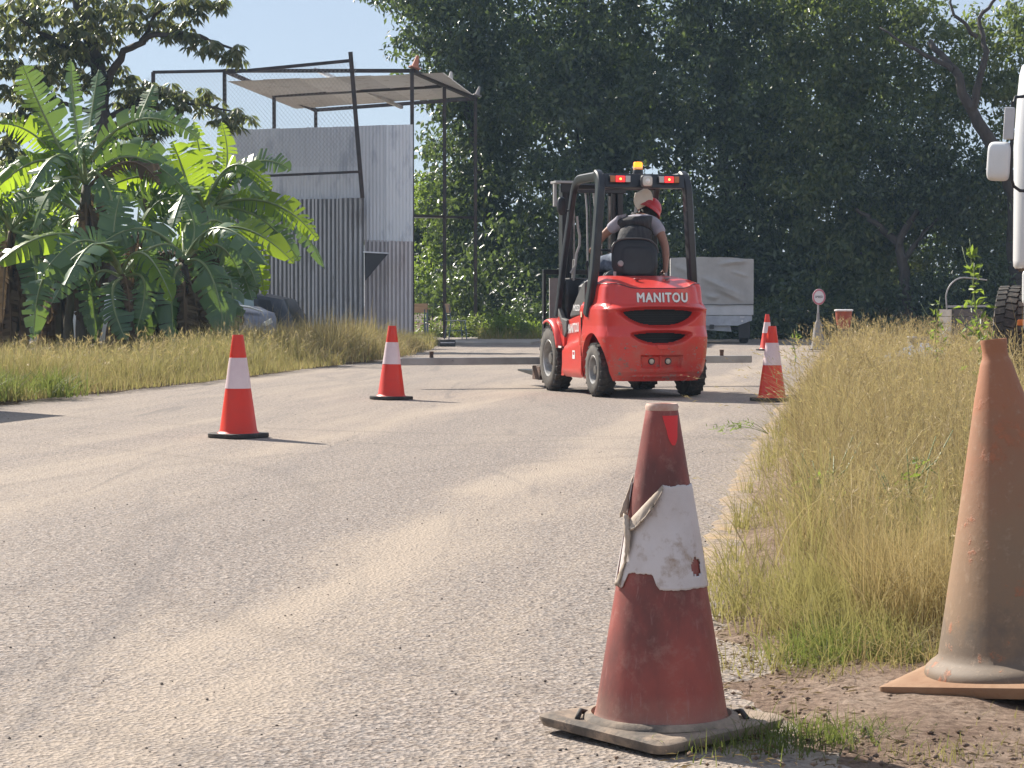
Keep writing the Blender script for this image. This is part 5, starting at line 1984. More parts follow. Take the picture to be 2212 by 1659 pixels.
b = MB(); b.box((0.03, -hl_, 0.755), (1.80, 0.03, 0.225)); b.obj('front_board', M_WPAN, TLR, bevel=0.006)
b = MB(); b.box((0.0, 0.0, 0.66), (1.80, 2 * hl_ - 0.06, 0.04)); b.obj('bed', M_GALV, TLR)
for sx in (-1, 1):
    b = MB(); b.box((sx * 0.90, 0, 0.77), (0.03, 2 * hl_, 0.25)); b.obj('side_board', M_WPAN, TLR)
b = MB(); b.prism([(-0.90, 0.635), (0.90, 0.635), (0.90, 0.52), (0.58, 0.405), (-0.62, 0.405), (-0.90, 0.50)], -hl_ + 0.01, -hl_ + 0.035, 'y'); b.obj('apron_panel', M_GALV, TLR, bevel=0.004)
b = MB(); b.prism([(-0.62, 0.40), (0.42, 0.40), (0.45, 0.27), (-0.62, 0.33)], -hl_ + 0.16, -hl_ + 0.18, 'y'); b.obj('mud_shield', M_GALV, TLR)
b = MB(); b.lathe([(0.0, 0.012), (0.022, 0.010), (0.026, 0.0)], 12, M=Matrix.Rotation(R(90), 3, 'X')); b.obj('reflector', M_WHT, TLR, loc=(0.68, -hl_ + 0.008, 0.51))
b = MB(); b.box((0.68, -hl_ + 0.006, 0.60), (0.10, 0.01, 0.016)); b.obj('marker_lamp', M_WHT, TLR)
b = MB(); b.tube([(-0.62, -hl_ - 0.06, 0.84), (-0.62, -hl_ - 0.06, 0.42)], 0.028, 10); b.obj('jockey_post', M_HOSE, TLR)
b = MB(); b.tube([(-0.62, -hl_ - 0.06, 0.46), (-0.60, -hl_ - 0.08, 0.2), (-0.56, -hl_ - 0.1, 0.10)], 0.045, 10); b.obj('jockey_leg', M_BLK, TLR)
b = MB(); b.lathe([(0, -0.03), (0.09, -0.03), (0.1, 0), (0.09, 0.03), (0, 0.03)], 18, M=Matrix.Rotation(R(90), 3, 'Y')); b.obj('jockey_wheel', M_TYRE, TLR, loc=(-0.55, -hl_ - 0.1, 0.10))
b = MB(); b.bar((0, -hl_, 0.38), (0, hl_, 0.38), 0.10, 0.10); b.box((0, 0, 0.32), (1.7, 0.08, 0.08)); b.obj('chassis', M_BLK, TLR)
for sx in (-1, 1):
    w = MB(); w.lathe([(0.16, -0.09), (0.30, -0.10), (0.325, -0.06), (0.325, 0.06), (0.30, 0.10), (0.16, 0.09)], 32, M=Matrix.Rotation(R(90), 3, 'Y'), closed=True)
    w.lathe([(0.165, 0.05), (0.10, 0.03), (0, 0.05)], 24, M=Matrix.Rotation(R(90), 3, 'Y'), caps=False)
    w.obj('wheel', M_TYRE, TLR, sm=40, loc=(sx * 0.74, 0.1 - 0.9, 0.325))
    b = MB(); b.box((sx * 0.74, -1.20, 0.30), (0.26, 0.012, 0.34)); b.obj('mudflap', M_BLK, TLR)

# ================================================================== white truck at the right edge
M_TRW = mat('white_cab_paint', (0.78, 0.78, 0.77), 0.35, col2=(0.72, 0.72, 0.71), nscale=2, coat=0.3)
M_TRG = mat('truck_glass', (0.02, 0.025, 0.03), 0.06)
M_CHRED = mat('chassis_red', (0.30, 0.05, 0.05), 0.55, col2=(0.2, 0.06, 0.05), nscale=7)
TK = empty('white_truck', (4.245 + 1.21 * math.cos(R(14.5)) - 0.1 * math.sin(R(14.5)), 18.0 - 1.21 * math.sin(R(14.5)) - 0.1 * math.cos(R(14.5)), 0.03), R(-14.5))
tag(TK, 'white truck cut off by the right edge of the picture, mirror facing the camera', 'truck')
cb = MB()
# cab: local x from -1.21 (left as seen) to 1.19, front at y=0, back at y=1.9
prof = [(-1.21, 0.16), (-1.20, 0.10), (-1.16, 0.035), (-1.08, 0.0), (1.06, 0.0), (1.14, 0.035), (1.19, 0.12), (1.19, 1.9), (-1.21, 1.9)]
rows = []
for (z, sx, sy) in ((1.18, 0.985, 0.03), (1.20, 0.997, 0.008), (1.25, 1.0, 0.0), (1.9, 1.0, 0.02), (2.2, 1.004, 0.05), (2.62, 0.985, 0.13), (2.84, 0.970, 0.20), (2.92, 0.955, 0.25), (2.955, 0.92, 0.34)):
    rows.append([(x * sx, y + sy * (1 if y < 1 else 0), z) for (x, y) in prof + [prof[0]]])
cb.grid(rows)
cb.f.append(tuple(8 * 10 + i for i in range(9))); cb.mi.append(0)
CAB = cb.obj('cab', M_TRW, TK, sm=50)
ws = MB()
ws.add([(-1.12, -0.006 + 0.085, 2.55), (-1.12, 0.035, 2.33), (-0.85, 0.012, 1.86), (0.85, 0.012, 1.86), (1.10, 0.035, 2.33), (1.10, 0.085, 2.55)], [(0, 1, 2, 3, 4, 5)])
ws.obj('windscreen', M_TRG, CAB)
bp = MB(); bp.box((0.0, -0.05, 0.86), (2.22, 0.22, 0.46)); bp.obj('bumper', M_WPAN, TK, bevel=0.05, seg=4)
gl = MB(); gl.box((0.0, -0.012, 1.42), (1.5, 0.03, 0.28)); gl.obj('grille', M_BLK, CAB, bevel=0.01)
ck = MB(); ck.box((-1.05, 0.10, 1.02), (0.16, 0.22, 0.30)); ck.obj('corner_step', M_TRW, TK, bevel=0.04, seg=3)
cr = MB(); cr.box((-1.0, 0.5, 1.0), (0.10, 1.2, 0.36)); cr.box((0, 1.5, 0.75), (0.9, 5.0, 0.22)); cr.obj('chassis', M_CHRED, TK)
m2 = pillow(0.20, 0.325, 0.11, 5)
M2 = m2.obj('mirror_housing', M_TRW, TK, sm=60, loc=(-1.32, -0.32, 2.06), rot=(0, R(3), R(-12)))
m1 = MB(); m1.box((0, 0, 0), (0.085, 0.06, 0.265)); m1.obj('kerb_mirror', M_WPAN, TK, bevel=0.012, loc=(-1.24, -0.34, 2.37), rot=(0, R(3), 0))
am = MB()
am.tube([(-0.98, 0.02, 2.60), (-1.10, -0.25, 2.60), (-1.19, -0.33, 2.585), (-1.215, -0.34, 2.50)], 0.014, 8)
am.tube([(-1.215, -0.34, 2.55), (-1.22, -0.34, 1.92), (-1.20, -0.32, 1.855), (-1.15, -0.25, 1.82), (-0.98, 0.0, 1.82)], 0.014, 8)
am.obj('mirror_arm', M_BLK, TK, sm=60)
def truck_wheel():
    r, w = 0.535, 0.30
    Mx = Matrix.Rotation(R(90), 3, 'Y')
    root = empty('wheel')
    t = MB()
    t.lathe([(0.29, -w * .42), (0.32, -w * .48), (r * .93, -w * .5), (r * .97, -w * .46), (r * .972, 0), (r * .97, w * .46), (r * .93, w * .5), (0.32, w * .48), (0.29, w * .42)], 56, M=Mx, closed=True)
    TY = t.obj('tyre', M_TYREW, root, sm=40)
    lg = MB()
    n = 40
    for k in range(n):
        for (sx, w0, tw) in ((-0.33, 0.28, 10), (0.0, 0.30, -14), (0.33, 0.28, 10)):
            a = 2 * math.pi * (k + (0.5 if sx == 0 else 0)) / n
            M3 = Matrix.Rotation(a, 3, 'X')
            lg.box(M3 @ Vector((sx * w, 0, r * 0.975)), (w * w0, 2 * math.pi * r / n * .72, 0.03), M3 @ Matrix.Rotation(R(tw), 3, 'Z'))
    lg.obj('tread', M_TYRE, TY)
    rm = MB()
    rm.lathe([(0.30, -w * .44), (0.27, -w * .42), (0.25, -w * .2), (0.16, -w * .12), (0.12, -w * .35), (0, -w * .37)], 36, M=Mx, caps=False)
    rm.obj('rim', M_RIM, root, sm=40)
    return root
tw0 = truck_wheel()
tw0.parent = TK; tw0.location = (-1.185, 0.95, 0.505); tw0.rotation_euler = (0, 0, R(-6))
tw1 = copy_tree(tw0, TK); tw1.location = (1.10, 0.95, 0.505); tw1.rotation_euler = (0, 0, R(174))
hs = MB()
for k in range(4):
    x = -1.05 + 0.030 * k
    hs.tube([(x, 0.02, 0.30), (x - 0.02, -0.06, 0.52), (x - 0.01, -0.07, 0.72), (x + 0.03, -0.04, 0.82), (x + 0.08, 0.0, 0.80)], 0.016, 8)
hs.obj('hose_loop', mat('cream_hose', (0.62, 0.47, 0.34), 0.6, col2=(0.35, 0.22, 0.15), nscale=3, sc3=(30, 1, 1)), TK, sm=60)
b = MB(); b.box((-0.955, -0.165, 0.60), (0.07, 0.02, 0.13)); b.obj('amber_marker', mat('amber_plastic', (0.75, 0.28, 0.02), 0.25), TK, bevel=0.006)
b = MB(); b.box((-1.14, 0.30, 0.72), (0.06, 0.04, 0.05)); b.obj('side_marker', mat('orange_plastic', (0.65, 0.16, 0.02), 0.3), TK, bevel=0.006)
# ================================================================== wrecked cars behind the banana plants
def car_body(L, prof_lo, prof_roof, w, belt, n=44):
    """loft along x: roof and bonnet height from a profile, glasshouse leaning inwards"""
    rows = []
    xs = np.linspace(0, 1, n)
    for t in xs:
        zr = float(np.interp(t, *prof_roof))
        ww = w / 2 * float(np.interp(t, [0, 0.05, 0.15, 0.85, 0.95, 1], [0.72, 0.90, 1, 1, 0.92, 0.76]))
        zlo = float(np.interp(t, *prof_lo))
        bl = min(belt, zr - 0.04)
        tum = 0.80 if zr > belt + 0.05 else 0.96
        ring = []
        for (a, z) in ((1.0, zlo), (1.02, zlo + (bl - zlo) * .5), (1.0, bl), (tum + (1 - tum) * .35, bl + (zr - bl) * .6), (tum * .94, zr - 0.02), (tum * .55, zr)):
            ring.append((ww * a, z))
        full = [(L * (t - 0.5), y, z) for y, z in ring] + [(L * (t - 0.5), -y, z) for y, z in reversed(ring)]
        rows.append(full)
    mb = MB()
    mb.grid(rows)
    k = len(rows[0])
    mb.f.append(tuple(range(k))); mb.f.append(tuple((n - 1) * k + i for i in range(k))); mb.mi += [0, 0]
    return mb
def side_pane(name, L, w, belt, pts, m, parent, s):
    """pane on the near side (s=-1) from (t, height) points"""
    mb = MB()
    P = []
    for (t, z, inn) in pts:
        P.append((L * (t - .5), s * (w / 2 * inn + 0.012), z))
    mb.add(P, [tuple(range(len(P)))])
    return mb.obj(name, m, parent, solid=0.006)
M_CARB = mat('faded_black_paint', (0.016, 0.018, 0.024), 0.3, col2=(0.05, 0.05, 0.055), nscale=2, coat=0.3, dust=((0.18, 0.16, 0.14), 0.6, 0.85))
M_CARS = mat('silver_paint', (0.24, 0.25, 0.29), 0.35, 0.45, col2=(0.16, 0.165, 0.20), nscale=3, dust=((0.12, 0.11, 0.11), 0.58, 0.7))
M_CARW = mat('white_car_paint', (0.76, 0.78, 0.78), 0.35, coat=0.3)
M_GLS = mat('car_glass', (0.10, 0.13, 0.12), 0.08, spec=0.7)
M_GLS2 = mat('pale_glass', (0.33, 0.42, 0.40), 0.12, spec=0.7)
M_DARKP = mat('black_plastic', (0.02, 0.02, 0.022), 0.55)
# black hatchback, no wheels, sunk on its sills; rear to the right
CB = empty('black_car_wreck', (-6.05, 42.0, 0.02), R(-7))
tag(CB, 'stripped black hatchback sunk in the weeds against the corrugated wall', 'car')
L, w = 3.9, 1.6
cbm = car_body(L, ([0, 1], [0.12, 0.12]), ([0, 0.05, 0.25, 0.34, 0.48, 0.80, 0.93, 0.985, 1.0], [0.50, 0.62, 0.70, 0.76, 1.06, 1.08, 0.98, 0.62, 0.40]), w, 0.70)
cbm.obj('body', M_CARB, CB, sm=40)
side_pane('window', L, w, .7, [(0.40, 0.73, 0.985), (0.60, 0.72, 0.985), (0.60, 0.98, 0.865), (0.50, 0.98, 0.865)], M_GLS, CB, -1)
side_pane('window', L, w, .7, [(0.62, 0.72, 0.985), (0.80, 0.72, 0.985), (0.79, 0.98, 0.865), (0.62, 0.98, 0.865)], M_GLS2, CB, -1)
side_pane('quarter_window', L, w, .7, [(0.82, 0.73, 0.985), (0.90, 0.74, 0.975), (0.875, 0.95, 0.86), (0.815, 0.97, 0.865)], M_DARKP, CB, -1)
a_ = MB(); a_.tube([(1.52, -0.56, 0.60), (1.66, -0.64, 0.62), (1.78, -0.60, 0.58)], [0.05, 0.075, 0.05], 12); a_.obj('tail_lamp', M_LENSA, CB, sm=60)
a_ = MB(); a_.tube([(-0.6, -0.62, 1.075), (1.1, -0.62, 1.095)], 0.014, 8); a_.obj('roof_trim', M_STEEL, CB)
a_ = MB(); a_.lathe([(0.10, 0), (0.30, 0.0), (0.31, 0.02), (0.10, 0.02)], 28, M=Matrix.Rotation(R(90), 3, 'X'), closed=True); a_.obj('wheel_arch', M_DARKP, CB, loc=(1.25, -0.80, 0.30))
# silver car, smashed nose to the right
CS = empty('silver_car_wreck', (-5.86, 38.95, 0.02), R(-50))
tag(CS, 'crumpled silver car nose with an empty lamp hole beside the banana plants', 'car')
L2 = 3.7
csm = car_body(L2, ([0, 1], [0.16, 0.24]), ([0, 0.06, 0.22, 0.36, 0.56, 0.70, 0.86, 0.94, 1.0], [0.60, 0.80, 1.02, 1.08, 1.06, 0.86, 0.84, 0.72, 0.46]), 1.6, 0.70)
rr_ = random.Random(5)
csm.v = [(x, y + (rr_.uniform(-.012, .012) if x > 0.9 else 0), z + (rr_.uniform(-.012, .012) if x > 0.9 else 0)) for x, y, z in csm.v]
csm.obj('body', M_CARS, CS, sm=40)
side_pane('window', L2, 1.6, .7, [(0.30, 0.73, 0.985), (0.60, 0.72, 0.985), (0.56, 0.98, 0.865), (0.36, 0.98, 0.865)], M_GLS, CS, -1)
hl2 = MB(); hl2.lathe([(0.0, 0.01), (0.10, 0.008), (0.125, 0.02), (0.145, 0.01), (0.16, -0.01)], 24, M=Matrix.Rotation(R(90), 3, 'X'))
HL2 = hl2.obj('lamp_surround', M_CARS, CS, sm=60, loc=(1.80, -0.16, 0.60), rot=(0, 0, R(90)))
h3 = MB(); h3.lathe([(0.0, 0.03), (0.10, 0.026), (0.11, 0.014)], 20, M=Matrix.Rotation(R(90), 3, 'X')); h3.obj('lamp_hole', M_DARKP, HL2)
a_ = MB(); a_.box((1.86, 0.42, 0.55), (0.02, 0.16, 0.08), Matrix.Rotation(R(25), 3, 'X')); a_.obj('broken_trim', M_CARW, CS)
a_ = MB(); a_.box((1.88, 0.40, 0.38), (0.02, 0.20, 0.11)); a_.obj('number_plate', M_WPAN, CS)
a_ = MB(); a_.tube([(1.62, -0.45, 0.74), (1.55, -0.15, 0.86), (1.58, 0.2, 0.82), (1.64, 0.45, 0.74)], [0.02, 0.04, 0.04, 0.02], 8, squash=0.5); a_.obj('bent_bonnet_edge', M_CARW, CS)
a_ = MB(); a_.box((1.80, 0.0, 0.26), (0.25, 1.25, 0.18)); a_.obj('bumper', M_DARKP, CS, bevel=0.05)
# white car, almost wholly behind the leaves
CWc = empty('white_car_wreck', (-9.3, 40.5, 0.02), R(4))
tag(CWc, 'white car glimpsed between the banana stems at the far left', 'car')
L3 = 3.9
cwm = car_body(L3, ([0, 1], [0.18, 0.18]), ([0, 0.05, 0.22, 0.32, 0.48, 0.80, 0.94, 1.0], [0.55, 0.72, 0.80, 0.84, 1.20, 1.22, 1.0, 0.6]), 1.6, 0.76)
cwm.obj('body', M_CARW, CWc, sm=40)
side_pane('window', L3, 1.6, .76, [(0.40, 0.79, 0.985), (0.62, 0.79, 0.985), (0.61, 1.10, 0.865), (0.50, 1.10, 0.865)], M_GLS2, CWc, -1)
side_pane('window', L3, 1.6, .76, [(0.64, 0.79, 0.985), (0.82, 0.79, 0.985), (0.80, 1.10, 0.865), (0.64, 1.10, 0.865)], M_GLS2, CWc, -1)

# ================================================================== small things on the far right verge
SG = empty('cone_sign', (U(1767, 740, 40.0).x, 40.0, 0.03), R(0))
tag(SG, 'round white sign with a red ring on top of a grey cone beyond the grass', 'sign')
b = MB(); b.lathe([(0.20, 0.0), (0.20, 0.025), (0.13, 0.03), (0.075, 0.48), (0.03, 0.56), (0.024, 0.70)], 28); b.obj('cone_foot', M_DARKG, SG, sm=50)
b = MB(); b.tube([(0, 0, 0.60), (0, 0, 0.92)], 0.018, 10); b.obj('post', M_HOSE, SG)
Mv = Matrix.Rotation(R(90), 3, 'X') @ Matrix.Diagonal((1, 1.22, 1))
b = MB(); b.lathe([(0, -0.008), (0.122, -0.008), (0.124, 0.0), (0.122, 0.008), (0, 0.008)], 40, M=Mv)
DSC = b.obj('sign_disc', mat('sign_pink_white', (0.66, 0.52, 0.55), 0.5), SG, loc=(0.01, -0.02, 1.0), sm=40)
b = MB(); b.lathe([(0.096, 0.0085), (0.106, 0.0105), (0.118, 0.0105), (0.121, 0.0085)], 40, M=Mv, closed=True); b.obj('red_ring', mat('sign_red', (0.52, 0.16, 0.20), 0.5), DSC)
b = MB(); b.lathe([(0.0, 0.010), (0.092, 0.010), (0.092, 0.006)], 40, M=Mv); b.obj('white_field', mat('sign_white', (0.70, 0.66, 0.69), 0.5), DSC)
put_text('lettering', 'SPEED', 0.055, lambda x, z: (x, -0.0125, z), mat('sign_grey', (0.12, 0.12, 0.14), 0.6), DSC, bold=0.001)
OB = empty('orange_mixer', (U(1822, 740, 43.0).x, 43.0, 0.0), R(12))
OB.scale = (0.85, 0.85, 0.88)
tag(OB, 'orange drum with a white rim on a low frame behind the tall grass', 'machine')
M_ORG = mat('orange_drum', (0.40, 0.085, 0.035), 0.65, col2=(0.24, 0.06, 0.035), nscale=6)
b = MB(); b.lathe([(0.10, 0.44), (0.15, 0.48), (0.19, 0.70), (0.20, 0.86), (0.18, 0.87), (0.15, 0.60), (0, 0.6)], 28); b.obj('drum', M_ORG, OB, sm=40)
b = MB(); b.lathe([(0.195, 0.85), (0.225, 0.855), (0.228, 0.885), (0.19, 0.895)], 28, closed=True); b.obj('white_rim', M_WHT, OB, sm=40)
for k in range(3):
    a = 2.1 * k + 0.3
    b = MB(); b.bar((0.10 * math.cos(a), 0.10 * math.sin(a), 0.46), (0.20 * math.cos(a), 0.20 * math.sin(a), 0.0), 0.035); b.obj('leg', M_RUSTB, OB)
GB = empty('yard_cart', (U(2070, 740, 34.0).x, 34.0, 0.0), R(8))
tag(GB, 'weathered grey box cart with a bent hoop of pipe, half hidden by dry stalks', 'cart')
M_GREYW = mat('weathered_boards', (0.13, 0.112, 0.105), 0.85, col2=(0.19, 0.17, 0.16), nscale=5)
for k in range(5):
    b = MB(); b.box((0.04, -0.30, 0.30 + 0.115 * k), (0.46, 0.02, 0.108)); b.obj('board', M_GREYW, GB, bevel=0.004)
for k in range(5):
    for sx in (-0.21, 0.29):
        b = MB(); b.box((sx, 0.0, 0.30 + 0.115 * k), (0.02, 0.58, 0.108)); b.obj('board', M_GREYW, GB)
b = MB(); b.box((0.04, 0.0, 0.24), (0.50, 0.6, 0.02)); b.obj('cart_floor', M_GREYW, GB)
b = MB(); b.bar((-0.30, -0.31, 0.86), (0.42, -0.31, 0.87), 0.035); b.obj('top_rail', M_HOSE, GB)
b = MB(); b.tube([(-0.30, -0.3, 0.80)] + [(-0.02 - 0.30 * math.cos(a), -0.3, 0.98 + 0.34 * math.sin(a)) for a in np.linspace(0.1, 1.7, 12)] + [(0.2, -0.3, 1.30), (0.36, -0.3, 1.28)], 0.012, 8); b.obj('pipe_hoop', M_HOSE, GB, sm=60)
for sx in (-0.27, 0.35):
    b = MB(); b.lathe([(0, -0.03), (0.16, -0.03), (0.18, 0), (0.16, 0.03), (0, 0.03)], 24, M=Matrix.Rotation(R(90), 3, 'Y')); b.obj('wheel', M_TYRE, GB, loc=(sx, 0.1, 0.18))
DR = empty('concrete_pipe', (U(1985, 760, 30.0).x, 30.0, 0.0), R(20))
tag(DR, 'short grey concrete pipe standing in the dry grass', 'pipe')
b = MB(); b.lathe([(0.16, 0.0), (0.155, 0.42), (0.15, 0.44), (0.12, 0.44), (0.12, 0.0)], 28, closed=True); b.obj('pipe_wall', M_DARKG, DR, sm=40)
b = MB(); b.lathe([(0.165, 0.38), (0.172, 0.40), (0.172, 0.435), (0.16, 0.445)], 28, closed=True); b.obj('pipe_collar', M_DARKG, DR, sm=40)
BT = empty('blue_tarp', (U(1975, 765, 27.0).x, 27.0, 0.03), R(5))
tag(BT, 'scrap of blue plastic sheet lying low in the golden grass', 'sheet')
rows = [[(x, y, 0.30 + 0.05 * math.sin(7 * x + 3 * y) + 0.03 * math.sin(13 * y) - 0.3 * ((x / .45) ** 4 + (y / .4) ** 4) * 0.6) for x in np.linspace(-.45, .45, 18)] for y in np.linspace(-.4, .4, 12)]
b = MB(); b.grid(rows); b.obj('sheet', mat('blue_plastic', (0.16, 0.24, 0.42), 0.4, col2=(0.30, 0.36, 0.48), nscale=7), BT, sm=180, solid=0.003)
# ================================================================== foliage
def unit(a):
    return a / np.maximum(np.linalg.norm(a, axis=1), 1e-9)[:, None]

def leaf_geo(P, size, rng, aspect=0.42, hang=0.35, outward=None, fold=0.10, up=0.6, flat=1.0):
    n = len(P)
    t = rng.normal(size=(n, 3))
    t[:, 2] -= hang * 2.2
    t[:, 2] *= flat
    t = unit(t)
    nn = rng.normal(size=(n, 3)) * 0.75
    nn[:, 2] += up
    if outward is not None:
        nn += outward * 0.7
    nn = unit(nn - t * (nn * t).sum(1)[:, None])
    b = np.cross(nn, t)
    L = (size * rng.uniform(0.6, 1.35, n))[:, None]
    w = L * aspect
    v0 = P
    v1 = P + t * L * 0.45 + b * w * 0.5 + nn * L * fold
    v2 = P + t * L
    v3 = P + t * L * 0.45 - b * w * 0.5 + nn * L * fold
    V = np.stack([v0, v1, v2, v3], 1).reshape(-1, 3)
    i = (np.arange(n) * 4)[:, None]
    F = np.concatenate([i + np.array([[0, 1, 2]]), i + np.array([[0, 2, 3]])], 1).reshape(-1, 3)
    return V, F

def clump_points(ells, n, rng, clump_r=(0.35, 0.7), per=46, shell=0.55):
    """leaves gathered in clumps spread through a set of ellipsoids ((x,y,z),(rx,ry,rz))"""
    vol = np.array([r[0] * r[1] * r[2] for _, r in ells]) ** (2 / 3)
    vol /= vol.sum()
    nc = max(1, n // per)
    which = rng.choice(len(ells), nc, p=vol)
    C = np.array([e[0] for e in ells])[which]
    Rr = np.array([e[1] for e in ells])[which]
    d = unit(rng.normal(size=(nc, 3)))
    rad = rng.uniform(0, 1, nc) ** shell
    cen = C + d * Rr * rad[:, None]
    cr = rng.uniform(*clump_r, nc)
    dens = rng.uniform(0.4, 1.6, nc)
    dens /= dens.sum()
    idx = rng.choice(nc, n, p=dens)
    dd = unit(rng.normal(size=(n, 3)))
    rr = cr[idx] * rng.uniform(0.05, 1, n) ** 0.6
    sq = np.array([1, 1, 0.7])
    P = cen[idx] + dd * rr[:, None] * sq
    out = unit(dd * 0.6 + d[idx] * 0.7)
    return P, out

def E_(xd, yd, D, rx, ry, dep):
    s = FD / D
    p = U(xd, yd, D)
    return (tuple(p), (rx / s, dep, ry / s))

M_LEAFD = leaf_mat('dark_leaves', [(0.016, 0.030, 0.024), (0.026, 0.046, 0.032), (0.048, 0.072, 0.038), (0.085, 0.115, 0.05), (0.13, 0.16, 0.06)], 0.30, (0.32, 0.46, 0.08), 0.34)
M_LEAFR = leaf_mat('mid_green_leaves', [(0.028, 0.048, 0.024), (0.050, 0.076, 0.032), (0.085, 0.112, 0.042), (0.14, 0.165, 0.06), (0.19, 0.20, 0.075)], 0.40, (0.42, 0.55, 0.08), 0.38)
M_LEAFB = leaf_mat('bright_shrub_leaves', [(0.07, 0.12, 0.03), (0.10, 0.16, 0.04), (0.15, 0.19, 0.05)], 0.5, (0.5, 0.68, 0.08), 0.45)
M_LEAFK = leaf_mat('drooping_leaves', [(0.055, 0.078, 0.045), (0.10, 0.125, 0.066), (0.15, 0.16, 0.078), (0.23, 0.20, 0.09)], 0.38, (0.40, 0.46, 0.12), 0.38)
M_BARK = mat('bark', (0.045, 0.036, 0.030), 0.9, col2=(0.085, 0.07, 0.058), nscale=5, sc3=(1, 1, 0.3), bump=(14, 0.8, 0.03))

def branchy(base, tips, r0, rng, name='trunk', parent=None):
    mb = MB()
    base = Vector(base)
    for (pts, ra, rb) in tips:
        path = [Vector(p) for p in pts]
        fine = []
        for i in range(len(path) - 1):
            for k in range(5):
                t = k / 5
                p = path[i].lerp(path[i + 1], t)
                j = 0.05
                fine.append(p + Vector((rng.uniform(-j, j), rng.uniform(-j, j), rng.uniform(-j, j) * .5)))
        fine.append(path[-1])
        n = len(fine)
        mb.tube(fine, [ra + (rb - ra) * (i / (n - 1)) ** 0.8 for i in range(n)], 8)
    return mb.obj(name, M_BARK, parent, sm=180)

def tree(name, label, base_xd, D, ells, n, m, seed, leaf=0.15, trunk=None, shell=0.55, per=46, cr=(0.35, 0.7), hang=0.35, aspect=0.45, group=None):
    rng = np.random.default_rng(seed)
    bx = (base_xd - 1106) / FD * D
    root = empty(name, (bx, D, 0.0))
    tag(root, label, 'tree', group)
    el = [E_(*e) for e in ells]
    P, out = clump_points(el, n, rng, cr, per, shell)
    ok = P[:, 2] > 0.05
    P, out = P[ok], out[ok]
    P = P - np.array([[bx, D, 0.0]])
    V_, F_ = leaf_geo(P, np.full(len(P), leaf), rng, aspect, hang, out)
    raw_mesh('crown', V_, F_, m, root)
    if trunk is None:
        c0 = Vector(el[0][0])
        trunk = [([(bx, D, -0.1), (bx + 0.2, D + 0.1, 2.2), tuple(c0)], 0.24, 0.06)]
        for (c, r) in el[1:4]:
            trunk.append(([(bx + 0.15, D + .1, 1.8), tuple((Vector(c) + Vector((bx, D, 2.0))) / 2), tuple(c)], 0.12, 0.03))
    tt = [([Vector(p) - Vector((bx, D, 0)) for p in pts], a, b) for pts, a, b in trunk]
    branchy((0, 0, 0), tt, 0.2, rng, 'trunk', root)
    return root

G_T = 'tall trees closing the yard'
tree('vine_tree', 'tall dark vine-draped tree just right of the sheet metal tower', 1060, 60,
     [(950, -40, 60, 170, 150, 2.4), (1000, 120, 60, 150, 150, 2.4), (1060, 290, 60.5, 150, 170, 2.2), (1090, 500, 60, 140, 170, 2.0), (985, 430, 61.5, 85, 220, 1.5), (1060, 640, 58, 170, 90, 1.5)],
     34000, M_LEAFD, 11, 0.19, group=G_T)
tree('dense_tree', 'dense dark tree rising straight behind the forklift mast', 1290, 59,
     [(1260, -20, 59, 210, 170, 2.6), (1230, 190, 58.5, 170, 180, 2.4), (1330, 330, 58, 190, 180, 2.2), (1250, 500, 57.5, 190, 170, 2.0), (1380, 620, 57, 190, 110, 1.5), (1180, 650, 57, 120, 90, 1.4)],
     36000, M_LEAFD, 12, 0.19, group=G_T)
tree('leafy_tree', 'dense tree above the canvas covered trailer', 1570, 58,
     [(1530, -20, 58, 190, 170, 2.6), (1560, 180, 57.5, 190, 180, 2.4), (1620, 360, 57, 180, 170, 2.2), (1560, 520, 56.5, 180, 150, 1.8), (1700, 620, 55.5, 170, 110, 1.5)],
     36000, M_LEAFD, 13, 0.18, group=G_T)
tree('leafy_tree', 'tree with mixed green foliage above the round sign', 1850, 56,
     [(1800, 0, 56.5, 170, 160, 2.4), (1840, 180, 56, 170, 160, 2.2), (1790, 370, 55.5, 160, 170, 2.0), (1880, 520, 55, 150, 130, 1.8), (1800, 650, 54.5, 170, 90, 1.4)],
     36000, M_LEAFR, 14, 0.17, group=G_T)
trunkE = [([U(1968, 735, 53.2), U(1955, 600, 53.2), U(1940, 520, 53.2), U(1985, 450, 53.2)], 0.20, 0.07),
          ([U(1942, 530, 53.2), U(1890, 480, 53.2), U(1850, 450, 53.2)], 0.11, 0.04),
          ([U(1955, 560, 53.2), U(2000, 500, 53.2), U(2030, 470, 53.2)], 0.08, 0.03)]
tree('forked_tree', 'dark forked trunk with shaded foliage left of the white truck', 1968, 53.2,
     [(2010, 330, 53.5, 150, 120, 1.8), (2090, 450, 53.5, 130, 120, 1.6), (1960, 420, 54, 130, 100, 1.5), (2120, 600, 53, 150, 110, 1.4), (2010, 660, 53.5, 130, 80, 1.2)],
     26000, M_LEAFD, 15, 0.14, trunk=trunkE, group=G_T)
trunkF = [([U(2200, 700, 52), U(2195, 420, 52), U(2150, 320, 51.6), U(2095, 235, 51.4), U(2060, 150, 51.5), U(2010, 90, 52)], 0.26, 0.07),
          ([U(2100, 240, 51.4), U(2130, 130, 51.5), U(2115, 40, 52), U(2160, -20, 52)], 0.11, 0.03),
          ([U(2060, 150, 51.5), U(1980, 110, 51.5), U(1900, 60, 52)], 0.08, 0.025),
          ([U(2110, 80, 51.6), U(2060, 30, 51.7), U(2050, -30, 52)], 0.06, 0.02)]
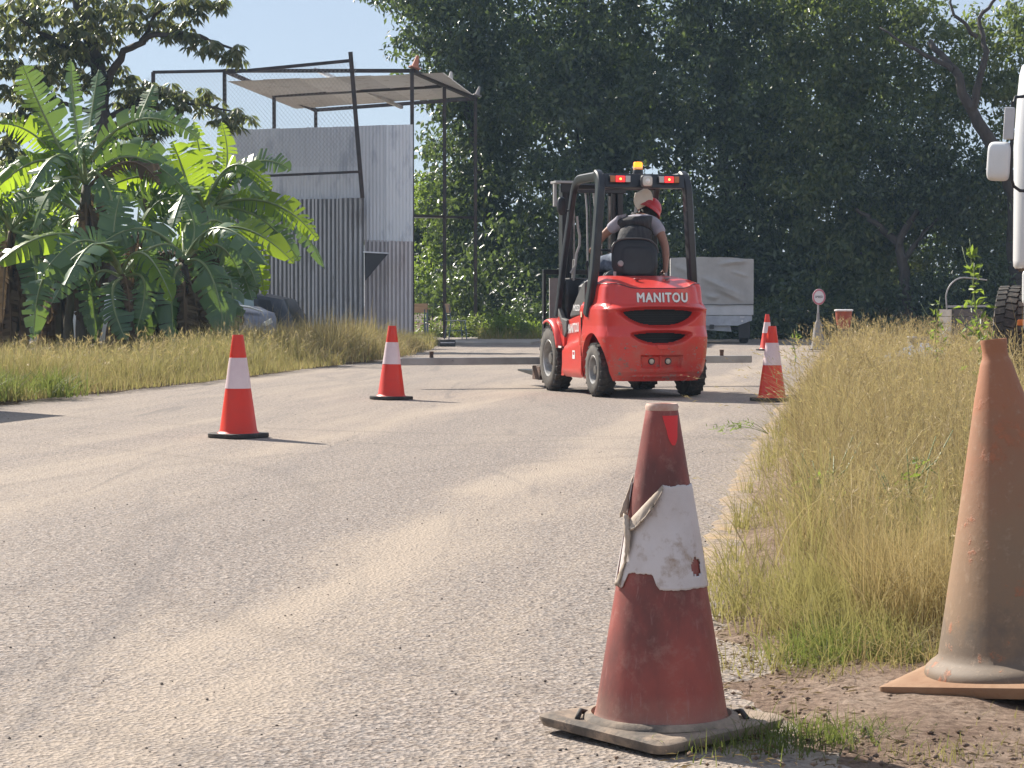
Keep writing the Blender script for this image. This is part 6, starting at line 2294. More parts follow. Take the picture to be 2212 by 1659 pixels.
tree('leaning_tree', 'tree with a leaning branch and sky showing through its crown at upper right', 2190, 52,
     [(1960, 40, 54, 120, 80, 1.6), (2060, 130, 54, 120, 90, 1.4), (2190, 60, 54, 110, 90, 1.6), (2200, 190, 53.5, 130, 110, 1.6), (2010, 220, 54.5, 130, 100, 1.6), (2210, 360, 53.5, 110, 130, 1.5)],
     15000, M_LEAFR, 16, 0.16, trunk=trunkF, per=34, cr=(0.25, 0.55), group=G_T)
# sunlit shrub seen through the tower frame
def shrub(name, label, xd, D, ells, n, m, seed, leaf=0.1, cat='shrub', **kw):
    rng = np.random.default_rng(seed)
    bx = (xd - 1106) / FD * D
    root = empty(name, (bx, D, 0.0))
    tag(root, label, cat)
    el = [E_(*e) for e in ells]
    P, out = clump_points(el, n, rng, (0.15, 0.4), 30, 0.5)
    ok = P[:, 2] > 0.02
    P = P[ok] - np.array([[bx, D, 0.0]])
    V_, F_ = leaf_geo(P, np.full(len(P), leaf), rng, 0.42, 0.1, out[ok], up=0.9)
    raw_mesh('foliage', V_, F_, m, root)
    st = []
    for c, r in el:
        st.append(([(0, 0, -0.05), tuple((Vector(c) - Vector((bx, D, 0))) * 0.6), tuple(Vector(c) - Vector((bx, D, 0)))], 0.04, 0.01))
    branchy((0, 0, 0), st, 0.03, rng, 'stem', root)
    return root
shrub('tall_shrub', 'bright sunlit green shrub seen through the tower frame', 935, 63, [(930, 430, 63, 60, 60, 1.2), (965, 520, 63, 60, 60, 1.0), (920, 620, 63, 60, 90, 1.0)], 7000, M_LEAFB, 21, 0.15)
shrub('weedy_bush', 'low leafy bush on the sunny edge right of the school chair', 1100, 51.5, [(1080, 705, 51.5, 55, 30, 0.6), (1130, 712, 51.5, 40, 25, 0.6)], 2600, M_LEAFB, 22, 0.10)
shrub('weedy_bush', 'low bush behind the legs of the school chair', 985, 53, [(960, 715, 53, 60, 22, 0.5), (1010, 710, 53, 40, 28, 0.5)], 1800, M_LEAFR, 23, 0.09)

def mass(name, label, ells, n, m, seed, leaf, per=60, cr=(0.5, 1.0)):
    rng = np.random.default_rng(seed)
    el = [E_(*e) for e in ells]
    P, out = clump_points(el, n, rng, cr, per, 0.6)
    ok = P[:, 2] > 0.03
    V_, F_ = leaf_geo(P[ok], np.full(ok.sum(), leaf), rng, 0.55, 0.3, out[ok])
    return stuff(raw_mesh(name, V_, F_, m), label, 'thicket')
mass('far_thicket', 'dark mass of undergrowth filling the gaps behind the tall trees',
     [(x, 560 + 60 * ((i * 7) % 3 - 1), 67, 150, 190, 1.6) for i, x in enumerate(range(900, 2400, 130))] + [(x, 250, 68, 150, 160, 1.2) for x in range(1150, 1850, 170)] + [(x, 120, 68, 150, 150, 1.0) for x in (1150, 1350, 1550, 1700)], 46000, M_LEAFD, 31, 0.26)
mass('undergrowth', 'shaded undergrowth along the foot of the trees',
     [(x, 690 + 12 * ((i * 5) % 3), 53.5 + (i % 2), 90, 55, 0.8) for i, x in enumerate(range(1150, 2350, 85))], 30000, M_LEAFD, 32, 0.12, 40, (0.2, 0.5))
mass('back_bushes', 'bushes behind the banana plants and the car wrecks',
     [(x, 640, 47, 110, 70, 1.2) for x in range(-60, 480, 90)] + [(60, 520, 48, 100, 90, 1.2), (240, 540, 48, 90, 70, 1.2)], 16000, M_LEAFR, 33, 0.15, 40, (0.3, 0.7))

# tree with drooping leaves, upper left
trunkK = [([U(235, 700, 46), U(230, 330, 46), U(215, 170, 46), U(190, 60, 46), U(150, -40, 46)], 0.26, 0.10),
          ([U(225, 190, 46), U(270, 110, 45.5), U(330, 78, 45), U(400, 70, 44.6), U(470, 92, 44.4), U(520, 112, 44.3)], 0.10, 0.02),
          ([U(215, 150, 46), U(120, 90, 45.5), U(40, 40, 45)], 0.10, 0.03),
          ([U(300, 90, 45.3), U(350, 20, 45), U(420, -20, 45)], 0.05, 0.02),
          ([U(230, 260, 46), U(330, 195, 46.5), U(400, 220, 46.5), U(500, 240, 46.5)], 0.07, 0.02),
          ([U(225, 250, 46), U(120, 220, 46), U(40, 260, 46)], 0.07, 0.02)]
def rosette_tree():
    rng = np.random.default_rng(41)
    D = 46.0
    bx = (235 - 1106) / FD * D
    root = empty('drooping_tree', (bx, D, 0))
    tag(root, 'tree with drooping leaf clusters overhanging from the upper left corner', 'tree')
    ells = [E_(*e) for e in [(60, 40, 45.5, 140, 75, 1.5), (210, 30, 45.5, 120, 70, 1.5), (330, 22, 45.2, 110, 42, 1.0), (440, 0, 45, 60, 25, .6), (60, 150, 45.6, 110, 80, 1.3), (180, 130, 46, 90, 70, 1.2), (400, 78, 44.8, 50, 22, .5), (455, 100, 44.4, 35, 25, .4), (505, 112, 44.3, 32, 20, .35),
                             (280, 190, 46.4, 60, 45, .8), (350, 205, 46.5, 60, 32, .7), (440, 215, 46.5, 75, 28, .7), (500, 250, 46.5, 45, 26, .5), (60, 250, 46, 70, 40, .8), (250, 330, 46.8, 90, 80, .8), (330, 250, 46.5, 60, 40, .6), (20, 330, 46, 80, 70, 0.9), (470, 380, 46.5, 40, 50, .5)]]
    vol = np.array([r[0] * r[2] for _, r in ells]); vol /= vol.sum()
    nc = 860
    w = rng.choice(len(ells), nc, p=vol)
    C = np.array([e[0] for e in ells])[w] + unit(rng.normal(size=(nc, 3))) * np.array([e[1] for e in ells])[w] * (rng.uniform(0, 1, nc) ** 0.45)[:, None]
    k = 11
    base = np.repeat(C, k, 0)
    a = rng.uniform(0, 2 * np.pi, nc * k)
    dr = rng.uniform(0.45, 1.3, nc * k)
    t = unit(np.stack([np.cos(a), np.sin(a), -dr], 1))
    L = rng.uniform(0.15, 0.30, nc * k)[:, None]
    side = unit(np.stack([-np.sin(a), np.cos(a), rng.normal(size=nc * k) * .3], 1))
    nn = np.cross(side, t)
    o = base + t * 0.04
    v1 = o + t * L * .5 + side * L * .19 - nn * L * 0.05
    v3 = o + t * L * .5 - side * L * .19 - nn * L * 0.05
    v2 = o + t * L + np.array([[0, 0, -1]]) * L * .12
    V_ = np.stack([o, v1, v2, v3], 1).reshape(-1, 3) - np.array([[bx, D, 0]])
    i = (np.arange(nc * k) * 4)[:, None]
    F_ = np.concatenate([i + np.array([[0, 1, 2]]), i + np.array([[0, 2, 3]])], 1).reshape(-1, 3)
    raw_mesh('crown', V_, F_, M_LEAFK, root)
    tt = [([Vector(p) - Vector((bx, D, 0)) for p in pts], a, b) for pts, a, b in trunkK]
    branchy((0, 0, 0), tt, .2, rng, 'trunk', root)
rosette_tree()
# ================================================================== banana plants
M_BAN = leaf_mat('banana_leaf', [(0.055, 0.12, 0.052), (0.08, 0.155, 0.062), (0.11, 0.18, 0.072)], 0.30, (0.36, 0.54, 0.04), 0.36, 0.7)
M_BANY = leaf_mat('young_banana_leaf', [(0.10, 0.19, 0.03), (0.14, 0.24, 0.035)], 0.62, (0.60, 0.80, 0.03), 0.34, 0.6)
M_BAND = leaf_mat('dead_banana_leaf', [(0.085, 0.058, 0.038), (0.14, 0.10, 0.065), (0.20, 0.145, 0.09)], 0.2, (0.3, 0.2, 0.1), 0.8, 0.2)
M_RIB = mat('banana_midrib', (0.20, 0.26, 0.10), 0.4, col2=(0.26, 0.30, 0.14), nscale=5)
M_RIBD = mat('dead_midrib', (0.15, 0.10, 0.06), 0.8)
M_STEM = mat('banana_stem', (0.075, 0.058, 0.045), 0.8, col2=(0.13, 0.12, 0.07), nscale=4, sc3=(1, 1, 0.25), bump=(10, 0.6, 0.02))
BR = random.Random(23)

def banana_leaf(parent, org, b, m, t, wid, mat_, rib, roll=0.0, torn=0.5, droop=0.5, name='leaf'):
    """b, m, t: world points (foot, bend, tip) of the midrib; wid: full width in metres"""
    b, m, t = Vector(b), Vector(m), Vector(t)
    c = m * 2 - (b + t) / 2
    n = 26
    pts = [b * (1 - s) ** 2 + c * 2 * s * (1 - s) + t * s * s for s in [i / n for i in range(n + 1)]]
    mb = MB()
    up = Vector((0, 0, 1))
    pref = Vector((BR.uniform(-.5, .5), -BR.uniform(0.35, 1.3), BR.uniform(0.25, 0.9))).normalized()
    frames = []
    for i in range(n + 1):
        tg = (pts[min(i + 1, n)] - pts[max(0, i - 1)]).normalized()
        sd = tg.cross(pref)
        if sd.length < 0.15:
            sd = tg.cross(Vector((0.6, -0.5, 0.4)))
        sd.normalize()
        if frames and sd.dot(frames[-1][1]) < 0:
            sd = -sd
        nm = sd.cross(tg).normalized()
        q = Quaternion(tg, roll)
        frames.append((tg, (q @ sd).normalized(), (q @ nm).normalized()))
    i0 = 3                         # stalk without blade
    for s in (-1, 1):
        i = i0
        dr = droop + BR.uniform(-.2, .2)
        while i < n:
            step = 1 if BR.random() < torn else BR.choice([2, 3, 4])
            j = min(n, i + step)
            dr = max(0.0, min(1.3, dr + BR.uniform(-0.6, 0.6) * torn + (droop - dr) * 0.3))
            seg = list(range(i, j + 1))
            rows = []
            notch = 1 - 0.22 * torn * BR.random()
            skew = BR.uniform(0.1, 0.35)
            for q, k in enumerate(seg):
                u = (k - i0) / (n - i0)
                w = wid / 2 * (math.sin(math.pi * min(1, u * 0.93 + 0.07)) ** 0.55) * notch * (1.0 if u < 0.96 else 0.75)
                tg, sd, nm = frames[k]
                # torn edges: strips close up toward the margin
                pull = (0.5 - q / max(1, len(seg) - 1)) * 2 * 0.10 * torn * (pts[1] - pts[0]).length * len(seg)
                a1, a2 = dr * 0.55, dr * 1.25
                p0 = pts[k]
                p1 = p0 + (sd * s * math.cos(a1) - nm * math.sin(a1)) * (w * 0.5) + tg * (w * skew * .4 + pull * .5)
                p2 = p1 + (sd * s * math.cos(a2) - nm * math.sin(a2)) * (w * 0.5) + tg * (w * skew * .5 + pull * .5)
                rows.append([tuple(p0 - org), tuple(p1 - org), tuple(p2 - org)])
            mb.grid(rows)
            i = j
    lf = mb.obj(name, mat_, parent, sm=50, fixn=False)
    r0 = 0.020 + 0.02 * wid
    rb = MB()
    rb.tube([p - org for p in pts], [r0 * (1 - 0.85 * i / n) for i in range(n + 1)], 6)
    rb.obj('midrib', rib, lf, sm=180)
    return lf

def banana(label, foot_xd, D, top, leaves, seed, nrand=4, dead=5, stem_r=0.17):
    """top: picture position of the crown; leaves: (foot, bend, tip) picture positions, depth shift of tip, width px, kind"""
    rr = random.Random(seed)
    fx = (foot_xd - 1106) / FD * D
    org = Vector((fx, D, 0.0))
    root = empty('banana_plant', org)
    tag(root, label, 'banana plant', 'banana plants along the road')
    tp = U(top[0], top[1], D)
    st = MB()
    path = [org + Vector((0, 0, -0.05))] + [org.lerp(tp, k / 6) + Vector((rr.uniform(-.02, .02), rr.uniform(-.02, .02), 0)) for k in range(1, 7)]
    st.tube([p - org for p in path], [stem_r * 1.2, stem_r * 1.1, stem_r, stem_r * .9, stem_r * .78, stem_r * .62, stem_r * .4], 14)
    st.obj('stem', M_STEM, root, sm=180)
    s_ = FD / D
    for (f, m, t, dd, wpx, kind) in leaves:
        fw = U(f[0], f[1], D - rr.uniform(0.0, 0.1))
        mw = U(m[0], m[1], D + dd * 0.75)
        tw = U(t[0], t[1], D + dd * 1.35)
        mt, rb = {'g': (M_BAN, M_RIB), 'y': (M_BANY, M_RIB), 'd': (M_BAND, M_RIBD)}[kind]
        banana_leaf(root, org, fw, mw, tw, wpx * 1.25 / s_, mt, rb, roll=rr.uniform(-.5, .5), torn=0.85 if kind != 'd' else 0.9, droop=rr.uniform(0.1, 0.5) if kind != 'd' else 1.1)
    for k in range(nrand):
        a = rr.uniform(0, 2 * math.pi)
        L = rr.uniform(1.2, 2.1)
        h = rr.uniform(-0.2, 0.7)
        d = Vector((math.cos(a), math.sin(a), 0))
        banana_leaf(root, org, tp, tp + d * L * .45 + Vector((0, 0, 0.35 + h * .6)), tp + d * L + Vector((0, 0, h - 0.35)), rr.uniform(0.52, 0.74), M_BAN if rr.random() < .8 else M_BANY, M_RIB, rr.uniform(-.4, .4), 0.85, 0.45)
    for k in range(dead * 2):
        a = rr.uniform(0, 2 * math.pi)
        z0 = tp.z * rr.uniform(0.5, 1.0)
        d = Vector((math.cos(a), math.sin(a), 0))
        p0 = org.lerp(tp, z0 / tp.z)
        L = min(z0 - 0.1, rr.uniform(0.9, 1.8))
        banana_leaf(root, org, p0, p0 + d * 0.22 + Vector((0, 0, -L * .25)), p0 + d * rr.uniform(.15, .3) + Vector((0, 0, -L)), rr.uniform(0.28, 0.46), M_BAND, M_RIBD, rr.uniform(-.8, .8), 0.9, 1.15, name='dead_leaf')
    return root

banana('tallest banana plant with upright torn leaves, left of the mesh bay', 190, 34.0, (185, 400), [
    ((170, 400), (105, 270), (48, 140), -0.3, 85, 'g'), ((172, 330), (158, 220), (154, 128), 0.1, 38, 'g'), ((188, 330), (200, 235), (213, 150), 0.4, 60, 'g'),
    ((190, 350), (300, 258), (432, 300), -0.5, 62, 'g'), ((290, 290), (312, 230), (332, 182), 0.3, 44, 'g'), ((172, 420), (85, 300), (-12, 268), -0.2, 62, 'y'),
    ((172, 440), (70, 380), (-20, 400), 0.2, 70, 'g'), ((205, 370), (243, 440), (238, 570), -0.4, 72, 'g'), ((182, 470), (90, 425), (5, 455), -0.2, 66, 'g'),
    ((170, 390), (130, 320), (92, 305), -0.2, 60, 'y'), ((195, 400), (280, 350), (345, 400), -0.3, 55, 'd'), ((190, 380), (270, 330), (330, 330), 0.3, 60, 'y'), ((180, 390), (120, 400), (70, 500), -0.5, 60, 'g')], 1, 7, 7)
banana('banana plant with bright translucent leaves in front of the tower wall', 455, 35.0, (440, 455), [
    ((425, 480), (402, 390), (372, 305), -0.1, 92, 'y'), ((440, 470), (437, 370), (418, 262), 0.4, 60, 'y'), ((470, 430), (545, 352), (630, 368), -0.3, 58, 'g'),
    ((470, 440), (590, 440), (688, 520), -0.5, 60, 'y'), ((460, 450), (560, 470), (648, 565), -0.3, 60, 'g'), ((470, 450), (600, 450), (702, 582), -0.1, 55, 'g'),
    ((440, 480), (505, 555), (545, 650), -0.5, 60, 'g'), ((415, 470), (370, 455), (322, 560), -0.4, 72, 'g'), ((440, 490), (530, 520), (572, 640), 0.1, 52, 'y'),
    ((455, 450), (490, 360), (478, 262), 0.5, 48, 'y'), ((430, 470), (350, 400), (290, 430), 0.3, 66, 'g'), ((420, 470), (355, 430), (300, 500), -0.2, 66, 'y'), ((450, 450), (500, 420), (560, 430), 0.3, 60, 'g'), ((455, 460), (520, 600), (565, 610), -0.2, 50, 'g')], 2, 7, 9)
banana('short banana sucker with broad dark leaves at the front of the clump', 262, 32.5, (262, 592), [
    ((262, 592), (205, 538), (112, 655), -0.4, 82, 'g'), ((262, 592), (246, 510), (262, 415), 0.1, 76, 'g'), ((266, 600), (243, 640), (272, 735), -0.3, 72, 'g'),
    ((272, 598), (312, 612), (292, 722), -0.2, 52, 'g'), ((270, 590), (345, 528), (405, 560), 0.2, 60, 'g'), ((262, 600), (200, 600), (190, 720), 0.3, 50, 'g')], 3, 4, 4, 0.09)
banana('short banana plant whose leaves hang straight down beside the silver wreck', 405, 33.2, (398, 565), [
    ((392, 575), (372, 620), (376, 742), -0.3, 78, 'g'), ((400, 568), (452, 588), (488, 735), -0.4, 80, 'g'), ((398, 560), (420, 500), (400, 430), 0.2, 60, 'g'),
    ((402, 560), (470, 530), (520, 600), 0.2, 60, 'g'), ((395, 565), (340, 560), (320, 690), 0.2, 50, 'd')], 4, 5, 8, 0.11)
banana('banana plant at the far left edge, its leaves drooping over brown dead ones', 25, 34.5, (25, 500), [
    ((25, 500), (70, 540), (75, 660), -0.3, 80, 'g'), ((25, 495), (-20, 470), (-60, 560), -0.3, 80, 'g'), ((30, 490), (70, 440), (110, 470), 0.3, 60, 'y'),
    ((25, 490), (20, 420), (60, 350), 0.3, 60, 'y'), ((28, 500), (90, 480), (140, 560), 0.2, 62, 'g'), ((22, 500), (10, 590), (5, 700), -0.5, 60, 'd')], 5, 6, 8)
banana('banana plant half hidden at the back of the clump among dead leaves', 330, 36.5, (318, 470), [
    ((318, 470), (270, 400), (215, 420), 0.2, 70, 'g'), ((318, 470), (360, 390), (420, 400), 0.2, 66, 'y'), ((318, 470), (310, 380), (330, 320), 0.3, 60, 'd'),
    ((318, 480), (340, 560), (330, 660), -0.4, 60, 'g'), ((318, 480), (290, 540), (285, 640), -0.5, 60, 'd')], 6, 7, 10)
banana('banana plant behind the left end of the clump with pale ribs showing', 110, 36.0, (118, 520), [
    ((118, 520), (60, 470), (0, 540), -0.2, 62, 'g'), ((118, 520), (150, 470), (210, 500), 0.2, 62, 'y'), ((118, 520), (120, 600), (100, 700), -0.5, 60, 'd'), ((118, 520), (170, 560), (180, 680), -0.2, 60, 'g')], 7, 7, 8)
banana('low banana sucker with leaves trailing to the ground, left of the front sucker', 150, 33.0, (150, 600), [
    ((150, 600), (95, 600), (72, 735), -0.4, 70, 'g'), ((150, 600), (192, 612), (205, 738), -0.3, 62, 'g'), ((150, 600), (138, 540), (95, 500), 0.3, 60, 'g'),
    ], 8, 0, 0, 0.08)
banana('low banana sucker between the two front plants, brown leaves round its foot', 335, 33.8, (335, 612), [
    ((335, 612), (312, 640), (316, 748), -0.4, 60, 'g'), ((335, 612), (362, 640), (348, 742), -0.5, 56, 'd'), ((335, 605), (300, 560), (262, 610), 0.2, 60, 'g'),
    ((338, 605), (390, 590), (420, 690), -0.3, 62, 'g')], 9, 0, 3, 0.10)
banana('low banana sucker at the right end of the clump with a trailing split leaf', 470, 34.2, (470, 600), [
    ((470, 600), (500, 620), (492, 735), -0.3, 60, 'g'), ((470, 600), (445, 640), (440, 745), -0.4, 56, 'g'), ((470, 595), (520, 560), (555, 620), 0.1, 56, 'g')], 10, 0, 4, 0.10)
# ================================================================== grass
def blades(P, h, w, lean, rng, seg=3, bend=1.0, droop=0.0, rad=None, tips=None):
    """tapering bent blades; P (n,3), h (n,), w (n,), lean: mean lean direction (2,)"""
    n = len(P)
    a = rng.uniform(0, 2 * np.pi, n)
    ld = np.stack([np.cos(a), np.sin(a)], 1) * (rng.uniform(0.05, 1.0, n) ** 1.5 * 0.95)[:, None] * bend + np.asarray(lean)[None, :]
    if rad is not None:
        ld = ld * 0.7 + rad
    fa = rng.uniform(0, np.pi, n)
    wd = np.stack([np.cos(fa), np.sin(fa) * 0.6, np.zeros(n)], 1) * w[:, None] * 0.5
    rows = []
    for i in range(seg + 1):
        t = i / seg
        off = ld * (t ** 1.8)[...] if False else ld * (t ** 1.8)
        z = h * (t - droop * t ** 4 * 0.5 - 0.25 * np.linalg.norm(ld, axis=1) * t ** 2)
        c = P + np.concatenate([off * h[:, None], z[:, None]], 1)
        tw = 1 - t * 0.95 if i < seg else 0.04
        rows.append(np.stack([c - wd * tw, c + wd * tw], 1))
    V_ = np.stack(rows, 1).reshape(-1, 3)           # n, seg+1, 2
    if tips is not None:
        tips.append((rows[-2].mean(1), rows[-1].mean(1)))
    k = (seg + 1) * 2
    b = (np.arange(n) * k)[:, None]
    F_ = np.concatenate([b + np.array([[2 * i, 2 * i + 1, 2 * i + 3, 2 * i + 2]]) for i in range(seg)], 1).reshape(-1, 4)
    return V_, F_

def grass_mat(name, cols, trans=0.35, tcol=(0.75, 0.66, 0.25)):
    return leaf_mat(name, cols, trans, tcol, 0.6, 0.25, nsc=(1.3, tuple(c * 0.75 for c in cols[0])))
M_DRY = grass_mat('dry_grass', [(0.17, 0.11, 0.045), (0.42, 0.31, 0.125), (0.70, 0.55, 0.26), (0.30, 0.24, 0.08), (0.80, 0.66, 0.36), (0.14, 0.09, 0.04), (0.74, 0.58, 0.28)], 0.22, (0.80, 0.66, 0.32))
M_STRAW = grass_mat('straw_stalks', [(0.40, 0.29, 0.15), (0.54, 0.42, 0.24), (0.34, 0.23, 0.12)], 0.3)
M_LITTER = grass_mat('litter', [(0.16, 0.10, 0.06), (0.30, 0.21, 0.13), (0.44, 0.33, 0.2), (0.12, 0.075, 0.05)], 0.1)
M_GRN = grass_mat('green_grass', [(0.075, 0.11, 0.030), (0.12, 0.155, 0.045), (0.20, 0.20, 0.07), (0.26, 0.22, 0.10)], 0.32, (0.46, 0.55, 0.12))
M_MIX = grass_mat('yellow_green_grass', [(0.17, 0.165, 0.055), (0.27, 0.235, 0.085), (0.38, 0.30, 0.13), (0.22, 0.20, 0.065), (0.42, 0.34, 0.16)], 0.35, (0.66, 0.60, 0.22))

def verge_z(y):
    return np.where(y < 6.0, 0.015, 0.045)

def scatter_right(n, y0, y1, rng, power=1.0, x_in=0.08, x_out=None):
    y = y0 + (y1 - y0) * rng.uniform(0, 1, n) ** power
    k = kerb_x(y)
    out = (0.2415 * y + 0.5) if x_out is None else (k + x_out)
    x = k + x_in + (out - k - x_in) * rng.uniform(0, 1, n)
    return np.stack([x, y, verge_z(y)], 1)

rng = np.random.default_rng(101)
def tuft(P, rng, k, spread):
    idx = rng.integers(0, len(P), k)
    Q = P[idx].copy()
    r = rng.normal(size=(k, 2)) * spread
    Q[:, :2] += r
    tuft.rad = r / spread * 0.30
    return Q
parts = []
def gadd(lst, VF):
    V_, F_ = VF
    off = sum(len(v) for v, _ in lst)
    lst.append((V_, F_ + off))
def gjoin(name, lst, m, label):
    V_ = np.concatenate([v for v, _ in lst])
    F_ = np.concatenate([f for _, f in lst])
    return stuff(raw_mesh(name, V_, F_, m), label, 'grass')

def clear_cones(P, pad=0.30):
    ok = np.ones(len(P), bool)
    for (cx, cy, r) in ((1.22, 5.0, 0.42), (0.33, 4.62, 0.36)):
        ok &= (P[:, 0] - cx) ** 2 + (P[:, 1] - cy) ** 2 > r * r
    return ok

# dry grass field, right of the kerb
dry, mix, straw, green = [], [], [], []
TIPS = []
for (y0, y1, nt, bp, hh, wv) in ((6.0, 9.5, 150, 56, 0.50, 0.0042), (9.5, 14, 230, 50, 0.50, 0.0055), (14, 22, 430, 36, 0.44, 0.008), (22, 42, 760, 22, 0.40, 0.012)):
    C_ = scatter_right(nt, y0, y1, rng, x_in=0.27 if y0 < 9 else 0.22 if y0 < 14 else 0.12)
    th = hh * rng.lognormal(-0.12, 0.32, nt) * (0.5 + 0.5 * smooth(5.8, 8.0, C_[:, 1]))
    eg = smooth(0.0, 0.5, C_[:, 0] - kerb_x(C_[:, 1]))
    th *= 0.6 + 0.4 * eg
    tl = rng.normal(size=(nt, 2)) * 0.22 + np.array([[-0.03, -0.05]])
    tr_ = rng.uniform(0.035, 0.13, nt)
    tg_ = rng.uniform(size=nt) < 0.08 + 0.24 * (1 - eg) + 0.22 * (1 - smooth(6, 9.5, C_[:, 1]))
    ix = rng.integers(0, nt, nt * bp)
    o2 = rng.normal(size=(len(ix), 2)) * 0.6
    P = C_[ix].copy()
    P[:, :2] += o2 * tr_[ix][:, None]
    hv = th[ix] * rng.uniform(0.35, 1.12, len(ix))
    wv_ = wv * rng.uniform(0.55, 1.4, len(ix))
    rd = o2 * 0.34 + tl[ix]
    ok = P[:, 0] > kerb_x(P[:, 1]) + 0.02 + 0.10 * smooth(13, 16, P[:, 1])
    gs = tg_[ix] & ok
    ds = ~tg_[ix] & ok
    gadd(dry, blades(P[ds], hv[ds], wv_[ds], (0, 0), rng, 4, 0.8, 0.35, rad=rd[ds]))
    gadd(mix, blades(P[gs], hv[gs] * 0.95, wv_[gs], (0, 0), rng, 4, 0.8, 0.35, rad=rd[gs]))
    n = nt * bp
    # thatch lying between the tufts
    Q = scatter_right(n // 4, y0, y1, rng, x_in=0.20 if y0 < 14 else 0.08)
    gadd(dry, blades(Q, rng.uniform(0.10, 0.26, len(Q)), np.full(len(Q), wv * 0.9), (0, 0), rng, 3, 3.0, 0.6))
    # long seed stalks
    ns = n // 13
    Q = scatter_right(ns, y0, y1, rng, x_in=0.22)
    hs = rng.uniform(0.5, 0.82, ns) * (0.6 + 0.4 * smooth(6.0, 9.0, Q[:, 1]))
    gadd(straw, blades(Q, hs, np.full(ns, wv * 0.55), (-0.04, 0.0), rng, 5, 0.9, 0.25, tips=TIPS))
# long arching strands thrown over the field
for (y0, y1, n, wv) in ((6.3, 10, 420, 0.0045), (10, 16, 420, 0.006), (16, 30, 520, 0.009)):
    Q = scatter_right(n, y0, y1, rng, x_in=0.12)
    gadd(straw, blades(Q, rng.uniform(0.38, 0.75, n), wv * rng.uniform(0.6, 1.2, n), (0, 0), rng, 7, 1.9, 0.75))
# small tufts rooted along the edge of the road
T0 = np.stack([np.zeros(60), 6.0 + 12 * rng.uniform(0, 1, 60) ** 1.3, np.full(60, 0.008)], 1)
T0[:, 0] = kerb_x(T0[:, 1]) + rng.uniform(-0.02, 0.16, 60)
P = tuft(T0, rng, 1500, 0.03)
gadd(mix, blades(P, rng.uniform(0.03, 0.22, len(P)), np.full(len(P), 0.0045), (-0.1, -0.1), rng, 3, 2.0, rad=tuft.rad))
# dense stalks in front of the truck and the cart
Q = np.stack([rng.uniform(2.6, 6.4, 420), rng.uniform(14.5, 27, 420), np.full(420, 0.04)], 1)
Q = Q[Q[:, 0] > 0.165 * Q[:, 1]]
gadd(straw, blades(Q, rng.uniform(0.6, 1.05, len(Q)), np.full(len(Q), 0.006), (-0.05, 0.0), rng, 5, 1.5, 0.3))
def seed_heads(tips, size, rng, k=7):
    a = np.concatenate([t[0] for t in tips]); b = np.concatenate([t[1] for t in tips])
    n = len(a)
    A, B = np.repeat(a, k, 0), np.repeat(b, k, 0)
    t = rng.uniform(0.25, 1.0, (n * k, 1))
    P = A + (B - A) * t
    d = unit(unit(B - A) + rng.normal(size=(n * k, 3)) * 0.3)
    L = size * rng.uniform(0.6, 1.4, (n * k, 1))
    sd = unit(np.cross(d, rng.normal(size=(n * k, 3)))) * L * 0.075
    V_ = np.stack([P, P + d * L * .5 + sd, P + d * L, P + d * L * .5 - sd], 1).reshape(-1, 3)
    F_ = (np.arange(n * k) * 4)[:, None] + np.array([[0, 1, 2, 3]])
    return V_, F_
gadd(straw, seed_heads(TIPS[:2], 0.020, rng, 8))
gadd(straw, seed_heads(TIPS[2:], 0.036, rng, 6))
# near end of the field: low greener clump, then litter
T0 = np.stack([rng.uniform(0.76, 1.05, 40), rng.uniform(5.35, 6.3, 40), np.full(40, 0.012)], 1)
P = tuft(T0, rng, 2600, 0.06)
gadd(mix, blades(P, rng.uniform(0.06, 0.24, len(P)) * (0.6 + 0.6 * (P[:, 1] - 5.2)), np.full(len(P), 0.004), (-0.15, -0.25), rng, 3, 1.6))
T0 = np.stack([rng.uniform(0.72, 0.98, 26), rng.uniform(5.25, 5.75, 26), np.full(26, 0.010)], 1)
P = tuft(T0, rng, 900, 0.045)
gadd(green, blades(P, rng.uniform(0.03, 0.12, len(P)), np.full(len(P), 0.0045), (-0.2, -0.3), rng, 3, 1.7))
P = np.stack([rng.uniform(0.95, 1.35, 2400), rng.uniform(5.6, 6.5, 2400), np.full(2400, 0.015)], 1)
gadd(dry, blades(P, rng.uniform(0.1, 0.42, len(P)), np.full(len(P), 0.004), (-0.05, -0.25), rng))
# ragged front of the field: dead thatch and stray clumps
Q = np.stack([rng.uniform(0.66, 1.45, 2600), 5.15 + 1.3 * rng.uniform(0, 1, 2600) ** 0.7, np.full(2600, 0.014)], 1)
Q = Q[vnoise(Q[:, 0], Q[:, 1], 4.0, 33) > 0.35]
gadd(dry, blades(Q, rng.uniform(0.05, 0.20, len(Q)), np.full(len(Q), 0.0036), (-0.05, -0.2), rng, 4, 3.2, 0.7))
T0 = np.stack([rng.uniform(0.5, 1.3, 16), rng.uniform(5.0, 5.6, 16), np.full(16, 0.012)], 1)
P = tuft(T0, rng, 600, 0.035)
gadd(mix, blades(P, rng.uniform(0.03, 0.12, len(P)), np.full(len(P), 0.0036), (0, -0.2), rng, 3, 2.0))
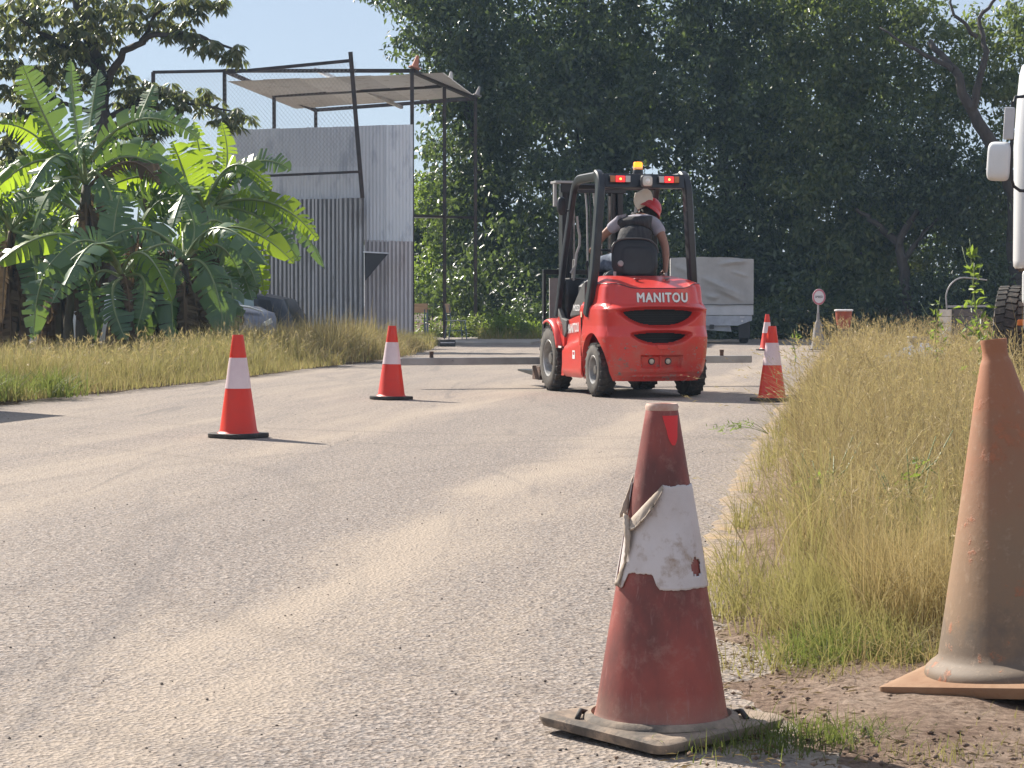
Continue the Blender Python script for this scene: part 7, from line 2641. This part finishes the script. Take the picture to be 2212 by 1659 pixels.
# small green tufts at the cone feet
for (cx, cy, sp, n, hh) in ((0.60, 4.38, 0.07, 420, 0.06), (0.50, 4.27, 0.06, 260, 0.05), (0.72, 4.42, 0.05, 200, 0.05), (0.98, 5.32, 0.03, 130, 0.07), (0.86, 4.20, 0.06, 120, 0.04), (1.15, 4.45, 0.08, 90, 0.04)):
    Q = np.stack([cx + rng.normal(size=n) * sp * 1.4, cy + rng.normal(size=n) * sp, np.full(n, 0.012)], 1)
    gadd(green if n > 125 else mix, blades(Q, rng.uniform(0.3, 1.2, n) * hh, np.full(n, 0.0032), (0.0, -0.15), rng, 3, 1.8))
def filt(lst):
    return lst
gjoin('dry_grass', dry, M_DRY, 'tall golden dry grass on the right verge')
gjoin('green_tufts', green, M_GRN, 'low bright green grass at the near end of the right verge')
gjoin('mixed_grass', mix, M_MIX, 'yellow-green grass leaning over the kerb on the right')
gjoin('straw_stalks', straw, M_STRAW, 'thin straw stalks standing above the right verge grass')

# left bank: a strip of seeding grass along the road
lm, ld_, lg, lw = [], [], [], []
def scatter_left(n, y0, y1, rng, w0, w1):
    y = rng.uniform(y0, y1, n)
    x = left_x(y) - w0 - (w1 - w0) * rng.uniform(0, 1, n)
    return np.stack([x, y, np.full(n, 0.03) + 0.03 * smooth(0.1, 0.8, left_x(y) - x)], 1)
T0 = scatter_left(900, 17.5, 30.5, rng, 0.0, 1.7)
P = tuft(T0, rng, 24000, 0.10)
P = P[P[:, 0] < left_x(P[:, 1]) + 0.02]
e = smooth(0.0, 0.9, left_x(P[:, 1]) - P[:, 0])
hv = (0.12 + 0.27 * e) * rng.uniform(0.4, 1.25, len(P)) * (0.6 + 0.8 * vnoise(P[:, 0], P[:, 1], 1.3, 21))
sel = rng.uniform(size=len(P)) < 0.88 - 0.25 * vnoise(P[:, 0], P[:, 1], 0.8, 4)
gadd(lm, blades(P[sel], hv[sel], np.full(sel.sum(), 0.009), (-0.02, -0.05), rng))
gadd(ld_, blades(P[~sel], hv[~sel], np.full((~sel).sum(), 0.009), (-0.02, -0.05), rng))
LT = []
Q = scatter_left(800, 17.5, 30.5, rng, 0.25, 1.6)
gadd(lw, blades(Q, rng.uniform(0.26, 0.62, len(Q)), np.full(len(Q), 0.007), (0.03, 0.0), rng, 4, 0.8, 0.2, tips=LT))
gadd(lw, seed_heads(LT, 0.05, rng, 6))
# taller clumps that break the line of the bank
T0 = scatter_left(26, 19, 31, rng, 0.5, 2.2)
P = tuft(T0, rng, 1700, 0.12)
gadd(lm, blades(P, rng.uniform(0.25, 0.72, len(P)), np.full(len(P), 0.010), (0, 0), rng, 5, 1.2, 0.4, rad=tuft.rad * 1.5))
# lower grass running back to the banana plants
Q = scatter_left(15000, 20, 37, rng, 1.2, 7.5)
gadd(ld_, blades(Q[:8000], rng.uniform(0.12, 0.40, 8000), np.full(8000, 0.016), (0, 0), rng, 3, 1.3))
gadd(lm, blades(Q[8000:], rng.uniform(0.12, 0.38, 7000), np.full(7000, 0.016), (0, 0), rng, 3, 1.3))
Q = np.stack([rng.uniform(-6.5, -3.0, 3500), rng.uniform(33, 41, 3500), np.full(3500, 0.03)], 1)
gadd(ld_, blades(Q, rng.uniform(0.2, 0.55, 3500), np.full(3500, 0.016), (0, 0), rng, 3, 2.0))
# leafier green weeds at the left edge
T0 = scatter_left(60, 17.8, 20.5, rng, 0.05, 1.2)
P = tuft(T0, rng, 3500, 0.10)
gadd(lg, blades(P, rng.uniform(0.1, 0.36, len(P)), np.full(len(P), 0.016), (0, 0), rng, 3, 1.6))
# tangled mound of dry grass before the wrecks and the tower
T0 = np.stack([rng.uniform(-4.6, -1.3, 500), rng.uniform(30, 41, 500), np.full(500, 0.03)], 1)
T0 = T0[T0[:, 0] < left_x(T0[:, 1]) - 0.1]
P = tuft(T0, rng, 17000, 0.14)
P = P[P[:, 0] < left_x(P[:, 1]) + 0.05]
hv = 1.3 * rng.uniform(0.2, 0.62, len(P)) * (0.5 + 0.8 * vnoise(P[:, 0], P[:, 1], 0.8, 12)) * (0.5 + 0.5 * smooth(0, 1.0, left_x(P[:, 1]) - P[:, 0]))
sel = rng.uniform(size=len(P)) < 0.3
gadd(lm, blades(P[sel], hv[sel], np.full(sel.sum(), 0.014), (0, -0.05), rng, 3, 1.9))
gadd(ld_, blades(P[~sel], hv[~sel], np.full((~sel).sum(), 0.014), (0, -0.05), rng, 3, 1.9))
Q = np.stack([rng.uniform(-4.4, -2.4, 260), rng.uniform(31, 38, 260), np.full(260, 0.03)], 1)
gadd(lw, blades(Q, rng.uniform(0.6, 1.25, len(Q)), np.full(len(Q), 0.010), (0.05, 0), rng, 5, 1.2, 0.3))
# weeds round the slab
Q = np.stack([rng.uniform(-3.2, -1.6, 2600), rng.uniform(41, 47, 2600), np.full(2600, 0.0)], 1)
gadd(lm, blades(Q, rng.uniform(0.1, 0.4, len(Q)), np.full(len(Q), 0.016), (0, 0), rng))
Q = np.stack([rng.uniform(-0.8, 2.2, 2600), rng.uniform(50, 54, 2600), np.full(2600, 0.0)], 1)
gadd(lm, blades(Q, rng.uniform(0.1, 0.5, len(Q)), np.full(len(Q), 0.018), (0, 0), rng))
gjoin('bank_grass', lm, M_MIX, 'yellow-green seeding grass along the left edge of the road')
gjoin('dry_bank_grass', ld_, M_DRY, 'dry tangled grass on the left bank')
gjoin('bank_weeds', lg, M_GRN, 'leafy green weeds at the far left edge of the road')
gjoin('bank_stalks', lw, M_STRAW, 'pale seed stalks above the left bank')

# stones and grit scattered on the asphalt
def stones(name, P, rmin, rmax, m, label, rng):
    n = len(P)
    base = np.array([[1, 0, 0], [-1, 0, 0], [0, 1, 0], [0, -1, 0], [0, 0, 1], [0, 0, -1]], float)
    fc = np.array([[0, 2, 4], [2, 1, 4], [1, 3, 4], [3, 0, 4], [2, 0, 5], [1, 2, 5], [3, 1, 5], [0, 3, 5]])
    r = rng.uniform(rmin, rmax, n) * rng.uniform(0.6, 1.0, n)
    V_ = P[:, None, :] + base[None] * r[:, None, None] * rng.uniform(0.55, 1.1, (n, 6, 1)) * np.array([1, 1, 0.7])
    V_[:, :, 2] += r[:, None] * 0.3
    F_ = (np.arange(n) * 6)[:, None, None] + fc[None]
    return stuff(raw_mesh(name, V_.reshape(-1, 3), F_.reshape(-1, 3), m), label, 'gravel')
M_STONE = mat('dark_stone', (0.10, 0.085, 0.075), 0.85, col2=(0.2, 0.16, 0.13), nscale=30)
y = 4.0 + 18 * rng.uniform(0, 1, 420) ** 1.5
x = np.array([rng.uniform(max(left_x(v), -0.26 * v), kerb_x(v) - 0.1) for v in y])
stones('road_grit', np.stack([x, y, np.full(420, 0.0)], 1), 0.0025, 0.0075, M_STONE, 'dark loose stones scattered over the asphalt', rng)
y = rng.uniform(4.0, 6.6, 900)
x = kerb_x(y) + rng.uniform(-0.15, 0.95, 900)
stones('verge_grit', np.stack([x, y, np.full(900, 0.006) + 0.02 * smooth(0, 0.5, x - kerb_x(y))], 1), 0.003, 0.012, M_SOIL, 'crumbs of soil on the bare verge', rng)
# dry litter on the bare soil
n = 2200
P = np.stack([rng.uniform(0.3, 1.6, n), rng.uniform(4.05, 6.2, n), np.full(n, 0.022)], 1)
P = P[P[:, 0] > kerb_x(P[:, 1]) - 0.1]
V_, F_ = leaf_geo(P, np.full(len(P), 0.026), rng, 0.16, 0.0, None, 0.1, 2.2, 0.12)
stuff(raw_mesh('leaf_litter', V_, F_, M_LITTER), 'bits of straw and dry leaf on the bare verge', 'litter')

# tall green weed by the truck and a smaller one beside it
def weed(name, label, xd, D, ytop, lean, seed, leaf=0.075, n=120):
    r = np.random.default_rng(seed)
    bx = (xd - 1106) / FD * D
    root = empty(name, (bx, D, 0.03))
    tag(root, label, 'weed')
    top = U(xd, ytop, D).z - 0.03
    path = [Vector((lean * (t ** 1.5) + 0.02 * math.sin(7 * t), 0.02 * math.sin(5 * t), top * t)) for t in np.linspace(0, 1, 12)]
    st = MB()
    st.tube(path, [0.009 * (1 - 0.8 * i / 11) for i in range(12)], 6)
    for k in range(7):
        t = r.uniform(0.3, 0.85)
        i = int(t * 11)
        a = r.uniform(0, 6.28)
        st.tube([path[i], path[i] + Vector((math.cos(a) * .09, math.sin(a) * .07, 0.08)), path[i] + Vector((math.cos(a) * .15, math.sin(a) * .1, 0.19))], [0.004, 0.003, 0.0015], 5)
    st.obj('stem', M_RIB, root, sm=180)
    ts = r.uniform(0.25, 1.0, n)
    P = np.array([list(path[int(t * 10.99)]) for t in ts]) + r.normal(size=(n, 3)) * np.array([0.055, 0.05, 0.04]) * (1.15 - ts)[:, None] * 1.4
    V_, F_ = leaf_geo(P, np.full(n, leaf), r, 0.36, -0.25, None, 0.12, 0.8)
    raw_mesh('leaves', V_, F_, M_LEAFB, root)
weed('tall_weed', 'tall upright weed with pale green leaves left of the truck wheel', 2135, 15.5, 515, -0.16, 51, 0.075, 130)
weed('small_weed', 'smaller green weed in front of the grey cart', 2022, 21.0, 640, 0.02, 52, 0.07, 60)
weed('small_weed', 'thin weed sprig right of the far road cone', 1716, 30.0, 715, 0.02, 53, 0.06, 26)
weed('field_weed', 'dark green weed stem in the grass left of the terracotta cone', 1972, 7.6, 985, 0.03, 54, 0.05, 40)
weed('field_weed', 'shorter green weed near the kerb side of the grass', 1800, 8.4, 1010, -0.03, 55, 0.045, 34)
# stiff broad blades mixed through the near grass
Q = scatter_right(520, 6.2, 13, rng, x_in=0.25)
gbl = [blades(Q, rng.uniform(0.2, 0.5, 520), rng.uniform(0.007, 0.013, 520), (0, 0), rng, 6, 1.3, 0.5)]
stuff(raw_mesh('broad_grass', gbl[0][0], gbl[0][1], M_MIX), 'broad yellow-green blades among the fine grass on the right', 'grass')
# creeping sprig that reaches over the kerb
r = np.random.default_rng(77)
CRP = empty('creeping_sprig', (1.74, 14.4, 0.03))
CRP.scale = (0.8, 0.8, 0.55)
tag(CRP, 'creeping grass sprig reaching from the kerb over the asphalt', 'weed')
mb = MB()
cl_ = []
for (dx, dz, dy) in ((-0.36, 0.06, -0.1), (-0.48, 0.02, 0.0), (-0.25, 0.10, -0.2), (-0.40, 0.0, -0.2)):
    pth = [Vector((dx * t, dy * t, 0.10 * math.sin(t * 2.6) * (1 - t * .3) + dz * t)) for t in np.linspace(0, 1, 10)]
    mb.tube(pth, [0.004 - 0.003 * i / 9 for i in range(10)], 5)
    cl_ += [list(p) for p in pth[5:]]
mb.obj('stem', M_RIB, CRP, sm=180)
P = np.repeat(np.array(cl_), 4, 0) + r.normal(size=(len(cl_) * 4, 3)) * 0.015
V_, F_ = leaf_geo(P, np.full(len(P), 0.06), r, 0.16, -0.1, None, 0.1, 0.8)
raw_mesh('leaves', V_, F_, M_LEAFB, CRP)
# ================================================================== added bluish volume, lifts the darks of the far trees
hz = MB()
hz.box((0, 320, 20), (820, 780, 44))
HZ = hz.obj('added_haze', None)
m, nt, nd, ln, p = new_mat('added_veil')
nd.remove(p)
pv = nd.new('ShaderNodeVolumePrincipled')
pv.inputs['Color'].default_value = (0.52, 0.74, 1.0, 1.0)
pv.inputs['Density'].default_value = 0.00065
pv.inputs['Anisotropy'].default_value = 0.0
ln.new(pv.outputs[0], nd['Material Output'].inputs['Volume'])
HZ.data.materials.clear()
HZ.data.materials.append(m)
stuff(HZ, 'thin bluish veil added over the whole yard to lift the dark trees', 'added_haze')
